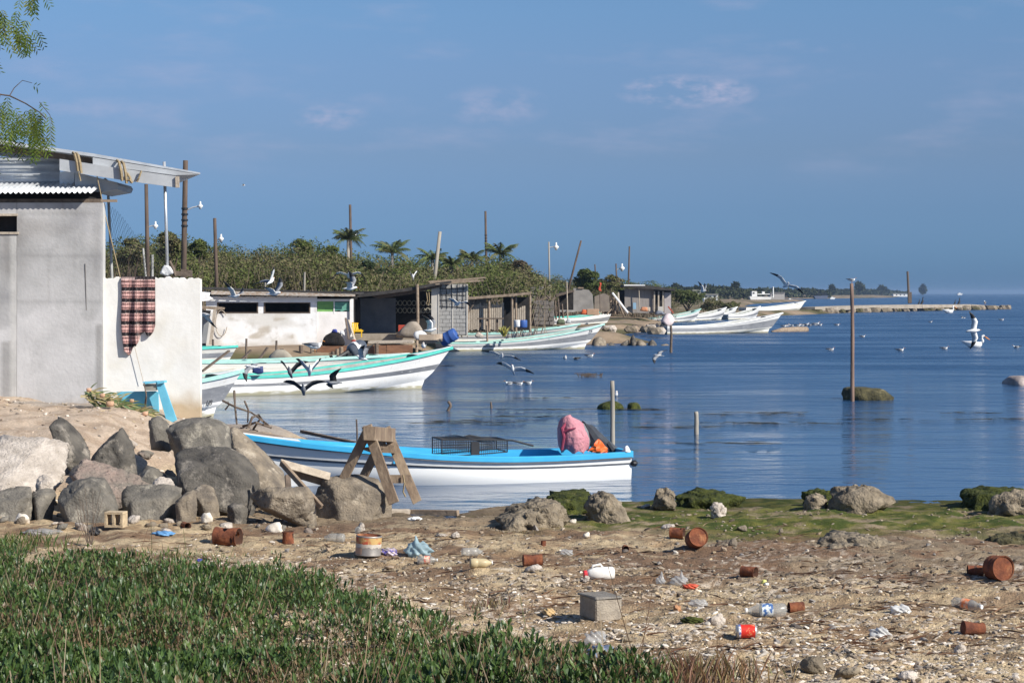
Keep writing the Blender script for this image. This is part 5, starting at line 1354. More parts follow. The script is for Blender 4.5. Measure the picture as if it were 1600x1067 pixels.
# --- dark shelter with a grey wall
Y5 = 150.0
ds = thing('dark_shelter', at(915, 486, Y5 + 2), 'low shelter with a black opening and a grey plastered wall under a green tree', 'hut')
m = MB(); fb(m, 873, 456, 899, 486, Y5 + 2.5, .2); m.build('dark_interior', DARKIN, ds)
m = MB(); prism(m, [(869, 460), (897, 453), (897, 456), (869, 464)], Y5 - .3, 4); m.build('roof', WOODD, ds)
m = MB(); prism(m, [(896, 450), (920, 453), (926, 460), (928, 486), (896, 487)], Y5, .3); m.build('wall', M('dim plaster', (.30, .28, .26), (.22, .205, .19), scale=1.5, rough=1), ds)
m = MB(); prism(m, [(929, 463), (944, 458), (952, 462), (953, 487), (929, 487)], Y5 + 1, .3); m.build('broken_wall', M('dim plaster brown', (.25, .21, .17), (.17, .14, .12), scale=2, rough=1), ds)
m = MB(); fb(m, 873, 484.5, 899, 487.5, Y5 - .2, 1.5); m.build('door_step', BLOCK, ds)
m = MB(); fb(m, 903, 449, 912, 451, Y5 - .1, .8); m.build('roof_scrap', WOOD, ds)
lump('orange_tarp', [(906, 492), (910, 483), (918, 484), (917, 492)], 146, .6, M('orange cloth', (.62, .14, .05), (.45, .10, .04), scale=6), 'orange bundle in front of the dark shelter', 'bundle', 31)
tag(MB().span(at(917, 483, 146), at(936, 492.5, 146) + Vector((0, .8, 0))).build('sand_crate', M('orange brown crate', (.46, .30, .20), (.38, .25, .165), scale=3), None, loc=at(926, 492, 146), bevel=.03), 'orange brown box on the ground in front of the broken wall', 'box')
fl = thing('red_flag', at(937, 488, 148), 'small red flag on a thin stick by the broken wall', 'flag')
MB().tube([at(937, 462, 148), at(938, 488, 148)], .03, 5).build('stick', WOODD, fl)
MB().grid([[at(936.5 + 1.2 * math.sin(v), 441 + 13 * v / 6, 148 - .02), at(939 + .8 * math.sin(v + 1) + v * .1, 442 + 13 * v / 6, 148.05)] for v in range(7)]).build('cloth', M('red flag cloth', (.60, .10, .05), (.45, .07, .04), scale=8, trans=.3), fl, solid=.01)
tag(MB().tube([at(937, 442, 148.06), at(937.5, 464, 148.06)], .025, 5).build('flag_stick', WOODD, None, loc=at(937, 464, 148)), 'thin stick holding the red flag upright', 'stick')
tag(MB().tube([at(885.5, 440, 136), at(887, 498, 136)], .05, 6).build('tall_stick', WOODP, None, loc=at(887, 498, 136)), 'tall thin bare stick in front of the dark shelter', 'stick')
tp2 = thing('stick_stack', at(962, 490, 158), 'stack of poles and nets leaned together like a tent left of the grey hut', 'pole stack')
for i in range(13):
    x0 = 936 + 4.2 * i
    MB().tube([at(x0, 491, 157 + (i % 3) * .5), at(962 + rg.uniform(-5, 5), 468 + rg.uniform(-5, 4), 158)], .06, 5).build('pole', WOODD if i % 3 else WOOD, tp2)
MB().tube([at(957, 458, 157.5), at(981, 489, 156.5)], .09, 6).build('pole', CLOTHW, tp2)
MB().tube([at(966, 457, 157.6), at(968, 486, 157)], .07, 6).build('pole', WOODP, tp2)
lump('net_heap', [(936, 491), (950, 474), (960, 470), (968, 478), (972, 491)], 158.5, 1.2, M('brown net', (.10, .08, .065), (.05, .042, .036), scale=8, rough=1, bump=1, bscale=20), 'brown net heap under the leaned poles', 'net', 33)
# --- grey hut with posts
Y6 = 190.0
gh = thing('grey_hut', at(1010, 489, Y6 + 2), 'flat roofed grey hut with an open porch on white posts', 'hut')
GP = M('grey brown boards', (.30, .27, .25), (.23, .205, .19), scale=2, rough=.95, stretch=(6, 1, .6))
m = MB(); fb(m, 976, 451, 1021, 489, Y6, .2); m.build('wall', GP, gh)
m = MB(); fb(m, 1021, 451, 1049, 489, Y6 + 3, .2); m.build('dark_interior', DARKIN, gh)
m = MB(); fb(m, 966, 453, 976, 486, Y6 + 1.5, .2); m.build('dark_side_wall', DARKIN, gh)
m = MB(); fb(m, 1038, 457, 1048.5, 490, Y6 - .1, .2); m.build('porch_panel', M('pinkish grey board', (.42, .38, .37), (.35, .31, .30), scale=2), gh)
for x in (1021.5, 1028, 1035): MB().span(at(x, 455, Y6 - .3), at(x + 2.2, 487, Y6 - .3) + Vector((0, .15, 0))).build('porch_post', WOODP, gh)
m = MB(); fb(m, 1028, 479, 1036, 489, Y6 - .5, .2); m.build('porch_wall', M('pale cement', (.52, .49, .44)), gh)
m = MB(); prism(m, [(974, 445), (1008, 445.5), (1055, 451.5), (1055, 454.5), (1008, 451.5), (974, 448.5)], Y6 - .7, 5); m.build('roof', TARSHEET, gh)
m = MB(); prism(m, [(975, 444.6), (1008, 445), (1008, 446.6), (975, 446.6)], Y6 - .75, .4); m.build('roof_edge_sheet', CLOTHW, gh)
MB().tube([at(998, 448, Y6 - .5), at(999.5, 484, Y6 - .5)], .05, 5).build('pole', WOODP, gh)
tag(MB().span(at(989, 473, Y6 - .6), at(994, 483, Y6 - .6) + Vector((0, .3, 0))).build('blue_box', M('pale blue box', (.26, .42, .56)), None, loc=at(991, 483, Y6 - .6)), 'small pale blue box hung on the grey hut wall', 'box')
lump('orange_net', [(999, 486), (1002, 479), (1012, 480), (1012, 487)], 186, .8, M('orange net', (.55, .24, .12), (.40, .18, .10), scale=6), 'orange net heap in front of the grey hut', 'net', 35)
lump('beige_box', [(1008, 487), (1009, 480), (1016, 480), (1016, 487)], 186.5, .6, WOODP, 'beige bundle right of the orange net heap', 'bundle', 36, .02, 30)
lump('grey_bundle', [(1022, 492), (1026, 485), (1036, 486), (1040, 492)], 184, 1, M('grey blue cloth', (.24, .26, .30), (.15, .165, .2), scale=5), 'grey blue bundle beside the teal boat', 'bundle', 37)
tag(MB().beam(at(1044, 479, 183), at(1052, 489, 183), .25, .12).build('red_board', M('red board', (.45, .10, .06)), None, loc=at(1052, 489, 183)), 'red board leaning at the right end of the grey hut', 'board')
lump('green_drum_heap', [(868, 507), (872, 498), (882, 498), (884, 507)], 130, .8, M('dull green', (.13, .16, .10), (.09, .11, .07), scale=5), 'dull green tarpaulin bundle by the ruined block hut', 'bundle', 38)
lump('blue_white_drum', [(884, 505), (886, 497), (891, 498), (892, 505)], 130, .5, M('navy white plastic', (.04, .06, .10), (.45, .48, .5), scale=2, contrast=(.48, .52)), 'small dark and white drum beside the dull green bundle', 'drum', 39, .02, 20)
tag(MB().span(at(959, 518, 165), at(1000, 527, 165) + Vector((0, .5, 0)), jit=.08).build('concrete_beam', M('dark concrete', (.14, .13, .125), (.10, .095, .09), scale=2), None, loc=at(980, 527, 165)), 'dark concrete beam lying at the water edge behind the rock spit', 'beam')
rg = random.Random(77)
for i in range(26):
    px = rg.uniform(945, 1036); py = 506 + rg.uniform(0, 9) + (px - 945) * .03
    Y = yat(py, .45); r_ = rg.uniform(.18, .5)
    c0 = at(px, py, Y)
    V, Fc = rock_mesh([tuple(c0 + Vector((r_ * 1.5 * a, r_ * b, r_ * .6 * c))) for a in (-1, 1) for b in (-1, 1) for c in (-1, 1)], i, 2, rough=.2, soft=8)
    tag(MB().add([Vector(v) for v in V], Fc).build('rubble_piece', (PALE, BROWN, CORAL, WOOD, CORAL)[i % 5], None, loc=c0), 'broken rubble scattered on the shore between the rock spit and the teal boat', 'rubble', 'rubble on the far shore')
# ------------------------------------------------------------------ poles and lamps
POLEW = M('brown utility pole', (.125, .088, .066), (.066, .048, .038), scale=6, rough=.95, stretch=(1, 1, .2))
POLEG = M('grey bleached pole', (.34, .31, .26), (.25, .225, .19), scale=6, rough=.95, stretch=(1, 1, .2))
LAMPW = M('white lamp shade', (.80, .80, .78), (.7, .7, .68), scale=5, rough=.4)
def upole(label, x0, y0, x1, y1, Y, r, mat=None, lamp=None, group='utility poles along the village', bands=0):
    base = at(x1, y1, Y)
    base.z = min(base.z, 1.2)
    t = thing('utility_pole', base, label, 'pole', group)
    top = at(x0, y0, Y); low = at(x1, y1, Y)
    d = (low - top); k = (top.z - base.z) / max(.01, top.z - low.z)
    base2 = top + d * k
    MB().tube([top, (top + base2) / 2, base2], [r * .62, r * .7, r * .76], 9).build('pole', mat or POLEW, t, smooth=True)
    for i in range(bands):
        p = top + d * (.42 + .05 * i)
        MB().lathe([(r * .85, -.035), (r * .85, .035)], 9, Matrix.Translation(p)).build('insulator_band', BLACKP, t)
    if lamp:
        lx, ly, ay = lamp
        p = at(lx, ly, Y); q_ = top + d * ((ay - y0) / (y1 - y0))
        MB().tube([q_, (q_ + p) / 2 + Vector((0, 0, .04)), p], .03 if Y < 120 else .05, 5).build('lamp_arm', STEEL, t)
        s_ = Y / 80.0 * .62
        MB().lathe([(.05 * s_, .30 * s_), (.06 * s_, .12 * s_), (.17 * s_, .03 * s_), (.18 * s_, -.03 * s_), (.10 * s_, -.12 * s_), (.06 * s_, -.22 * s_)], 12, Matrix.Translation(p)).build('lamp_shade', LAMPW, t, smooth=True)
    return t
upole('brown utility pole with a white lamp on a long arm beside the silver pole', 290, 251, 287, 430, 76, .16, lamp=(313, 322, 330), bands=4)
upole('dark utility pole with a white lamp, seen through the net fence', 228.5, 288, 231, 430, 90, .14, lamp=(243, 353, 356))
upole('short brown utility pole with a white lamp right of the long armed one', 335.5, 341, 337.5, 410, 100, .14, lamp=(345.5, 373, 378))
upole('tall dark utility pole rising behind the leftmost palm', 547, 320, 549, 430, 150, .16, lamp=(556, 371, 376))
MB
upole('tall dark utility pole left of the rightmost palms', 758.5, 330, 760, 420, 165, .15, bands=6)
upole('thin grey utility pole with a small lamp arm right of the palms', 857.5, 378, 858.5, 440, 190, .12, POLEG, lamp=(869, 386, 387))
upole('leaning dark pole rising from the green tree beyond the dark shelter', 908, 376, 889, 448, 180, .14)
upole('slim dark pole on the skyline left of the grey hut', 983.5, 385, 982, 440, 215, .14)
upole('short dark pole with a white lamp between the two slim skyline poles', 962.5, 412, 963.5, 440, 225, .14, lamp=(972, 419, 422))
upole('stubby dark pole behind the green tree', 929.5, 413, 931, 440, 225, .12)
upole('grey bleached leaning pole beside the middle palm', 687.5, 362, 679, 436, 120, .17, POLEG)
tag(MB().tube([at(476, 425, 100), at(475.5, 455, 100)], .06, 6).build('roof_post', POLEG, None, loc=at(475, 455, 100)), 'short pale post standing on the roof of the low white building', 'post')
tag(MB().tube([at(414.5, 437, 100), at(414, 452, 100)], .05, 6).build('roof_post', POLEG, None, loc=at(414, 452, 100)), 'thin pale post at the left on the roof of the low white building', 'post')
# ------------------------------------------------------------------ posts in the water
def wpost(name, label, x0, y0, x1, y1, Y, r, mat, kink=0.0, group=None):
    top, low = at(x0, y0, Y), at(x1, y1, Y)
    pts = [top + (low - top) * u + Vector((kink * math.sin(u * 5), 0, 0)) for u in np.linspace(0, 1, 9)]
    pts.append(Vector((low.x, low.y, -.5)))
    o = MB().tube(pts, [r * (.86 + .16 * i / 9 + .05 * math.sin(i * 2.1)) for i in range(10)], 9).build(name, mat, None, smooth=True, loc=(low.x, low.y, 0))
    return tag(o, label, 'post', group)
TALLW = M('brown mooring pole', (.25, .165, .125), (.155, .105, .085), scale=8, rough=.9, bump=.5, bscale=20, stretch=(1, 1, .15))
wpost('mooring_pole', 'tall slim brown pole standing in open water beside the dark weedy rock', 1330.5, 443, 1332.5, 628, yat(627), .062, TALLW, .012)
wpost('mooring_post', 'pale thick post standing in the water behind the stern of the blue boat', 956.5, 595, 957.5, 700, 35.6, .045, POLEG, .004)
wpost('mooring_post', 'short brown post alone in the water right of the blue boat', 1087.5, 643, 1088.5, 679, yat(679), .055, POLEG, .006)
wpost('mooring_post', 'thin dark post in the water at the right end of the rock spit', 1048, 508, 1049, 552, yat(551), .075, WOODD, .02)
wpost('twig_stake', 'short crooked twig poking out of the water right of the white reflections', 700, 627, 703, 645, yat(642), .045, WOODD, .05)
wpost('twig_stake', 'tiny dark stick poking out of the calm water behind the blue boat', 767, 628, 768, 640, yat(638), .03, WOODD, .0)
wpost('twig_stake', 'thin dark stick in the water just behind the sawhorse', 557, 655, 558, 675, 42, .02, WOODD, .0)
rg = random.Random(5)
wt_ = MB()
for i in range(30):
    p = at(905 + rg.uniform(0, 36), 589 + rg.uniform(-1, 1), yat(589)); p.z = 0
    wt_.tube([p + Vector((0, 0, -.05)), p + Vector((rg.uniform(-.15, .15), 0, rg.uniform(.05, .16))), p + Vector((rg.uniform(-.3, .3), 0, rg.uniform(.02, .14)))], .012, 4)
tag(wt_.build('floating_twigs', WOODD, None, loc=at(922, 590, yat(589))), 'bunch of dark twigs drifting in the water between the posts', 'twigs')['kind'] = 'stuff'
m = MB()
for x, y, L, d in ((1130, 648, 4, .2), (1175, 661, 3.4, .15), (1375, 655, 4.2, .2), (1280, 662, 3, .15), (1520, 645, 1.6, .12), (800, 651, 2.2, .12), (770, 660, 2.6, .12), (715, 660, 2.4, .3), (860, 622, 1.5, .12), (1060, 668, 1.6, .12), (1210, 645, 1.6, .1), (1585, 655, 2.2, .12), (830, 640, 2.4, .12), (1000, 640, 1.3, .1), (1150, 692, 1.4, .1), (690, 572, 1.4, .25)):
    Y = yat(y); c0 = at(x, y, Y)
    for k in range(15):
        p = c0 + Vector((rg.gauss(0, L * .33), rg.gauss(0, d * 1.6), 0)); p.z = .004
        s_ = rg.uniform(.04, .15)
        n = 6
        vs = [p + Vector((s_ * 2.2 * math.cos(2 * math.pi * j / n), s_ * .45 * math.sin(2 * math.pi * j / n) * rg.uniform(.5, 1.2), rg.uniform(.0, .02))) for j in range(n)]
        m.add(vs, [tuple(range(n))])
tag(m.build('floating_weed', M('dark floating weed', (.045, .045, .032), (.025, .026, .02), scale=9, rough=.6), None), 'thin dark streaks of weed drifting on the calm water', 'weed', kind='stuff')

# ------------------------------------------------------------------ plants
LEAFM = M('scrub leaf', (1, 1, 1), (.72, .72, .72), scale=3, rough=.75, attr='tint', trans=.22, spec=.2)
TWIGM = M('bare twig', (1, 1, 1), (.8, .8, .8), scale=3, rough=.95, attr='tint', spec=.1)
def leaf_cloud(rs, centers, radii, n, size, cols, up=.35, flat=.0):
    """n leaf clusters on and in the ellipsoids; returns verts, quads, colours"""
    k = rs.randint(0, len(centers), n)
    d = rs.normal(size=(n, 3)); d[:, 2] = np.where(rs.rand(n) < .75, np.abs(d[:, 2]), d[:, 2])
    d /= np.linalg.norm(d, axis=1)[:, None]
    rad = rs.rand(n) ** .35
    lum = .45 + 1.05 * fbm3(d * 1.0 + k[:, None] * 3.1, 2.6, 3, 4)
    P = centers[k] + d * radii[k] * (rad * lum)[:, None]
    nn = d * .7 + rs.normal(size=(n, 3)) * .7; nn[:, 2] += up
    nn /= np.linalg.norm(nn, axis=1)[:, None]
    t = np.cross(nn, rs.normal(size=(n, 3))); t /= np.linalg.norm(t, axis=1)[:, None]
    b = np.cross(nn, t)
    s = (size * (.5 + rs.rand(n)))[:, None]
    V = np.stack([P - t * s, P - b * s * .42, P + t * s, P + b * s * .42], 1).reshape(-1, 3)
    F_ = np.arange(4 * n).reshape(-1, 4)
    cl = np.array(cols)[(k * 7 + rs.randint(0, 3, n)) % len(cols)] * (.72 + .5 * rs.rand(n))[:, None]
    return V, F_, np.repeat(cl, 4, 0)
GREENS = [(.120, .150, .040), (.098, .130, .034), (.145, .165, .048), (.085, .105, .034), (.165, .165, .062)]
OLIVES = [(.150, .148, .060), (.185, .158, .082), (.120, .135, .046), (.205, .172, .100), (.105, .122, .042)]
rs = np.random.RandomState(4)
# the thicket behind the village: one mass of scrub
VV, FF, CC = [], [], []
TW = MB(); twc = []
def addcloud(V, F_, C_):
    o = sum(len(v) for v in VV)
    VV.append(V); FF.append(F_ + o); CC.append(C_)
TOPL = [(100, 395), (165, 388), (215, 380), (260, 372), (300, 381), (345, 388), (395, 397), (440, 387), (475, 384), (505, 386), (545, 400), (580, 405), (640, 408), (700, 410), (760, 404), (810, 408), (835, 425), (870, 436), (990, 440), (1045, 448)]
px = 60
while px < 1046:
    top = np.interp(px, [p[0] for p in TOPL], [p[1] for p in TOPL])
    for row, (Y, dy) in enumerate(((118, 26), (134, 13), (152, 2))):
        if px > 818: Y = 205 + 12 * row
        py = top + dy + rs.uniform(-3, 4)
        c = np.array(at(px + rs.uniform(-12, 12), py, Y + rs.uniform(-5, 5)))
        h = max(1.0, (c[2] - .6) * .62)
        rr_ = rs.uniform(1.2, 2.1)
        cen = np.array([[c[0], c[1], c[2] - h * .55]]); rad = np.array([[rr_ * 1.25, rr_ * 1.25, h * .75]])
        cols_ = GREENS if row == 2 and rs.rand() < .8 or rs.rand() < .25 else OLIVES
        addcloud(*leaf_cloud(rs, cen, rad, 1500 if row else 1100, .10, cols_))
        if row < 2:
            for q in range(26):
                a = rs.uniform(0, 6.28); b0 = Vector((c[0] + rs.uniform(-1.6, 1.6), c[1] - rr_ * .8, .6)); hh = rs.uniform(.5, 1.0) * (c[2] - .4)
                TW.tube([b0, b0 + Vector((math.cos(a) * .5, math.sin(a) * .3, hh * .5)), b0 + Vector((math.cos(a) * 1.2, math.sin(a) * .6, hh))], [.022, .016, .007], 3, cap=False)
                twc.append(rs.uniform(.6, 1.5))
    px += 15 if px < 845 else 12
o = np_mesh('thicket', np.concatenate(VV), np.concatenate(FF), LEAFM, np.concatenate(CC), smooth=False)
tag(o, 'dense olive and brown thicket of low scrub behind the village huts', 'thicket', kind='stuff')
cc = np.repeat(np.array(twc), 9)
tw = TW.build('bare_twigs', TWIGM, None, colors=np.stack([.22 * cc, .175 * cc, .13 * cc, np.ones_like(cc)], 1))
tag(tw, 'bare grey brown twigs standing through the thicket', 'twigs', kind='stuff')
def tree(label, px, ptop, Y, wpx, hpx, cols_, n=1500, size=.17, cat='tree', name='scrub_tree', group='trees standing out of the thicket', base=None, lobes=7, seed=1, trunk=.09):
    rs = np.random.RandomState(seed)
    s = Y / FPX
    top = at(px, ptop, Y); W = wpx * s; H = hpx * s
    bz = .7 if base is None else base
    t = thing(name, (top.x, Y, bz), label, cat, group)
    cen, rad = [], []
    for i in range(lobes):
        a = rs.uniform(0, 6.28); q_ = rs.rand() ** .6
        r = W * rs.uniform(.16, .30)
        cen.append([top.x + math.cos(a) * q_ * W * .36, Y + math.sin(a) * q_ * W * .36, top.z - H * .28 - rs.rand() * H * .42]); rad.append([r, r, r * .72])
    cen[0] = [top.x, Y, top.z - W * .16]; rad[0] = [W * .25, W * .25, W * .17]
    cen, rad = np.array(cen), np.array(rad)
    V, F_, C_ = leaf_cloud(rs, cen, rad, n, size, cols_)
    o = np_mesh('crown', V - np.array([top.x, Y, bz]), F_, LEAFM, C_, smooth=False); o.parent = t
    m = MB()
    for i in range(len(cen)):
        c = Vector(cen[i]); b0 = Vector((top.x + rs.uniform(-.1, .1), Y, bz - .2))
        mid = b0 + Vector((rs.uniform(-.15, .15), rs.uniform(-.15, .15), (c.z - bz) * .45))
        m.tube([b0, mid, (mid + c) / 2 + Vector((rs.uniform(-.2, .2), 0, .1)), c], [trunk, trunk * .75, trunk * .45, .015], 5)
    m.build('trunk', POLEW, t)
    return t
for i, (lab, px, pt, Y, wp, hp, cl, n) in enumerate([
    ('rounded olive tree on the skyline behind the net fence', 262, 362, 112, 62, 60, OLIVES, 1500),
    ('sparse tree left of the silver pole behind the netting', 205, 372, 108, 60, 56, OLIVES, 1100),
    ('bushy green tree between the two leftmost lamp poles on the skyline', 312, 374, 125, 44, 46, GREENS, 1200),
    ('broad green tree on the skyline left of the leftmost palm', 470, 373, 148, 66, 50, GREENS, 2000),
    ('small dark tree tucked under the leftmost palm', 520, 384, 142, 44, 46, GREENS, 1300),
    ('dark green rounded tree below the gulls, left of the second palm', 575, 408, 126, 50, 44, [(.04, .06, .022), (.05, .07, .025)], 1700),
    ('dark green bush above the left end of the black hut roof', 600, 420, 122, 50, 36, [(.035, .052, .02), (.045, .06, .022)], 1500),
    ('reddish brown bare looking tree right of the rightmost palm', 812, 406, 150, 50, 46, [(.13, .10, .065), (.11, .092, .055)], 1500),
    ('bright green rounded tree behind the dark shelter', 915, 420, 186, 58, 40, [(.085, .115, .03), (.10, .125, .035)], 2400),
    ('thin grey green tree right of the bright green one', 955, 429, 200, 44, 30, OLIVES, 900),
    ('pale green bush right of the grey hut', 1075, 453, 225, 60, 34, [(.10, .125, .040), (.12, .14, .05)], 2000),
    ('low olive bush at the far end of the row of boats', 1112, 466, 245, 50, 22, OLIVES, 1100),
    ('low brown bush left of the concrete jetty', 1145, 472, 262, 40, 14, OLIVES, 800)]):
    tree(lab, px, pt, Y, wp, hp, cl, int(n * 2.2), size=.105 if Y < 170 else .14, seed=i + 20, base=.5)
FROND = M('palm frond', (1, 1, 1), (.75, .75, .75), scale=3, rough=.6, attr='tint', trans=.2, spec=.3)
def palm(label, px, py, Y, span, seed, lean=0.0):
    rg = random.Random(seed)
    c = at(px, py, Y)
    t = thing('palm_tree', (c.x - lean, Y, .8), label, 'palm tree', 'coconut palms in the thicket')
    MB().tube([Vector((c.x - lean, Y, .6)), Vector((c.x - lean * .5, Y, c.z * .5)), c], [.17, .13, .11], 8).build('trunk', POLEG, t, smooth=True)
    R_ = span * Y / FPX / 2
    R_ *= 1.08
    for i in range(19):
        a = 2 * math.pi * i / 19 + rg.uniform(-.2, .2)
        el = rg.uniform(.1, 1.5); L = R_ * rg.uniform(.85, 1.2)
        m = MB(); cc = []
        col_ = rg.choice([(.15, .18, .055), (.12, .155, .05), (.19, .19, .075), (.10, .13, .045)] + [(.24, .19, .10)] * (el < .2))
        pts = []
        for k in range(8):
            u = k / 7
            h = math.sin(el) * u * L * .9 - (u ** 2.6) * L * (.36 if el > .4 else .6)
            pts.append(c + Vector((math.cos(a) * u * L * (.75 + .25 * math.cos(el)), math.sin(a) * u * L * (.75 + .25 * math.cos(el)), h)))
        m.tube(pts, [.03 - .003 * k for k in range(8)], 3, cap=False)
        sd = Vector((-math.sin(a), math.cos(a), 0))
        for k in range(1, 30):
            u = k / 29 * 7; i0 = min(6, int(u)); p = pts[i0].lerp(pts[i0 + 1], u - i0); tn = (pts[i0 + 1] - pts[i0]).normalized()
            ll = L * rg.uniform(.2, .36) * math.sin(math.pi * min(1, k / 29 * .9 + .12)) + .06
            for s_ in (1, -1):
                e_ = p + sd * s_ * ll * .75 + tn * ll * .5 - Vector((0, 0, ll * rg.uniform(.3, .8)))
                w_ = tn * .035
                m.add([p - w_, p + w_, e_], [(0, 1, 2)])
        m.build('frond', FROND, t, colors=[(*col_, 1)] * len(m.v))
    return t
palm('leftmost palm, drooping fronds round the tall dark utility pole', 544, 374, 146, 56, 1)
palm('second palm from the left with a full round crown', 613, 394, 142, 62, 2)
palm('palm with ragged fronds beside the grey leaning pole', 676, 404, 138, 52, 3)
palm('small palm between the leaning pole and the rightmost palm', 737, 404, 150, 46, 4)
palm('rightmost palm with upright fronds on the skyline', 782, 397, 152, 56, 5)
palm('low palm half hidden in scrub left of the rightmost palms', 706, 414, 132, 40, 6)

# ------------------------------------------------------------------ the far coast
FARLEAF = [(.055, .07, .03), (.07, .08, .035), (.05, .06, .03)]
VV, FF, CC = [], [], []
def farmass(x0, x1, ytop, Y0, Y1, step, n, size):
    px = x0
    while px < x1:
        u = (px - x0) / (x1 - x0); Y = Y0 + (Y1 - Y0) * u
        tp_ = ytop(px) if callable(ytop) else ytop
        c = np.array(at(px, tp_, Y)); h = max(1.5, c[2] - .8)
        W = step * Y / FPX * rs.uniform(.9, 1.5)
        addcloud(*leaf_cloud(rs, np.array([[c[0], c[1], .6 + h * .45]]), np.array([[W, W, h * rs.uniform(.5, .72)]]), n, size, FARLEAF))
        px += step
farmass(1045, 1190, lambda x: np.interp(x, [1045, 1080, 1120, 1150, 1190], [448, 447, 446, 450, 452]), 700, 760, 6, 160, .9)
farmass(1150, 1300, lambda x: np.interp(x, [1150, 1200, 1240, 1280, 1300], [453, 450, 451, 452, 456]), 1000, 1150, 6, 160, 1.2)
farmass(1270, 1420, lambda x: np.interp(x, [1270, 1330, 1380, 1420], [455, 452, 453, 456]), 1350, 2150, 5, 160, 1.8)
tag(np_mesh('far_woods', np.concatenate(VV), np.concatenate(FF), LEAFM, np.concatenate(CC), smooth=False), 'low hazy woods along the far coast', 'woods', kind='stuff')
for i, (lab, px, pt, Y, wp, hp) in enumerate([
    ('rounded hazy tree standing above the woods beyond the wheeling gull', 1151, 442, 760, 20, 18), ('low spreading tree on the far coast behind the grey hut', 1056, 444, 700, 24, 18),
    ('tallest hazy tree on the far coast right of the tall mooring pole', 1342, 442, 1500, 15, 17), ('small hazy tree left of the tall mooring pole', 1300, 447, 1400, 9, 12),
    ('broad faint tree on the far coast left of the dark jetty post', 1378, 448, 1900, 16, 12), ('lone dark tree on the far coast right of the dark jetty post', 1442, 447, 2250, 10, 13)]):
    tree(lab, px, pt, Y, wp, hp, FARLEAF, 700, Y / 700, group='trees on the far coast', base=.8, seed=60 + i, trunk=.3)
WHITEB = M('white painted wall', (.78, .78, .76), (.70, .70, .68), scale=.5, rough=.9)
def far_house(label, x0, y0, x1, y1, Y, wins, roof=1, mat=None, cat='house'):
    t = thing('far_house', at((x0 + x1) / 2, y1, Y + 3), label, cat)
    m = MB(); fb(m, x0, y0, x1, y1 + 2, Y, 6); m.build('wall', mat or WHITEB, t)
    m = MB(); fb(m, x0 - .7, y0 - roof, x1 + .7, y0, Y - .4, 7); m.build('roof', mat or BLOCK, t)
    for wx, wy, ww_, wh in wins:
        m = MB(); fb(m, wx, wy, wx + ww_, wy + wh, Y - .05, .2); m.build('window', DARKIN, t)
    return t
far_house('white house with dark windows right of the low brown bush, below a gull', 1100, 460.5, 1122, 471, 560, [(1102, 462.5, 3, 2), (1108, 462.5, 3, 2), (1115, 462, 3.5, 5), (1104, 466.5, 2, 3)])
far_house('small white house on the far coast just left of the boxy one', 1082, 454, 1095, 460, 600, [(1085, 455.5, 2, 2), (1090, 455.5, 2, 2)])
far_house('grey box shaped building by the water under the rising gull', 1204, 457.5, 1226, 469, 760, [(1206, 460, 2, 2)], .6, M('far grey wall', (.40, .38, .36), (.33, .31, .3)))
far_house('long white building on the far coast right of the tall mooring pole', 1396, 459, 1419, 463.5, 1700, [(1400, 460, 2, 1.5), (1406, 460, 2, 1.5), (1412, 460, 2, 1.5)], .5)
sp_ = thing('fishing_vessel', at(1188, 469, 735), 'white fishing vessel with a wheelhouse moored before the far woods', 'ship')
m = MB(); prism(m, [(1171, 463), (1206, 464), (1203, 470.5), (1174, 470.5)], 735, 6); m.build('hull', WHITEB, sp_)
m = MB(); fb(m, 1175, 455, 1183, 463, 736, 4); m.build('wheelhouse', WHITEB, sp_)
m = MB(); fb(m, 1184, 459, 1203, 460.2, 736, 4); m.build('canopy', WHITEB, sp_)
m = MB(); fb(m, 1176.5, 457, 1179, 459, 735.9, .3); m.build('window', DARKIN, sp_)
m = MB(); fb(m, 1191, 455.5, 1195, 459, 736.5, 2); m.build('cabin', WHITEB, sp_)
MB().tube([at(1208, 448, 737), at(1208, 465, 737)], .25, 5).build('mast', WHITEB, sp_)
fv = thing('trawler', at(1282, 467, 1050), 'dark trawler with rigging lying off the far coast', 'ship')
m = MB(); prism(m, [(1272, 462.5), (1294, 462), (1292, 467.5), (1275, 467.5)], 1050, 6); m.build('hull', M('dark trawler hull', (.12, .14, .20), (.10, .11, .15)), fv)
m = MB(); fb(m, 1284, 458, 1292, 462.5, 1051, 4); m.build('wheelhouse', BLACKP, fv)
MB().tube([at(1278, 453, 1051), at(1279, 463, 1051)], .3, 5).build('mast', BLACKP, fv)
MB().tube([at(1291, 455, 1052), at(1275, 461, 1052)], .2, 5).build('boom', BLACKP, fv)
for i, (x, y, lab) in enumerate(((1301, 467, 'tiny white launch right of the dark trawler'), (1500, 460.5, 'tiny white boat alone on the sea horizon'), (1235, 469.5, 'tiny pale boat right of the grey box shaped building'))):
    Y = 900 if i != 1 else 2400
    k = Y / 900
    t = thing('launch', at(x, y, Y), lab, 'boat')
    m = MB(); prism(m, [(x - 4, y - 1.6), (x + 4.5, y - 2), (x + 3, y + .6), (x - 3.4, y + .6)], Y, 2 * k); m.build('hull', WHITEB, t)
    m = MB(); fb(m, x - 2, y - 3, x + 1, y - 1.7, Y + .3 * k, 1.4 * k); m.build('cabin', WHITEB, t)
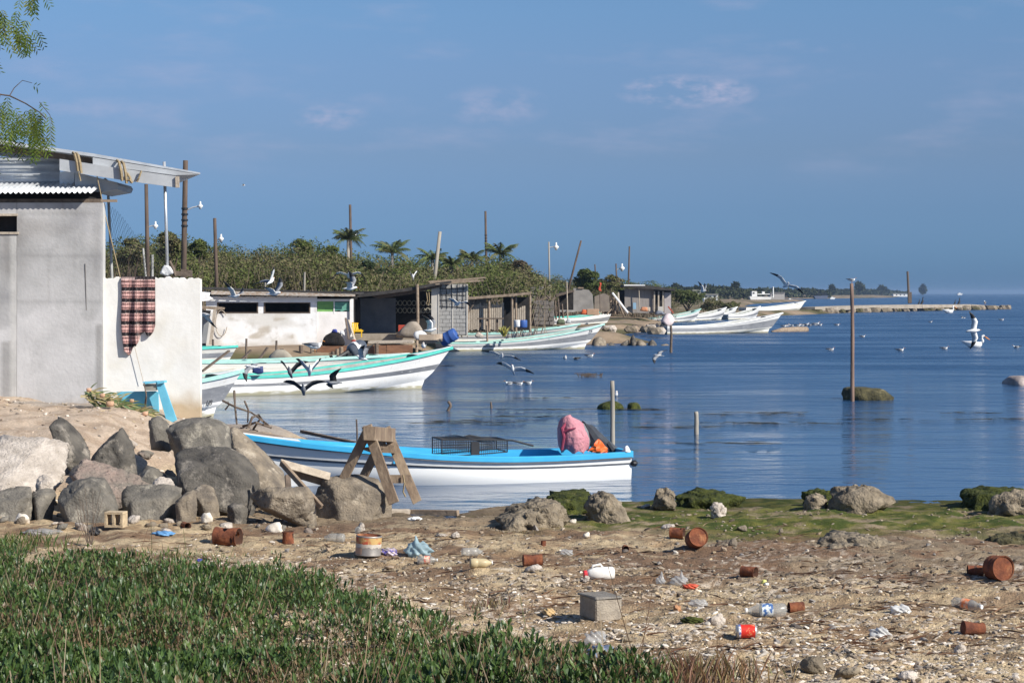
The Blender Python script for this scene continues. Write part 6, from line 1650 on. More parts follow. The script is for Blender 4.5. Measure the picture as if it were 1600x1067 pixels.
# ------------------------------------------------------------------ jetty
jt = thing('jetty', (70, 340, .5), 'low concrete jetty running out over its rock footing to the right', 'jetty')
JC = M('pale jetty concrete', (.36, .315, .26), (.26, .225, .185), scale=.5, rough=.95, col3=(.24, .20, .16), scale3=.6, amt3=(.58, .76))
JP = [Vector((45.8, 300, 1.0)), Vector((58, 322, 1.12)), Vector((72, 344, 1.14)), Vector((86, 366, 1.05)), Vector((96.5, 383, .55))]
for a, b in zip(JP, JP[1:]):
    m = MB(); m.beam(a - Vector((0, 0, .3)), b - Vector((0, 0, .3)) - (b - a).normalized() * .12, 3.2, .62, jit=.04); m.build('slab', JC, jt)
jr = thing('jetty_post', at(1421, 472, 352), 'tall dark post on a stub at the middle of the jetty', 'post')
MB().tube([at(1418, 424, 352), at(1420.5, 473, 352)], [.20, .24], 8).build('post', WOODD, jr)
MB().span(at(1419.5, 456, 351.6), at(1425, 474, 351.6) + Vector((0, .6, 0)), jit=.05).build('stub', WOODD, jr)
rg = random.Random(8)
for i in range(70):
    u = rg.random(); seg = min(3, int(u * 4)); p = JP[seg].lerp(JP[seg + 1], u * 4 - seg)
    p = p + Vector((1.2 - rg.uniform(.0, 2.8), -2.2 - rg.uniform(0, 1.5), 0)); p.z = rg.uniform(.05, .35)
    r_ = rg.uniform(.35, 1.0)
    V, Fc = rock_mesh([tuple(p + Vector((r_ * 1.4 * a, r_ * b, r_ * .6 * c))) for a in (-1, 1) for b in (-1, 1) for c in (-1, 1)], i, 2, rough=.2, soft=9)
    tag(MB().add([Vector(v) for v in V], Fc).build('jetty_rock', (BROWN, CORAL, MOSSY)[i % 3], None, loc=p), 'brown stone lying along the foot of the concrete jetty', 'rock', 'stones along the foot of the jetty')
lg = tag(MB().tube([at(1206, 519, 158), at(1222, 516.5, 159), at(1240, 516, 160), at(1260, 515.5, 161)], [.12, .25, .3, .28], 8).build('driftwood_log', WOOD, None, smooth=True, loc=at(1235, 518, 160)), 'driftwood log in the water at the bow of the farthest large boat', 'log')
# ------------------------------------------------------------------ sawhorse and loose timber on the beach
SW = M('weathered sawhorse wood', (.30, .225, .155), (.17, .12, .085), scale=7, rough=.9, bump=.6, bscale=30, col3=(.40, .33, .25), scale3=5, amt3=(.56, .7), stretch=(.7, 1, .4))
YA, YC = 26.7, 27.9
sh_ = thing('sawhorse', gp(600, 790), 'old wooden sawhorse with splayed legs standing on the shore before the blue boat', 'sawhorse')
def plank(nm, p, q_, w_, h_, mat, par, up=(0, 0, 1), jit=.006): return MB().beam(p, q_, w_, h_, up, jit=jit).build(nm, mat, par, bevel=.004)
plank('leg', at(573, 665, YA), at(616, 786, YA - .05), .05, .145, SW, sh_)
plank('leg', at(577, 668, YA + .04), at(520, 782, YA + .25), .05, .125, SW, sh_)
plank('leg', at(602, 668, YC), at(652, 784, YC + .1), .05, .145, SW, sh_)
plank('leg', at(605, 672, YC + .04), at(556, 768, YC + .3), .05, .125, SW, sh_)
plank('top_beam', at(577, 677, YA - .12), at(609, 680, YC + .15), .17, .20, SW, sh_)
m = MB(); prism(m, [(560, 700), (590, 697), (606, 698), (580, 707)], YA + .07, .05); m.build('gusset', SW, sh_)
m = MB(); prism(m, [(592, 707), (600, 693), (616, 696), (618, 708)], YC - .06, .05); m.build('gusset', SW, sh_)
m = MB(); prism(m, [(603, 742), (641, 742), (645, 754.5), (607, 755)], YC - .08, .045); m.build('stretcher', SW, sh_)
MB().tube([at(630, 742, YC - .12), at(632, 754, YC - .13), at(630, 768, YC - .1), at(634, 776, YC - .1)], .012, 5).build('string', ROPE, sh_)
GT = 'loose timber round the sawhorse'
def loose(label, p0, Y0, p1, Y1, w_, h_, mat=SW, name='plank', up=(0, 0, 1)):
    a, b = at(*p0, Y0), at(*p1, Y1)
    o = MB().beam(a, b, w_, h_, up, jit=.01).build(name, mat, None, loc=(a + b) / 2, bevel=.005)
    return tag(o, label, 'plank', GT)
loose('narrow board slanting down from the broken frame to the ground, left of the rounded boulder', (440, 722), 26.3, (503, 792), 25.6, .05, .07)
loose('upper board of the broken frame running right toward the sawhorse', (438, 722), 26.4, (515, 744), 26.9, .04, .10, WOODP)
loose('wide warped board filling the broken frame', (456, 734), 26.7, (506, 748), 27.0, .04, .20)
loose('short upright board at the left end of the broken frame', (449, 742), 26.4, (451, 768), 26.3, .07, .05, WOODD)
a_ = gp(500, 803); b_ = gp(722, 806)
loose('long pale board lying flat on the shore below the sawhorse', (500, 800), a_.y, (640, 799), a_.y + .15, .14, .07, WOODP)
loose('round ended pole lying beyond the long pale board', (622, 800), a_.y + .3, (716, 801), b_.y + .1, .09, .08, WOOD)
loose('long dark pole lying over the bow of the blue boat behind the sawhorse', (470, 674), 34.5, (556, 692), 33.8, .05, .05, WOODD, 'pole')
# driftwood branches on the sand spit
br = thing('dead_branch', at(405, 668, 38.5), 'dead branches and roots sticking up on the sand beside the white wall', 'branch')
for pts, r_ in (([(366, 610), (367, 632), (370, 662)], .025), ([(382, 626), (388, 640), (387, 660)], .022), ([(348, 626), (368, 636), (392, 644), (412, 658), (420, 664)], .022), ([(352, 640), (358, 632), (356, 628)], .016), ([(388, 668), (394, 652), (404, 648), (414, 662)], .03), ([(396, 670), (406, 655), (418, 664)], .025), ([(380, 666), (400, 660), (424, 668)], .03), ([(319, 660), (323, 652), (330, 650)], .018), ([(322, 662), (334, 657), (342, 660)], .02)):
    MB().tube([at(x, y, 38.6 + .3 * math.sin(x)) for x, y in pts], [r_ * (1 - .4 * i / len(pts)) for i in range(len(pts))], 6).build('twig', WOODD, br)
wk = thing('slipway_boards', at(365, 672, 37), 'two grey brown boards laid on the sand between the white wall and the blue boat', 'boards')
for (x0, y0, x1, y1, Y0, Y1) in ((318, 664, 428, 684, 39.5, 34.6), (322, 671, 424, 688, 38.4, 34.0)): MB().beam(at(x0, y0, Y0), at(x1, y1, Y1), .34, .06, jit=.01).build('board', WOOD, wk)

# ------------------------------------------------------------------ litter on the beach
RUST = M('rusted iron', (.24, .080, .036), (.105, .036, .022), scale=11, rough=.95, bump=.5, bscale=40, col3=(.36, .17, .08), scale3=7, amt3=(.54, .72), bdist=.02)
RUSTD = M('dark rusted inside', (.075, .035, .022), (.045, .022, .016), scale=9, rough=1)
def can(label, px, py, dia_px, len_px, yaw, pitch=0.0, open_='right', name='rusty_can', mat=RUST, group='rusty cans on the beach', lie=True, inside=RUSTD, seed=0, cat='can'):
    g = gp(px, py); s = g.y / FPX; r = dia_px * s / 2; L = len_px * s
    t = local(name, (g.x, g.y, g.z + (r * (.62 + .3 * ((seed * 37) % 10) / 10) if lie else -.01)), label, cat, group)
    A = Matrix.Rotation(yaw, 4, 'Z') @ (Matrix.Rotation(R(90) + pitch, 4, 'Y') if lie else Matrix.Rotation(pitch, 4, 'Y')) @ Matrix.Translation((0, 0, -L / 2 if lie else 0))
    sq = random.Random(seed + 3); r0_, r1_ = sq.uniform(.92, 1.03), sq.uniform(.92, 1.03)
    prof = [(r * .97, 0), (r * 1.03, .012 * L), (r * 1.03, .03 * L)] + [(r * (1 + .012 * math.sin(i * 2.2)), L * i / 10) for i in range(1, 10)] + [(r * 1.03, .965 * L), (r * 1.04, L)]
    MB().lathe(prof, 24, A, cap0=True, cap1=False, dent=.07, seed=seed).build('shell', mat, t, smooth=True)
    MB().lathe([(r * 1.0, L), (r * .95, L), (r * .95, L * .25), (r * .2, L * .22)], 24, A, cap0=False, cap1=True, dent=.03, seed=seed).build('inside', inside, t, smooth=True)
    MB().lathe([(r * 1.0, L * .992), (r * 1.07, L * .998), (r * 1.0, L * 1.004)], 24, A, cap0=False, cap1=False, dent=.03, seed=seed).build('rim', mat, t, smooth=True)
    return t
can('large rusty can lying open end to the right, on the left part of the beach', 355, 851, 29, 40, R(-18), seed=1)
can('small rusty can standing upright right of the large left one', 450, 848, 18, 19, 0, lie=False, seed=2)
can('small rusty can end peeping out beneath the boulders', 290, 825, 11, 18, R(-60), seed=3)
can('smaller rusty can facing the leaning drum on the edge of the algae', 1058, 841, 17, 22, R(-20), seed=4)
can('rusty can lying half under the debris in the middle of the beach', 832, 882, 18, 30, R(10), seed=5, open_='left')
can('rusty can lying on bare wet mud in the middle right of the beach', 1170, 900, 18, 24, R(-35), seed=6)
can('rusty can open to the left, touching the clear bottle', 1244, 957, 17, 24, R(188), seed=7)
can('rusty can lying alone near the right edge below the orange bottle', 1520, 992, 21, 34, R(12), .1, seed=8)
can('thin rusty can lying against the big rusty drum at the right', 1524, 898, 17, 24, R(175), seed=9)
can('tiny rusty can in the dark debris left of the milk jug', 849, 853, 8, 9, 0, lie=False, seed=10)
can('tiny rusty can half buried above the milk jug', 977, 861, 10, 9, R(-80), seed=11)
def drum(label, px, py, dia_px, len_px, yaw, tiltp, seed):
    g = gp(px, py); s = g.y / FPX; r = dia_px * s / 2; L = len_px * s
    t = local('rusty_drum', (g.x, g.y, g.z + r * .92), label, 'drum', 'rusty drums on the beach')
    A = Matrix.Rotation(yaw, 4, 'Z') @ Matrix.Rotation(R(90) + tiltp, 4, 'Y') @ Matrix.Translation((0, 0, -L / 2))
    MB().lathe([(r * .98, 0), (r * 1.03, .03 * L), (r, .08 * L), (r, .3 * L), (r * 1.04, .34 * L), (r, .38 * L), (r, .62 * L), (r * 1.04, .66 * L), (r, .7 * L), (r, .94 * L), (r * 1.04, .97 * L), (r * 1.02, L)], 26, A, dent=.02, seed=seed, cap1=False).build('shell', RUST, t, smooth=True)
    MB().lathe([(r * 1.01, L), (r * .95, L * .985), (r * .94, L * .93), (r * .1, L * .925)], 26, A, cap0=False).build('lid', RUST, t, smooth=False)
    return t
drum('biggest rusty drum, flat lid facing the camera, at the right edge of the beach', 1560, 907, 38, 30, R(-72), -.1, 3)
drum('rusty drum leaning with a crushed lid on the edge of the algae', 1088, 856, 30, 26, R(-78), -.35, 4)
# cinder blocks
def block(label, c, rz, dims, mat, hollow=True, tilt=0.0):
    t = local('cinder_block', c, label, 'cinder block', None, (tilt, 0, rz))
    w_, d_, h_ = dims
    tk = .032
    MB().box((0, -d_ / 2 + tk / 2, h_ / 2), (w_, tk, h_), jit=.004).box((0, d_ / 2 - tk / 2, h_ / 2), (w_, tk, h_), jit=.004).build('face_shell', mat, t, bevel=.005)
    for x in (-w_ / 2 + tk / 2, 0, w_ / 2 - tk / 2): MB().box((x, 0, h_ / 2 - .004), (tk, d_ - 2 * tk - .004, h_ - .02)).build('web', mat, t)
    return t
CB = M('beach cinder block', (.38, .33, .265), (.26, .225, .185), scale=14, rough=1, bump=.9, bscale=70, bdist=.01, spec=.1)
CB_DIM = M('cinder block dimmer top', (.24, .22, .195), (.165, .152, .135), scale=14, rough=1, bump=.9, bscale=70, bdist=.01, spec=.1)  # darker copy of the block colour, for the less lit top
g = gp(938, 968); s = g.y / FPX
t = local('concrete_block', (g.x, g.y + .12, g.z - .015), 'solid grey concrete block lying on the open beach right of the green plants', 'concrete block', None, (0, R(1.5), R(24)))
bb = MB().box((0, 0, 37 * s / 2), (46 * s, 62 * s, 36 * s), jit=.008)
bb.build('block_body', CB, t, bevel=.012)
MB().box((-.002, 0, 36.5 * s), (47.5 * s, 64 * s, 4 * s), jit=.008).build('dim_top_face', CB_DIM, t, bevel=.008)  # thin slab: the weaker light on the top is put into its colour
g = gp(190, 818); s = g.y / FPX
tb3 = local('cinder_block', (g.x, g.y - .35, g.z), 'small hollow tan cinder block wedged between two boulders', 'cinder block', None, (0, 0, R(-12)))
TAN = M('tan cinder block', (.55, .43, .28), (.40, .31, .20), scale=14, rough=1, bump=.8, bscale=60, bdist=.01)
w_, h_ = 26 * s, 24 * s
for x in (-w_ / 2, 0, w_ / 2): MB().box((x, 0, h_ / 2), (.03, .16, h_ - .064)).build('web', TAN, tb3)
for z in (.016, h_ - .016): MB().box((0, 0, z), (w_ + .03, .16, .03), jit=.003).build('face_shell', TAN, tb3)
# milk jug, bottles, cans with labels
g = gp(938, 905); s = g.y / FPX
JUG = M('white jug plastic', (.80, .78, .74), (.68, .65, .6), scale=14, rough=.45, spec=.4)
t = local('plastic_jug', (g.x, g.y, g.z + .055), 'white plastic jug with a red cap lying in the middle of the beach', 'jug', None, (0, 0, R(8)))
m = MB(); loft(m, [((.13, 0, .002), (0, .055, 0), (0, 0, .05)), ((.12, 0, 0), (0, .064, 0), (0, 0, .06)), ((-.04, 0, 0), (0, .066, 0), (0, 0, .06)), ((-.10, 0, .0), (0, .045, 0), (0, 0, .042)), ((-.135, 0, .0), (0, .026, 0), (0, 0, .026))], 16, 3); m.build('jug_body', JUG, t, smooth=True)
MB().lathe([(.034, 0), (.036, .006), (.036, .028), (.03, .034)], 16, Matrix.Translation((-.130, 0, -.004)) @ Matrix.Rotation(R(-90), 4, 'Y')).build('cap', M('red cap', (.62, .04, .05), (.5, .03, .04), scale=9, rough=.4), t)
MB().tube([(.02, 0, .058), (.0, 0, .085), (-.07, 0, .075), (-.085, 0, .045)], .012, 6).build('handle', JUG, t, smooth=True)
def bottle(label, px, py, len_px, dia_px, yaw, mat, lab_mat, cap_mat, group=None, roll=0.0):
    g = gp(px, py); s = g.y / FPX; L = len_px * s; r = dia_px * s / 2
    t = local('plastic_bottle', (g.x, g.y, g.z + r * .85), label, 'bottle', group, (0, roll, yaw))
    A = Matrix.Rotation(R(90), 4, 'Y') @ Matrix.Translation((0, 0, -L / 2))
    MB().lathe([(r * .75, 0), (r, L * .05), (r, L * .3), (r * .93, L * .33), (r, L * .37), (r, L * .62), (r * .9, L * .70), (r * .55, L * .84), (r * .32, L * .92), (r * .32, L * .97)], 18, A, dent=.05, seed=int(px)).build('bottle_body', mat, t, smooth=True)
    if lab_mat: MB().lathe([(r * 1.03, L * .34), (r * 1.035, L * .36), (r * 1.035, L * .6), (r * 1.03, L * .62)], 18, A, cap0=False, cap1=False).build('paper_label', lab_mat, t, smooth=True)
    if cap_mat: MB().lathe([(r * .38, L * .95), (r * .38, L * 1.0)], 12, A).build('cap', cap_mat, t)
    return t
CLEAR = M('cloudy clear plastic', (.50, .50, .47), (.36, .36, .34), scale=12, rough=.3, spec=.6, alpha=.42)
BLUELAB = M('blue white print', (.05, .12, .30), (.55, .60, .62), scale=30, rough=.5, contrast=(.47, .53))
REDLAB = M('red white print', (.62, .08, .05), (.75, .55, .42), scale=26, rough=.5, contrast=(.45, .55))
ORLAB = M('orange print', (.85, .24, .08), (.75, .45, .3), scale=26, rough=.5, contrast=(.45, .55))
CAPW = M('white cap', (.8, .8, .78), (.7, .7, .68), scale=8, rough=.4)
bottle('clear bottle with a blue and white label lying beside a rusty can', 1196, 962, 64, 21, R(186), CLEAR, BLUELAB, CAPW)
bottle('clear bottle with an orange label lying at the right side of the beach', 1512, 953, 54, 18, R(-50), CLEAR, ORLAB, CAPW)
bottle('small clear bottle with a red label below the pale blue bag', 668, 881, 32, 13, R(-4), CLEAR, REDLAB, CAPW)
bottle('yellowish bottle lying left of the half buried rusty can', 752, 886, 36, 15, R(10), M('yellowish plastic', (.55, .45, .27), (.42, .34, .2), scale=10, rough=.4), None, CAPW)
bottle('greenish clear bottle lying above the label can on the left beach', 522, 846, 34, 14, R(165), CLEAR, None, None)
bottle('cut clear plastic bottle at the top left of the label can', 560, 832, 12, 10, R(80), CLEAR, None, None)
bottle('dull clear bottle lying at the left of the yellowish one', 738, 868, 34, 14, R(15), CLEAR, None, None)
# the bigger paper covered can
g = gp(575, 868); s = g.y / FPX
t = local('label_can', (g.x, g.y, g.z + .005), 'wide can with a torn red, yellow and white paper label standing on the beach', 'can', None, (0, R(3), 0))
r, h = 20 * s, 31 * s
MB().lathe([(r, 0), (r * 1.03, .006), (r * 1.0, .014), (r, h - .014), (r * 1.03, h - .006), (r * .98, h)], 26, None, cap1=False).build('tin_body', M('dull tin', (.36, .335, .31), (.26, .235, .215), scale=6, rough=.45, metal=.4), t, smooth=True)
MB().lathe([(r * .97, h), (r * .94, h - .02), (r * .1, h - .022)], 26, None, cap0=False).build('lid', RUST, t)
def arc(z0, z1, a0, a1, rr, jag=0.0):
    m = MB(); top, bot = [], []
    for i in range(25):
        a = a0 + (a1 - a0) * i / 24
        top.append((rr * math.cos(a), rr * math.sin(a), z1)); bot.append((rr * math.cos(a), rr * math.sin(a), z0 + jag * math.sin(i * 1.7) * math.sin(i * .6)))
    return m.grid([bot, top])
arc(h * .60, h * .92, R(-170), R(10), r * 1.012, .006).build('red_label', M('red yellow print', (.40, .075, .04), (.50, .33, .13), scale=13, rough=.6, contrast=(.46, .58)), t, smooth=True)
arc(h * .42, h * .60, R(-170), R(0), r * 1.012, .012).build('white_label', M('white paper label', (.56, .52, .46), (.42, .36, .30), scale=14, rough=.7), t, smooth=True)
arc(h * .08, h * .40, R(-168), R(-115), r * 1.010, .01).build('torn_label', M('faded paper', (.55, .34, .22), (.40, .30, .24), scale=12, rough=.8), t, smooth=True)
g = gp(1166, 998); s = g.y / FPX
t = local('drink_can', (g.x, g.y, g.z + 10 * s), 'bright red and white drink can lying at the bottom right of the beach', 'can', None, (0, 0, R(3)))
A = Matrix.Rotation(R(90), 4, 'Y') @ Matrix.Translation((0, 0, -16 * s))
r = 10.5 * s; L = 32 * s
MB().lathe([(r * .85, 0), (r, L * .06), (r, L * .94), (r * .85, L)], 20, A).build('can_body', M('tin silver', (.55, .54, .52), (.45, .44, .42), scale=9, rough=.35, metal=.6), t, smooth=True)
MB().lathe([(r * 1.012, L * .10), (r * 1.012, L * .90)], 20, A, cap0=False, cap1=False).build('red_print', M('red drink print', (.62, .035, .02), (.55, .03, .02), scale=10, rough=.4, col3=(.80, .36, .16), scale3=14, amt3=(.54, .60)), t, smooth=True)
MB().lathe([(r * 1.016, L * .10), (r * 1.016, L * .20)], 20, A, cap0=False, cap1=False).build('blue_white_print', M('blue white dots', (.75, .75, .76), (.10, .14, .36), scale=60, rough=.4, contrast=(.46, .52)), t, smooth=True)
# bags and scraps
def crumple(name, px, py, wpx, hpx, mat, label, cat, seed, spikes=0.0, dpt=.8, sub=4, sharp=10):
    g = gp(px, py); s = g.y / FPX; W, H = wpx * s / 2, hpx * s
    rs_ = np.random.RandomState(seed)
    V, Fc = ico(sub)
    n = fbm3(V * 1.0 + seed * 3.3, 2.2, seed, 4) - .5
    fold = np.abs(np.sin(V[:, 0] * sharp * .5 + V[:, 2] * 4 + seed + 5 * n)) * .22
    r = 1 + n * 1.5 - fold
    P = V * r[:, None] * np.array([W, W * dpt, H * .62])
    if spikes:
        k = np.exp(-((V[:, 0] - spikes) ** 2 + (V[:, 1]) ** 2) / .08) * (V[:, 2] > 0)
        P[:, 2] += k * H * .55
    P[:, 2] = np.maximum(P[:, 2] + H * .25, -.02)
    o = MB().add([Vector(p) + g for p in P], Fc).build(name, mat, None, smooth=True, loc=g)
    return tag(o, label, cat)
BAGB = M('pale blue plastic film', (.46, .60, .64), (.34, .48, .54), scale=9, rough=.3, spec=.5, trans=.35, alpha=.85)
BAGC = M('clear plastic film', (.66, .66, .65), (.50, .50, .49), scale=9, rough=.25, spec=.6, trans=.3, alpha=.5)
BAGW = M('white plastic film', (.76, .75, .73), (.60, .59, .57), scale=9, rough=.35, spec=.5, trans=.3)
crumple('plastic_bag', 655, 867, 44, 24, BAGB, 'pale blue plastic bag with a peaked corner right of the label can', 'plastic bag', 1, -.35)
crumple('plastic_bag', 930, 1004, 36, 24, BAGC, 'clear plastic bag on the stones below the concrete block', 'plastic bag', 2)
crumple('plastic_bag', 938, 1026, 44, 20, M('blue grey film', (.26, .31, .42), (.18, .21, .29), scale=9, rough=.25, spec=.6, trans=.2), 'blue grey plastic sheet among the stones at the edge of the green plants', 'plastic bag', 3)
crumple('plastic_bag', 1406, 958, 36, 16, BAGW, 'white plastic bag lying left of the orange labelled bottle', 'plastic bag', 4)
crumple('plastic_bag', 1376, 994, 34, 18, BAGW, 'white torn plastic film lying below the white bag', 'plastic bag', 5)
crumple('plastic_bag', 1092, 948, 30, 14, BAGC, 'clear plastic scrap above the red drink can', 'plastic bag', 6)
crumple('plastic_scrap', 1032, 912, 16, 14, BAGC, 'clear upright plastic scrap right of the milk jug, left piece', 'plastic scrap', 7, .2)
crumple('plastic_scrap', 1062, 912, 28, 16, BAGC, 'clear upright plastic scrap right of the milk jug, right piece', 'plastic scrap', 8, .3)
crumple('red_wrapper', 1078, 918, 24, 7, M('red wrapper', (.60, .10, .05), (.45, .08, .04), scale=14, rough=.5), 'crumpled red wrapper beside the clear upright scraps', 'wrapper', 9)
crumple('purple_wrapper', 610, 866, 28, 12, M('purple wrapper', (.09, .075, .34), (.50, .42, .44), scale=20, rough=.4, contrast=(.45, .55)), 'crumpled purple wrapper beside the wide label can', 'wrapper', 10)
crumple('blue_rag', 526, 790, 18, 10, M('turquoise film', (.08, .36, .50), (.06, .28, .4), scale=9, rough=.4), 'small turquoise plastic scrap at the foot of the rounded boulder', 'plastic scrap', 11)
crumple('blue_scrap', 256, 835, 40, 7, M('blue film', (.14, .32, .56), (.10, .24, .44), scale=9, rough=.5), 'flat blue plastic scrap below the blocky boulder', 'plastic scrap', 12)
crumple('plastic_sheet', 66, 834, 66, 9, BAGC, 'clear plastic sheet on the ground at the left edge below the boulders', 'plastic sheet', 13)
crumple('blue_scrap', 312, 878, 10, 6, M('deep blue film', (.05, .06, .40), (.04, .05, .3), scale=9, rough=.4), 'tiny deep blue scrap on the pale shells at the edge of the plants', 'plastic scrap', 14)
crumple('plastic_scrap', 885, 868, 22, 10, BAGC, 'clear bubble like plastic scrap above and left of the milk jug', 'plastic scrap', 15)
crumple('foam_scrap', 648, 813, 24, 7, CAPW, 'flat white foam piece on the mud below the long pale board', 'foam', 16)
crumple('foam_scrap', 633, 794, 14, 7, CAPW, 'small white foam piece by the foot of the sawhorse', 'foam', 17)
crumple('foam_scrap', 668, 795, 22, 7, CAPW, 'pair of small white foam flakes right of the sawhorse', 'foam', 18)
crumple('orange_scrap', 660, 786, 22, 6, M('orange scrap', (.60, .19, .08), (.35, .14, .08), scale=9), 'orange litter at the right foot of the sawhorse', 'litter', 19)
crumple('dark_hat', 148, 836, 18, 13, BLACKP, 'black crumpled rubber scrap at the edge of the plants below the boulders', 'rubber scrap', 20)
crumple('yellow_plastic_disc', 1194, 911, 10, 7, M('pale yellow plastic', (.72, .70, .22), (.6, .58, .18), scale=9, rough=.4), 'pale yellow plastic lid on the wet mud', 'plastic lid', 21, sub=3)
crumple('white_plastic_disc', 1198, 915, 9, 5, CAPW, 'small white lid touching the pale yellow one', 'plastic lid', 22, sub=3)
crumple('foam_scrap', 690, 838, 18, 6, PALE, 'flat grey white stone like foam piece right of the pale blue bag', 'foam', 23)
crumple('weed_clump', 1080, 972, 40, 9, ALGAE, 'dark green weed clump on the stones left of the red drink can', 'weed', 24)
crumple('husk_scrap', 1058, 955, 14, 12, M('orange brown husk', (.46, .24, .12), (.30, .16, .09), scale=9), 'orange brown husk on the stones left of the weed clump', 'husk', 25)
crumple('husk_scrap', 858, 960, 22, 12, M('tan husk', (.52, .36, .18), (.38, .26, .13), scale=9), 'tan husk fragment at the left of the concrete block', 'husk', 26)
# ------------------------------------------------------------------ stones, shells and grit
rs = np.random.RandomState(11)
def small_rock(name, px, py, wpx, hpx, mat, label, group, seed, sub=2):
    g = gp(px, py); s = g.y / FPX; W, H = wpx * s / 2, hpx * s
    rg = random.Random(seed)
    P = []
    for k in range(11):
        a = 2 * math.pi * k / 11 + rg.uniform(-.3, .3); zz = rg.uniform(-.4, 1) if k else 1
        f = math.sqrt(max(.05, 1 - zz * zz * .8)) * rg.uniform(.75, 1.12)
        P.append(tuple(g + Vector((W * f * math.cos(a), W * .7 * f * math.sin(a), H * zz))))
    V, Fc = rock_mesh(P, seed, sub, rough=.16, soft=20, nsc=1.8)
    return tag(MB().add([Vector(v) for v in V], Fc).build(name, mat, None, smooth=sub > 2, loc=g), label, 'stone', group)
SHELLY = M('white shell stone', (.70, .64, .55), (.52, .46, .38), scale=9, rough=.9, bump=.6, bscale=50, bdist=.01)
for i, (px, py, w_, h_, mt, lab) in enumerate([
    (430, 830, 36, 18, SHELLY, 'pale tan rounded stone behind the upright rusty can'), (563, 830, 18, 16, PALE, 'pale upright stone above the label can'),
    (282, 815, 16, 10, SHELLY, 'round white stone at the foot of the blocky boulder'), (322, 817, 26, 16, SHELLY, 'white angular stone under the brown curved stone'),
    (34, 817, 34, 16, SHELLY, 'white lumpy stone at the left edge of the boulder pile'), (834, 894, 36, 13, PALE, 'flat grey stone in front of the half buried rusty can'),
    (916, 910, 18, 12, PALE, 'grey stone touching the red cap of the jug'), (1118, 976, 44, 20, PALE, 'largest grey stone on the stony ground above the red drink can'),
    (1045, 826, 30, 8, PALE, 'pale flat shell on the algae left of the two rusty cans'), (1010, 794, 22, 8, PALE, 'flat grey stone on the algae right of the limestone lump'),
    (1034, 793, 14, 9, SHELLY, 'round whitish stone on the algae beside the flat grey one'), (917, 840, 14, 10, SHELLY, 'pale square stone in front of the limestone lump'),
    (895, 816, 18, 6, SHELLY, 'white shell in front of the algae hummock'), (712, 842, 18, 12, PALE, 'grey square stone right of the pale blue bag'),
    (1146, 852, 18, 12, BROWN, 'brown stone right of the leaning drum'), (1160, 828, 22, 9, BROWN, 'dark flat stone on the algae right of the leaning drum'),
    (1220, 834, 10, 9, BROWN, 'dark small stone on the algae in the open'), (980, 1002, 22, 12, CORAL, 'round brown stone right of the clear plastic bag'),
    (1240, 1010, 20, 14, BROWN, 'round dark stone right of the red drink can'), (1500, 1020, 26, 14, PALE, 'pale stone near the bottom right corner'),
    (1270, 1050, 60, 26, CORAL, 'big tan clod at the bottom edge of the picture'), (1330, 1064, 60, 22, CORAL, 'second tan clod at the bottom edge of the picture'), (1420, 1062, 44, 14, PALE, 'pale slab at the bottom right edge')]):
    small_rock('beach_stone', px, py, w_, h_, mt, lab, 'stones on the beach', 200 + i, 3)
protos = {}
KIND = [('pale', SHELLY), ('tan', M('tan pebble', (.40, .31, .22), (.28, .21, .15), scale=9, rough=.95)), ('grey', M('grey pebble', (.30, .275, .25), (.20, .18, .165), scale=9, rough=.95)), ('dark', M('dark pebble', (.13, .11, .095), (.09, .075, .065), scale=9, rough=.95))]
for kn, mt in KIND:
    for v in range(4):
        V, Fc = rock_mesh([tuple(p) for p in rs.uniform(-1, 1, (9, 3)) * (1, .8, .5)], 300 + v, 2 if v < 2 else 1, rough=.12, soft=16)
        me = bpy.data.meshes.new('beach_stone'); me.from_pydata([tuple(q_) for q_ in V], [], [tuple(f) for f in Fc]); me.materials.append(mt); me.update()
        protos[kn, v] = me
n = 0
while n < 230:
    px, py = rs.uniform(300, 1640), 812 + 250 * rs.rand() ** .8
    edge = np.interp(px, [250, 450, 560, 700, 800, 900, 1000], [860, 880, 915, 945, 980, 1010, 1060])
    if px < 1000 and py > edge: continue
    if py < 840 and rs.rand() < .5: continue
    kn = ('pale', 'tan', 'grey', 'dark')[rs.choice(4, p=(.36, .30, .24, .10) if py > 880 else (.15, .3, .35, .2))]
    g = gp(px, py)
    s = g.y / FPX * rs.uniform(4.2, 9) * (1 if rs.rand() < .85 else 1.6)
    o = bpy.data.objects.new('beach_stone', protos[kn, rs.randint(4)]); COL.objects.link(o)
    o.location = (g.x, g.y, g.z + s * .15); o.scale = (s, s, s); o.rotation_euler = (rs.uniform(-.3, .3), rs.uniform(-.3, .3), rs.uniform(0, 6.3))
    tag(o, {'pale': 'small whitish stone or shell lying loose on the beach', 'tan': 'small tan stone lying loose on the beach', 'grey': 'small grey stone lying loose on the beach', 'dark': 'small dark stone lying loose on the beach'}[kn], 'stone', kn + ' stones scattered over the beach')
    n += 1
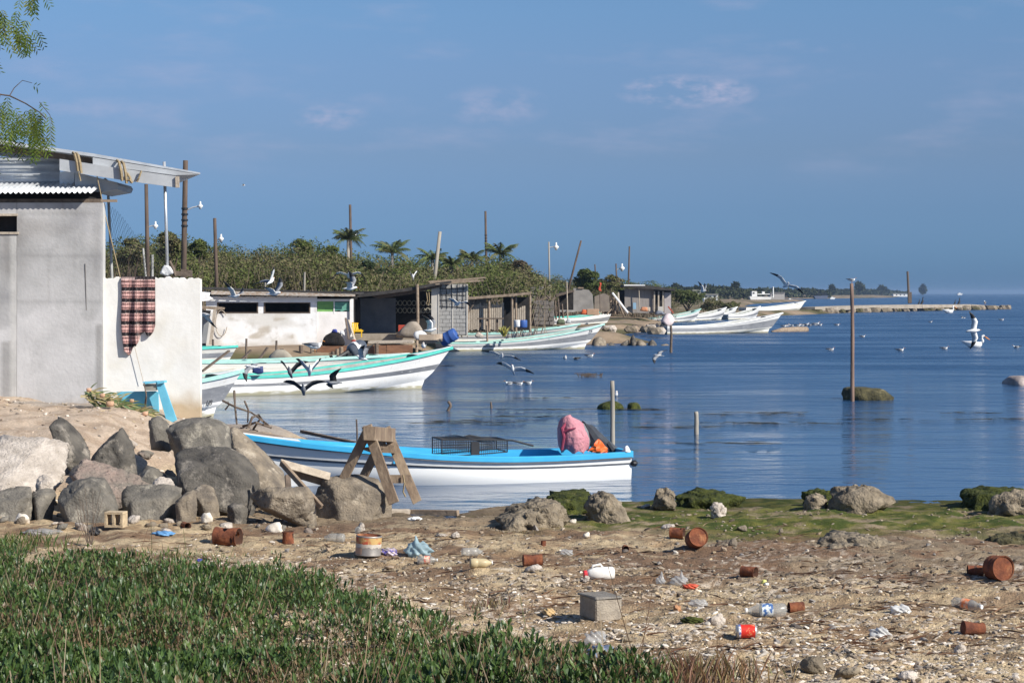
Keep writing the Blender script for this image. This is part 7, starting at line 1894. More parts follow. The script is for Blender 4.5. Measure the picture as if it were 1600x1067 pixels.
# grit: thousands of little stones and shell bits nobody would count
def grit(name, N, area, size, cols_, label, flat=.5, seed=0, dens=None):
    rs = np.random.RandomState(seed)
    base, Fc = ico(1) if size > .05 else (None, None)
    t_ = (1 + 5 ** .5) / 2
    base = np.array([(-1, t_, 0), (1, t_, 0), (-1, -t_, 0), (1, -t_, 0), (0, -1, t_), (0, 1, t_), (0, -1, -t_), (0, 1, -t_), (t_, 0, -1), (t_, 0, 1), (-t_, 0, -1), (-t_, 0, 1)]) / 1.9
    Fc = np.array([(0, 11, 5), (0, 5, 1), (0, 1, 7), (0, 7, 10), (0, 10, 11), (1, 5, 9), (5, 11, 4), (11, 10, 2), (10, 7, 6), (7, 1, 8), (3, 9, 4), (3, 4, 2), (3, 2, 6), (3, 6, 8), (3, 8, 9), (4, 9, 5), (2, 4, 11), (6, 2, 10), (8, 6, 7), (9, 8, 1)])
    X, Y = area(rs, N)
    if dens is not None:
        k = rs.rand(len(X)) < dens(X, Y); X, Y = X[k], Y[k]
    n = len(X)
    Z = ground_h(X, Y)
    s = size * (.45 + 1.0 * rs.rand(n) ** 2.2) 
    a = rs.uniform(0, 6.28, n)
    P = base[None] * (1 + (rs.rand(n, 12, 1) - .5) * .55)
    P = P * np.stack([s * rs.uniform(.8, 1.7, n), s * rs.uniform(.6, 1.1, n), s * flat * rs.uniform(.5, 1.3, n)], -1)[:, None, :]
    ca, sa = np.cos(a)[:, None], np.sin(a)[:, None]
    Q = np.stack([P[..., 0] * ca - P[..., 1] * sa, P[..., 0] * sa + P[..., 1] * ca, P[..., 2]], -1)
    Q[..., 2] += Q[..., 0] * rs.uniform(-.4, .4, n)[:, None]
    Q += np.stack([X, Y, Z + s * flat * .25], -1)[:, None, :]
    F_ = (Fc[None] + (np.arange(n) * 12)[:, None, None]).reshape(-1, 3)
    c = np.array(cols_)[rs.randint(0, len(cols_), n)] * (.7 + .6 * rs.rand(n))[:, None]
    o = np_mesh(name, Q.reshape(-1, 3), F_, M('grit stone', (1, 1, 1), (.82, .82, .82), scale=40, rough=.95, attr='tint', spec=.15), np.repeat(c, 12, 0), smooth=False)
    return tag(o, label, kind='stuff')
def fan(y0, y1, p0=-100, p1=1750, pw=1.0):
    def f(rs, N):
        py = y0 + (y1 - y0) * rs.rand(N) ** pw
        Y = np.interp(py, PYS, YS); px = rs.uniform(p0, p1, N)
        return (px - 800) / FPX * Y, Y
    return f
YS = np.linspace(36, 8, 300)
PYS = HOR + FPX * (CAMZ - np.interp(YS, [8, 11.3, 15, 20, 24, 28, 30, 36], [1.15, .9, .64, .40, .25, .08, 0, 0])) / YS
SH = [(.58, .51, .43), (.50, .43, .35), (.66, .60, .52), (.40, .33, .26)]
TN = [(.48, .385, .25), (.40, .31, .20), (.26, .22, .18), (.46, .37, .28), (.19, .145, .11), (.60, .53, .45)]
MD = [(.21, .165, .12), (.16, .125, .09), (.27, .22, .165), (.12, .09, .07), (.36, .30, .23)]
def mudflat(X, Y): return sstep(.5, 2.5, X + (fbm(X * .8, Y * .8, 51, 3) - .5) * 3) * sstep(16.6, 18.4, Y + (fbm(X * .8, Y * .8, 52, 3) - .5) * 2.5)
def shell_d(X, Y):
    px = 800 + FPX * X / Y
    band_ = np.exp(-((Y - np.interp(px, [300, 500, 700, 900, 1050, 1600], [20.5, 18.6, 17.4, 15.0, 13.4, 12.6])) / 1.7) ** 2)
    return np.clip(band_ * (fbm(X * 1.3, Y * 1.3, 77, 3) * 2.4 - .5), 0, 1) * (1 - .9 * mudflat(X, Y))
grit('shell_grit', 12500, fan(838, 1066, 100), .020, SH, 'white broken shells strewn over the dry part of the beach', .45, 1, shell_d)
grit('pebbles', 15000, fan(845, 1075, 250, 1750, .8), .017, TN, 'loose tan and brown pebbles covering the beach', .6, 2, lambda X, Y: np.clip(fbm(X * .9, Y * .9, 78, 3) * 2.2 - .35, .06, 1) * (1 - .8 * mudflat(X, Y)))
grit('mud_crumbs', 8000, fan(796, 930, 300, 1750), .022, MD, 'dark crumbs of mud and weed on the wet part of the beach', .55, 3, lambda X, Y: np.clip(fbm(X * 1.1, Y * 1.1, 79, 3) * 2.4 - .6, .03, 1))
grit('sand_rubble', 1500, lambda rs, N: (rs.uniform(-13, -4.8, N), rs.uniform(26, 39, N)), .030, TN + SH[:1], 'small stones scattered on the sand bank', .6, 4, lambda X, Y: (mound_h(X, Y) > .12) * .8)
# thin dry strands of drift weed
rs = np.random.RandomState(21)
X, Y = fan(822, 1030, 200, 1700)(rs, 3600)
k = rs.rand(len(X)) < np.clip(fbm(X * .9, Y * 2.2, 54, 4) * 4 - 1.9, .02, 1); X, Y = X[k], Y[k]; n = len(X)
a = rs.normal(0, .5, n); L = rs.uniform(.03, .15, n); Z = ground_h(X, Y) + .008
d = np.stack([np.cos(a) * L, np.sin(a) * L, rs.uniform(-.01, .03, n)], -1); wv = np.stack([-np.sin(a), np.cos(a), np.full(n, .6)], -1) * (rs.uniform(.002, .006, n))[:, None]
P = np.stack([X, Y, Z], -1)
V = np.stack([P - d - wv, P - d + wv, P + wv + np.array([0, 0, .012]), P + d, P - wv + np.array([0, 0, .012])], 1).reshape(-1, 3)
c = np.array([(.13, .07, .045), (.20, .12, .075), (.09, .055, .04), (.30, .22, .14)])[rs.randint(0, 4, n)]
tag(np_mesh('drift_weed', V, np.arange(5 * n).reshape(-1, 5), M('dry weed', (1, 1, 1), (.8, .8, .8), attr='tint', rough=1, spec=.05), np.repeat(c, 5, 0), smooth=False), 'dry brown strands of drift weed on the beach', kind='stuff')

# ------------------------------------------------------------------ the green ground cover in front
rs = np.random.RandomState(9)
EDGE = ([-400, -150, 0, 60, 110, 200, 300, 380, 470, 560, 650, 740, 820, 900, 960, 1010, 1060, 1150], [885, 878, 872, 894, 886, 884, 896, 902, 912, 938, 964, 990, 1018, 1046, 1076, 1100, 1140, 1200])
def plants(N, p0, p1, y0, y1, seed):
    rs = np.random.RandomState(seed)
    py = y0 + (y1 - y0) * rs.rand(N) ** .9; px = rs.uniform(p0, p1, N)
    e = np.interp(px, *EDGE)
    k = py > e + rs.normal(0, 5, N)
    px, py = px[k], py[k]
    Y = np.interp(py, PYS, YS); X = (px - 800) / FPX * Y
    return X, Y, py - np.interp(px, *EDGE)
X, Y, dep = plants(19000, -250, 1080, 868, 1260, 1)
ok = Y > 7.2; X, Y, dep = X[ok], Y[ok], dep[ok]
Z = ground_h(X, Y)
bare = fbm(X * .75 + 4, Y * .75, 91, 3)
keep = rs.rand(len(X)) < np.where(bare > .57, .22, 1.0) * np.where(fbm(X * 1.6, Y * 1.6, 92, 2) > .72, .5, 1)
X, Y, Z, dep, bare = X[keep], Y[keep], Z[keep], dep[keep], bare[keep]
Vs, Cs = [], []
n = len(X)
hgt = (.03 + .30 * sstep(.3, .75, fbm(X * 1.7, Y * 1.7, 93, 3)) + .06 * rs.rand(n)) * np.clip(.45 + dep / 90, .45, .9)
dry = sstep(.50, .64, fbm(X * .9, Y * .9, 94, 3)) * sstep(14.2, 11.6, Y) + .25 * sstep(.55, .7, fbm(X * 2, Y * 2, 95, 2))
for leaf in range(12):
    a = rs.uniform(0, 6.28, n) ; el = rs.uniform(.5, 1.45, n)
    hz = hgt * rs.uniform(.25, 1.0, n)
    L = rs.uniform(.04, .09, n) * (1 - .35 * dry); W = L * rs.uniform(.13, .21, n)
    off = rs.normal(0, .035, (n, 2))
    d = np.stack([np.cos(a) * np.cos(el), np.sin(a) * np.cos(el), np.sin(el)], -1)
    sdv = np.stack([-np.sin(a), np.cos(a), np.zeros(n)], -1)
    up_ = np.cross(d, sdv)
    B = np.stack([X + off[:, 0], Y + off[:, 1], Z + hz], -1)
    mid = B + d * (L * .55)[:, None] - up_ * (L * .07)[:, None]
    tip = B + d * L[:, None] - np.array([0, 0, 1]) * (L * .12 * rs.rand(n))[:, None]
    Vs.append(np.stack([B, mid + sdv * W[:, None] + up_ * (W * .3)[:, None], tip, mid - sdv * W[:, None] + up_ * (W * .3)[:, None], mid], 1))
    g1 = np.array([(.076, .138, .033), (.064, .118, .031), (.098, .160, .040), (.054, .102, .034), (.118, .170, .048)])[rs.randint(0, 5, n)]
    dr_ = np.array([(.20, .125, .065), (.16, .12, .055), (.26, .19, .11)])[rs.randint(0, 3, n)]
    isd = (rs.rand(n) < dry * .55 + .015)[:, None]
    c = np.where(isd, dr_, g1) * (.75 + .5 * rs.rand(n))[:, None]
    Cs.append(np.repeat(c[:, None, :], 5, 1))
V = np.concatenate(Vs, 0); C_ = np.concatenate(Cs, 0)
k = len(V)
F_ = (np.array([(0, 1, 4), (1, 2, 4), (2, 3, 4), (3, 0, 4)])[None] + (np.arange(k) * 5)[:, None, None]).reshape(-1, 3)
LEAFG = M('fleshy shore leaf', (1, 1, 1), (.78, .78, .78), scale=14, rough=.42, attr='tint', trans=.28, spec=.45)
tag(np_mesh('ground_cover', V.reshape(-1, 3), F_, LEAFG, C_.reshape(-1, 3), smooth=False), 'dense fleshy green ground cover on the near bank', 'plants', kind='stuff')
# stems and dry stalks between the leaves
m_ = 9500
idx = rs.randint(0, n, m_); a = rs.uniform(0, 6.28, m_); Hh = hgt[idx] * rs.uniform(.7, 1.25, m_) * np.where(rs.rand(m_) < .05, 1.9, 1)
B = np.stack([X[idx] + rs.normal(0, .05, m_), Y[idx] + rs.normal(0, .05, m_), Z[idx]], -1)
T_ = B + np.stack([np.cos(a) * Hh * .35, np.sin(a) * Hh * .35, Hh], -1)
wv = np.stack([np.full(m_, .0035), np.zeros(m_), np.zeros(m_)], -1)
V = np.stack([B - wv, B + wv, T_ + wv * .4, T_ - wv * .4], 1).reshape(-1, 3)
c = np.array([(.22, .13, .08), (.30, .22, .13), (.14, .09, .06), (.40, .32, .22), (.12, .14, .05)])[rs.randint(0, 5, m_)]
tag(np_mesh('dry_stalks', V, np.arange(4 * m_).reshape(-1, 4), M('dry stalk', (1, 1, 1), (.8, .8, .8), attr='tint', rough=.9), np.repeat(c, 4, 0), smooth=False), 'dry stalks standing through the green ground cover', 'stalks', kind='stuff')
# tufts by the edge and a small patch at the left
def tuft(label, px, py, n_, h_, spread, cols_, seed, name='grass_tuft', cat='plant'):
    g = gp(px, py); rg = random.Random(seed); m = MB(); cc = []
    for i in range(n_):
        a = rg.uniform(0, 6.28); L = h_ * rg.uniform(.5, 1.15)
        p = g + Vector((rg.gauss(0, spread), rg.gauss(0, spread * .7), 0)); p.z = gz(p.x, p.y) - .005
        e_ = p + Vector((math.cos(a) * L * .5, math.sin(a) * L * .4, L)); md = p.lerp(e_, .5) + Vector((0, 0, L * .12))
        w_ = Vector((math.sin(a), -math.cos(a), 0)) * rg.uniform(.003, .007)
        m.add([p - w_, p + w_, md + w_ * .9, e_, md - w_ * .9], [(0, 1, 2, 3, 4)]); cc += [(*[q_ * rg.uniform(.8, 1.2) for q_ in rg.choice(cols_)], 1)] * 5
    return tag(m.build(name, LEAFG, None, loc=g, colors=cc), label, kind='stuff')
GR = [(.11, .17, .04), (.085, .14, .035), (.16, .19, .06)]
DRYC = [(.30, .20, .11), (.22, .14, .08), (.40, .30, .18)]
tuft('bright green grass patch at the front edge of the plants below the large rusty can', 400, 908, 420, .15, .34, GR, 1)
tuft('green weed patch at the left edge just under the boulders', 12, 862, 300, .17, .30, GR, 2)
tuft('low green weeds right of the green patch at the left edge', 262, 868, 200, .08, .40, GR, 6)
tuft('dry reddish grass clump at the bottom right end of the plants', 1080, 1068, 260, .16, .25, DRYC, 3)
tuft('dry thin shrub stalks at the bottom right of the green plants', 1010, 1066, 200, .18, .30, DRYC, 4)
tuft('dry reddish weeds on the pale ground just above the plants', 760, 950, 90, .08, .12, DRYC, 5)
sh2 = thing('bare_shrub', gp(140, 852), 'leafless thin shrub in front of the olive grey boulder', 'shrub')
rg = random.Random(4)
for i in range(9):
    p = gp(140 + rg.uniform(-4, 4), 852); x = rg.uniform(-24, 24); q_ = p + Vector((x * .0075, 0, rg.uniform(.35, .72)))
    MB().tube([p, p.lerp(q_, .5) + Vector((rg.uniform(-.04, .04), 0, 0)), q_], [.005, .004, .0015], 4).build('twig', WOODD, sh2)

# ------------------------------------------------------------------ the tree overhanging from the left
ot = thing('overhanging_tree', (-6.2, 15.2, 1.0), 'feathery leaved tree reaching in from the left edge above the grey building', 'tree')
YT = 15.0
MB().tube([(-6.2, 15.3, .3), (-6.05, 15.3, 1.8), (-6.2, 15.2, 3.4), (-5.7, 15.1, 4.8), (-5.2, 15, 6.2)], [.2, .17, .14, .11, .07], 10).build('trunk', POLEW, ot, smooth=True)
BR = [([(-130, 60), (-60, 95), (0, 148), (15, 150), (40, 162), (62, 176), (72, 186)], .016), ([(15, 150), (22, 138), (35, 126), (50, 130)], .007), ([(-140, 20), (-60, 20), (0, 40), (10, 50), (35, 50)], .014), ([(-60, -30), (10, -25), (45, -12), (60, 0)], .012), ([(62, 160), (68, 168), (78, 180), (82, 196)], .006), ([(-60, 95), (-20, 90), (6, 44)], .01), ([(0, 148), (-8, 180), (-20, 220)], .01)]
for pts, r_ in BR:
    MB().tube([at(x, y, YT + .15 * math.sin(x * .05)) for x, y in pts], [r_ * .55 * (1 - .6 * i / len(pts)) for i in range(len(pts))], 6).build('branch', POLEW, ot)
m = MB().tube([(-6.2, 15.2, 3.4), at(-140, 20, YT), at(-130, 60, YT)], [.09, .05, .03], 8).tube([(-5.7, 15.1, 4.8), at(-60, -30, YT)], [.06, .02], 6); m.build('branch', POLEW, ot)
rg = random.Random(31); m = MB(); cc = []
def compound(p, dirv, L):
    """one feathery leaf: a drooping stalk with pairs of narrow leaflets"""
    k = int(L / .021); col_ = rg.choice([(.095, .155, .025), (.13, .19, .03), (.16, .21, .035), (.075, .12, .022), (.20, .22, .04)])
    sd = dirv.cross(Vector((rg.uniform(-.5, .5), 1, rg.uniform(-.5, .5)))).normalized()
    prev = p
    for i in range(k):
        u = i / k
        q_ = p + dirv * L * u - Vector((0, 0, L * .35 * u * u))
        if i % 3 == 0 and i:
            m.add([prev - sd * .0012, prev + sd * .0012, q_ + sd * .0012, q_ - sd * .0012], [(0, 1, 2, 3)]); cc.extend([(.10, .10, .04, 1)] * 4); prev = q_
        ll = .046 * (1 - .45 * abs(u - .4)) * rg.uniform(.8, 1.1)
        for s_ in (1, -1):
            e_ = q_ + sd * s_ * ll + dirv * ll * .55 - Vector((0, 0, ll * rg.uniform(.1, .5)))
            w_ = dirv * .0072
            md = q_.lerp(e_, .5)
            m.add([q_, md + w_, e_, md - w_], [(0, 1, 2, 3)]); f = rg.uniform(.8, 1.2); cc.extend([(col_[0] * f, col_[1] * f, col_[2] * f, 1)] * 4)
def spray(px, py, n_, spreadx, spready, dx, dz, L0, L1):
    for i in range(int(n_ * .62)):
        p = at(px + rg.gauss(0, spreadx), py + rg.gauss(0, spready), YT + rg.uniform(-.35, .35))
        d = Vector((dx + rg.gauss(0, .35), rg.uniform(-.4, .4), dz + rg.gauss(0, .25))).normalized()
        compound(p, d, rg.uniform(L0, L1))
spray(22, 44, 20, 14, 10, .35, -.85, .10, .18); spray(38, 62, 12, 9, 8, .1, -1, .08, .14); spray(58, 50, 6, 5, 6, .5, -.8, .08, .14)
spray(2, 30, 14, 5, 12, .1, -1, .10, .18); spray(50, -2, 16, 10, 4, .05, -1, .08, .13)
spray(-30, 30, 24, 18, 22, .2, -.9, .1, .2); spray(-60, 120, 24, 22, 30, .2, -.9, .1, .2)
spray(8, 172, 20, 10, 8, .0, -1, .10, .18); spray(36, 182, 26, 13, 9, .05, -1, .10, .18); spray(56, 190, 22, 8, 10, .1, -1, .12, .22); spray(60, 212, 16, 7, 9, 0, -1, .10, .15)
spray(10, 205, 14, 10, 10, 0, -1, .10, .16); spray(-20, 210, 20, 14, 14, 0, -1, .1, .2); spray(77, 182, 3, 2, 4, .1, -1, .16, .24); spray(62, 165, 3, 4, 3, .3, .2, .05, .08); spray(48, 130, 3, 4, 2, .8, -.2, .05, .08); spray(28, 220, 6, 6, 6, 0, -1, .08, .14)
tag(m.build('foliage', M('feathery leaf', (1, 1, 1), (.85, .85, .85), attr='tint', rough=.6, trans=.3, spec=.3), ot, colors=cc), kind='stuff')
# ------------------------------------------------------------------ birds
BW = M('white feathers', (.80, .80, .79), (.70, .70, .69), scale=14, rough=.8)
BG = M('grey feathers', (.24, .25, .27), (.17, .178, .195), scale=14, rough=.8)
BK = M('black feathers', (.030, .030, .033), (.02, .02, .022), scale=14, rough=.7)
BILL = M('orange bill', (.80, .30, .06), (.65, .24, .05), scale=14, rough=.5)
PGREY = M('brown grey feathers', (.30, .26, .235), (.20, .17, .155), scale=9, rough=.85)
def body_loft(m, secs, mi, n=12):
    """closed body along X: (x, z, half width, half height) sections"""
    loft(m, [((x, 0, z), (0, a, 0), (0, 0, b)) for x, z, a, b in secs], n, 2.1, mi)
def gull(label, px, py, Y, yaw, a1=.35, a2=-.1, pitch=.05, bank=0.0, sweep=.12, scale=1.0, dark=False, a1r=None, a2r=None):
    """a gull on the wing. yaw: heading, a1/a2: lift of the inner and outer wing (left), a1r/a2r: right"""
    m = MB()
    body_loft(m, [(-.24, .012, .030, .006), (-.17, .012, .036, .012), (-.10, .006, .05, .036), (0, 0, .062, .056), (.08, .004, .055, .052), (.13, .016, .036, .036), (.165, .026, .034, .034), (.195, .026, .022, .022), (.212, .022, .009, .010)], 0)
    loft(m, [((.207, 0, .021), (0, .008, 0), (0, 0, .009)), ((.235, 0, .018), (0, .006, 0), (0, 0, .007)), ((.258, 0, .012), (0, .001, 0), (0, 0, .002))], 6, 2, 2)
    for sd in (1, -1):
        u1, u2 = (a1, a2) if sd == 1 or a1r is None else (a1r, a2r)
        p = Vector((.03, sd * .04, .030)); pts = [p]
        e_ = p + Vector((.06, sd * math.cos(u1) * .24, math.sin(u1) * .24)); pts.append(e_)
        mid = e_ + Vector((-sweep * .35, sd * math.cos((u1 + u2) / 2) * .12, math.sin((u1 + u2) / 2) * .12)); pts.append(mid)
        w3 = e_ + Vector((-sweep * .8, sd * math.cos(u2) * .24, math.sin(u2) * .24)); pts.append(w3)
        tp_ = e_ + Vector((-sweep * 1.6, sd * math.cos(u2) * .36, math.sin(u2) * .36)); pts.append(tp_)
        ch = [.19, .19, .16, .11, .02]
        mi_ = [1, 1, 3, 3]
        rows = []
        for q_, c in zip(pts, ch):
            k = Vector((0, 0, .010 if c > .05 else .003))
            rows.append([q_ + Vector((c * .38, 0, 0)), q_ + Vector((c * .1, 0, 0)) + k, q_ - Vector((c * .62, 0, .006)), q_ + Vector((c * .1, 0, 0)) - k * .6])
        for i in range(4):
            a, b = rows[i], rows[i + 1]
            for j in range(4):
                f = [a[j], a[(j + 1) % 4], b[(j + 1) % 4], b[j]]
                mm = mi_[i]
                if mm == 1 and j >= 2 and not dark: mm = 0
                m.add(f if sd < 0 else f[::-1], [(0, 1, 2, 3)], mm)
        m.add(rows[-1], [(0, 1, 2, 3)], 3)
    bm = bmesh.new()
    o = m.build('gull', [BG if dark else BW, BK if dark else BG, BK if dark else BILL, BK], None, smooth=True)
    bm.from_mesh(o.data); bmesh.ops.remove_doubles(bm, verts=bm.verts, dist=.0005); bmesh.ops.recalc_face_normals(bm, faces=bm.faces); bm.to_mesh(o.data); bm.free()
    o.location = at(px, py, Y); o.rotation_euler = (bank, -pitch - (.28 if abs(math.sin(yaw)) > .6 else 0), yaw); o.scale = (scale * 1.08,) * 3
    return tag(o, label, 'gull', 'gulls on the wing')
PI = math.pi
gull('gull flying with raised dark wings at the left end of the low white building roof', 366, 463, 66, R(-30), .55, .75, bank=R(-12))
gull('gull with long grey wings spread wide over the left window of the low building', 428, 459, 55, R(-25), .60, .50, bank=R(12))
gull('gull banking above the roof, one wing pointing up right, over the left window', 423, 440, 62, R(60), .55, .35, bank=R(-32), pitch=.2)
gull('pale gull with arched wings against the thicket above the green panels', 545, 431, 66, R(-85), .25, -.55)
gull('white gull just below the arched one, its wing pointing steeply up right', 547, 451, 60, R(-8), 1.05, 1.0, a1r=.5, a2r=.2, pitch=.05)
gull('white gull hovering over the black hut roof seen from the front', 645, 433, 108, R(-95), 1.1, 1.25, pitch=.5)
gull('gull gliding in front of the grey block wall of the open hut', 715, 475, 76, R(-55), .35, -.15, bank=R(-10))
gull('gull taking off from the beige dinghy, dark wing raised behind it', 672, 516, 64, R(-12), .95, .85, pitch=.1)
gull('gull landing on the old faded boat with both wings raised', 566, 560, 66, R(165), 1.0, .8, pitch=.3)
gull('gull flapping upward before the turquoise rim, wings in a V, with a white breast', 484, 579, 57, R(-80), .9, 1.1, pitch=.5)
gull('dark gull left of the V winged one over the turquoise rim', 453, 582, 57, R(-100), .95, .9, pitch=.5, dark=True)
gull('gull with both dark wings lifted in front of the white hull', 474, 609, 53, R(-88), .62, .55, pitch=.45, dark=True)
gull('dark gull flying flat and low in front of the white hull', 521, 598, 56, R(-165), .22, .15, bank=R(28), dark=True)
gull('gull with a drooping wing beside the navy blue crate', 394, 574, 57, R(160), -.5, -.9, a1r=.2, a2r=.1)
gull('gull passing just right of the white wall edge in front of the lean-to', 320, 492, 60, R(150), -.3, -.5, bank=R(20))
gull('gull gliding over open water, upper one of the pair above the floating three', 783, 557, 64, R(-80), .12, -.02, bank=R(-14), dark=False)
gull('gull just above the three floating gulls, one dark wing out to the right', 801, 578, 62, R(-100), .2, .2, bank=R(-18), pitch=.45)
gull('gull flying low toward the camera over the blue water right of the pale post', 1009, 583, 80, R(-90), .05, -.95)
gull('gull diving by the thin dark post at the end of the rock spit', 1029, 556, 84, R(150), -.9, -1.0, a1r=.9, a2r=.6, bank=R(20), dark=False)
gull('gull rising steeply above the far houses, dark wing lifted to the right', 1098, 455, 112, R(-30), .9, .65, a1r=.9, a2r=1.1)
gull('white gull wheeling with long wings above the grey box shaped building', 1228, 446, 66, R(-75), .30, .1, bank=R(-34))
gull('large gull banking upright over the water beside the white pelican', 1521, 517, 66, R(0), .15, .05, bank=R(-72), pitch=.1)
gull('small white gull flying low over the water above the upright banking gull', 1505, 497, 190, R(20), .4, .1)
gull('tiny white gull high in the empty sky right of the building', 380, 290, 240, R(10), .3, .1)
def floater(label, px, py, yaw, scale=1.0, dark=False, group='gulls floating on the water', Y=None, z=0.0, name='gull', cat='gull', mats=None, stand=False):
    Y = Y or yat(py)
    m = MB()
    zz = .11 if stand else 0
    body_loft(m, [(-.24, .085 + zz, .012, .008), (-.17, .075 + zz, .040, .026), (-.08, .055 + zz, .075, .058), (.03, .05 + zz, .082, .068), (.11, .065 + zz, .06, .058), (.135, .10 + zz, .038, .040), (.145, .135 + zz, .036, .036), (.150, .17 + zz, .034, .030), (.150, .195 + zz, .018, .012)], 0)
    loft(m, [((.17, 0, .165 + zz), (0, .012, 0), (0, 0, .011)), ((.20, 0, .158 + zz), (0, .008, 0), (0, 0, .008)), ((.228, 0, .148 + zz), (0, .002, 0), (0, 0, .003))], 6, 2, 2)
    for sd in (1, -1):
        loft(m, [((.08, sd * .072, .075 + zz), (0, .012, 0), (0, 0, .04)), ((-.02, sd * .082, .085 + zz), (0, .016, 0), (0, 0, .045)), ((-.14, sd * .055, .095 + zz), (0, .012, 0), (0, 0, .028))], 8, 2, 1)
        loft(m, [((-.14, sd * .055, .096 + zz), (0, .012, 0), (0, 0, .026)), ((-.29, sd * .018, .105 + zz), (0, .003, 0), (0, 0, .005))], 8, 2, 3)
        if stand: m.tube([(.0, sd * .03, zz + .02), (.0, sd * .03, 0)], .006, 5, 2)
    o = m.build(name, mats or [BG if dark else BW, BK if dark else BG, BILL if not dark else BK, BK], None, smooth=True)
    p = at(px, py, Y); o.location = (p.x, p.y, z if not stand else p.z); o.rotation_euler = (0, 0, yaw); o.scale = (scale * (.85 if not stand else 1),) * 3
    return tag(o, label, cat, group)
floater('left one of three gulls floating close together on calm water', 795, 601, R(200), 1.0)
floater('middle one of three gulls floating close together on calm water', 811, 602, R(10), 1.0)
floater('right one of three gulls floating close together on calm water', 825, 601, R(-10), 1.05)
floater('small white gull floating left of the pair near the rock spit', 883, 561, R(-80), 1.1)
floater('dark backed gull floating between two white ones near the rock spit', 900, 562, R(180), 1.1, True)
floater('gull floating right of the dark backed one near the rock spit', 922, 558, R(15), 1.3)
floater('floating gull left of the tall slim mooring pole', 1298, 548, R(10), 1.3)
floater('floating gull facing right, first one right of the tall slim pole', 1407, 549, R(-20), 1.4)
floater('floating gull with a dark tail midway between the tall pole and the right edge', 1476, 546, R(0), 1.3)
floater('floating gull at the right edge of the water behind the pelican', 1588, 544, R(170), 1.3)
floater('tiny white gull floating far out, right of the jetty front', 1565, 501, R(0), 1.8)
floater('tiny white gull floating just left of the tall pole', 1308, 509, R(0), 1.6)
floater('tiny white gull floating under the middle of the jetty', 1396, 487, R(0), 1.9)
floater('tiny pale gull floating just right of the tall pole', 1348, 527, R(0), 1.2)
floater('tiny pinkish gull floating right of the jetty post reflection', 1454, 504, R(0), 1.3)
floater('gull floating beside the pale post behind the blue boat', 961, 619, R(-70), 1.05)
for i, (x, y, s) in enumerate(((1225, 511, 1.7), (1230, 510, 1.7), (1237, 510, 1.7), (1247, 510, 1.7), (1253, 509.5, 1.7), (1260, 509, 1.9), (1265, 509.5, 1.7), (1275, 508.5, 2.4), (1281, 509, 1.6))):
    floater(('leftmost gull', 'second gull from the left', 'third gull from the left', 'fourth gull from the left', 'middle gull', 'fourth gull from the right', 'third gull from the right', 'second and largest gull from the right', 'rightmost gull')[i] + ' in the row floating behind the driftwood log', x, y, R((0, 40, 180, 10, 200, -30, 160, 20, 0)[i]), s, group='gulls floating in a row by the driftwood log')
floater('white gull standing among the stones by the dock post', 662, 548, R(-90), 1.3, Y=89, stand=True, group=None)
floater('grey white gull standing on the old faded boat, left of the landing one', 492, 552, R(10), 1.6, Y=68, stand=True, group=None)
floater('white gull perched on top of the tall slim mooring pole', 1331, 443, R(0), .62, Y=yat(627), stand=True, group=None)
floater('white bird standing at the far tip of the jetty', 1539, 476, R(90), 2.6, Y=382, stand=True, group=None)
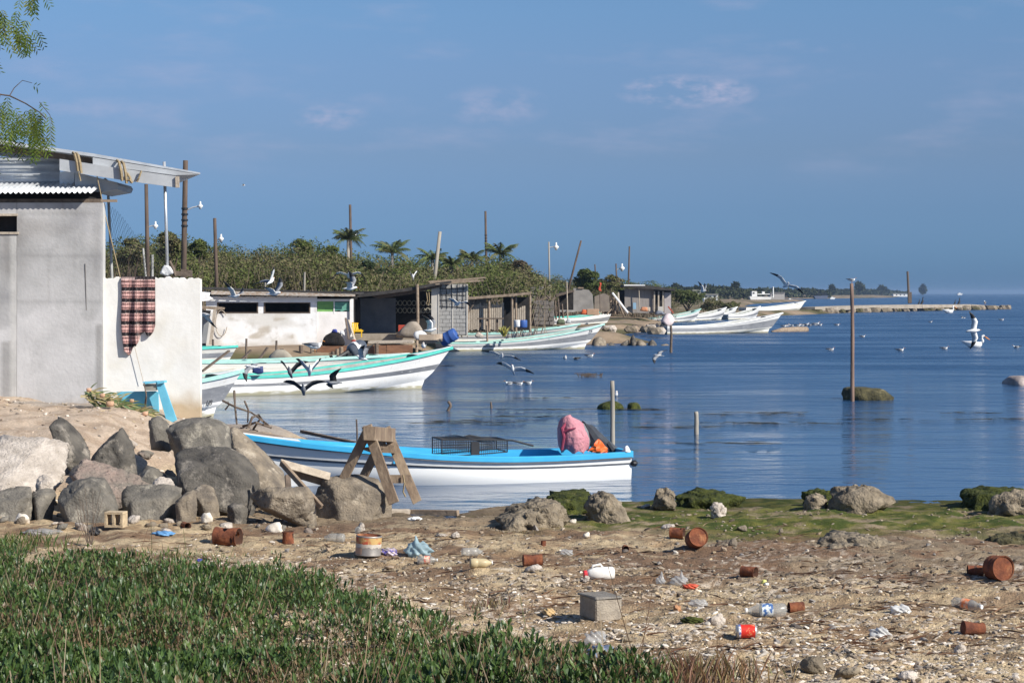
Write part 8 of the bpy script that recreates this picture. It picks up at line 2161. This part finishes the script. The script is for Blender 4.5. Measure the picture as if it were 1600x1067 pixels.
for x, lab in ((1436, 'small dark cormorant just right of the jetty post'), (1441, 'larger dark cormorant right of the jetty post'), (1492, 'dark cormorant, left one of the pair near the jetty tip'), (1498.5, 'dark cormorant, right and bigger one of the pair near the jetty tip')):
    big = x in (1441, 1498.5)
    u = (x - 1250) / 300
    m = MB()
    loft(m, [((-.30, 0, -.12), (.02, 0, 0), (0, .05, 0)), ((-.10, 0, .20), (.10, 0, 0), (0, .10, 0)), ((.02, 0, .38), (.13, 0, 0), (0, .12, 0)), ((.06, 0, .58), (.06, 0, 0), (0, .06, 0)), ((.05, 0, .74), (.04, 0, 0), (0, .04, 0)), ((.08, 0, .82), (.055, 0, 0), (0, .045, 0)), ((.09, 0, .87), (.02, 0, 0), (0, .02, 0))], 10, 2)
    loft(m, [((.12, 0, .81), (0, .02, 0), (0, 0, .02)), ((.25, 0, .80), (0, .006, 0), (0, 0, .008))], 6, 2)
    o = m.build('cormorant', BK, None, smooth=True)
    Y = 350 + (x - 1421) * .42
    o.location = at(x, 477 if not big else 478, Y); o.scale = (1.9 if big else 1.3,) * 3; o.rotation_euler = (0, 0, R(20))
    tag(o, lab, 'cormorant', 'cormorants on the jetty')
def pelican(label, px, py, yaw, mats, scale=1.0):
    Y = yat(py); m = MB()
    body_loft(m, [(-.75, .30, .03, .02), (-.60, .26, .12, .07), (-.30, .18, .24, .19), (.05, .14, .27, .22), (.32, .17, .19, .19), (.44, .26, .10, .12)], 0, 14)
    m.tube([(.40, 0, .28), (.50, 0, .42), (.44, 0, .56), (.43, 0, .66), (.50, 0, .73)], [.10, .075, .06, .06, .075], 10, 0)
    loft(m, [((.46, 0, .74), (0, .05, 0), (0, 0, .06)), ((.54, 0, .74), (0, .055, 0), (0, 0, .062)), ((.60, 0, .72), (0, .03, 0), (0, 0, .04))], 10, 2, 0)
    loft(m, [((.57, 0, .70), (0, .035, 0), (0, 0, .045)), ((.75, 0, .58), (0, .03, 0), (0, 0, .05)), ((.92, 0, .48), (0, .006, 0), (0, 0, .01))], 8, 2, 2)
    for sd in (1, -1):
        loft(m, [((.25, sd * .20, .22), (0, .03, 0), (0, 0, .12)), ((-.15, sd * .25, .26), (0, .04, 0), (0, 0, .14)), ((-.55, sd * .14, .32), (0, .03, 0), (0, 0, .07)), ((-.85, sd * .05, .40), (0, .008, 0), (0, 0, .02))], 8, 2, 1)
    o = m.build('pelican', mats, None, smooth=True)
    p = at(px, py, Y); o.location = (p.x, p.y, 0); o.rotation_euler = (0, 0, yaw); o.scale = (scale,) * 3
    return tag(o, label, 'pelican')
pelican('white pelican with an orange bill floating right of the upright banking gull', 1523, 543, R(-15), [BW, BW, BILL], .95)
pelican('white pelican floating far out just below the jetty tip', 1483, 489, R(10), [BW, BW, BILL], 1.5)
rock('water_rock', cage([(1577, 599), (1581, 590), (1592, 587), (1612, 588), (1622, 600)], yat(601), 1.4, 95, .2), M('pinkish grey lump', (.42, .35, .32), (.22, .18, .165), scale=2.5, rough=.9, bump=.8, bscale=9), 'pinkish grey lump awash at the right edge of the water', None, 95, 4, soft=14, rough=.1, cat='rock')  # rock shape in place of an unidentified thing in the water
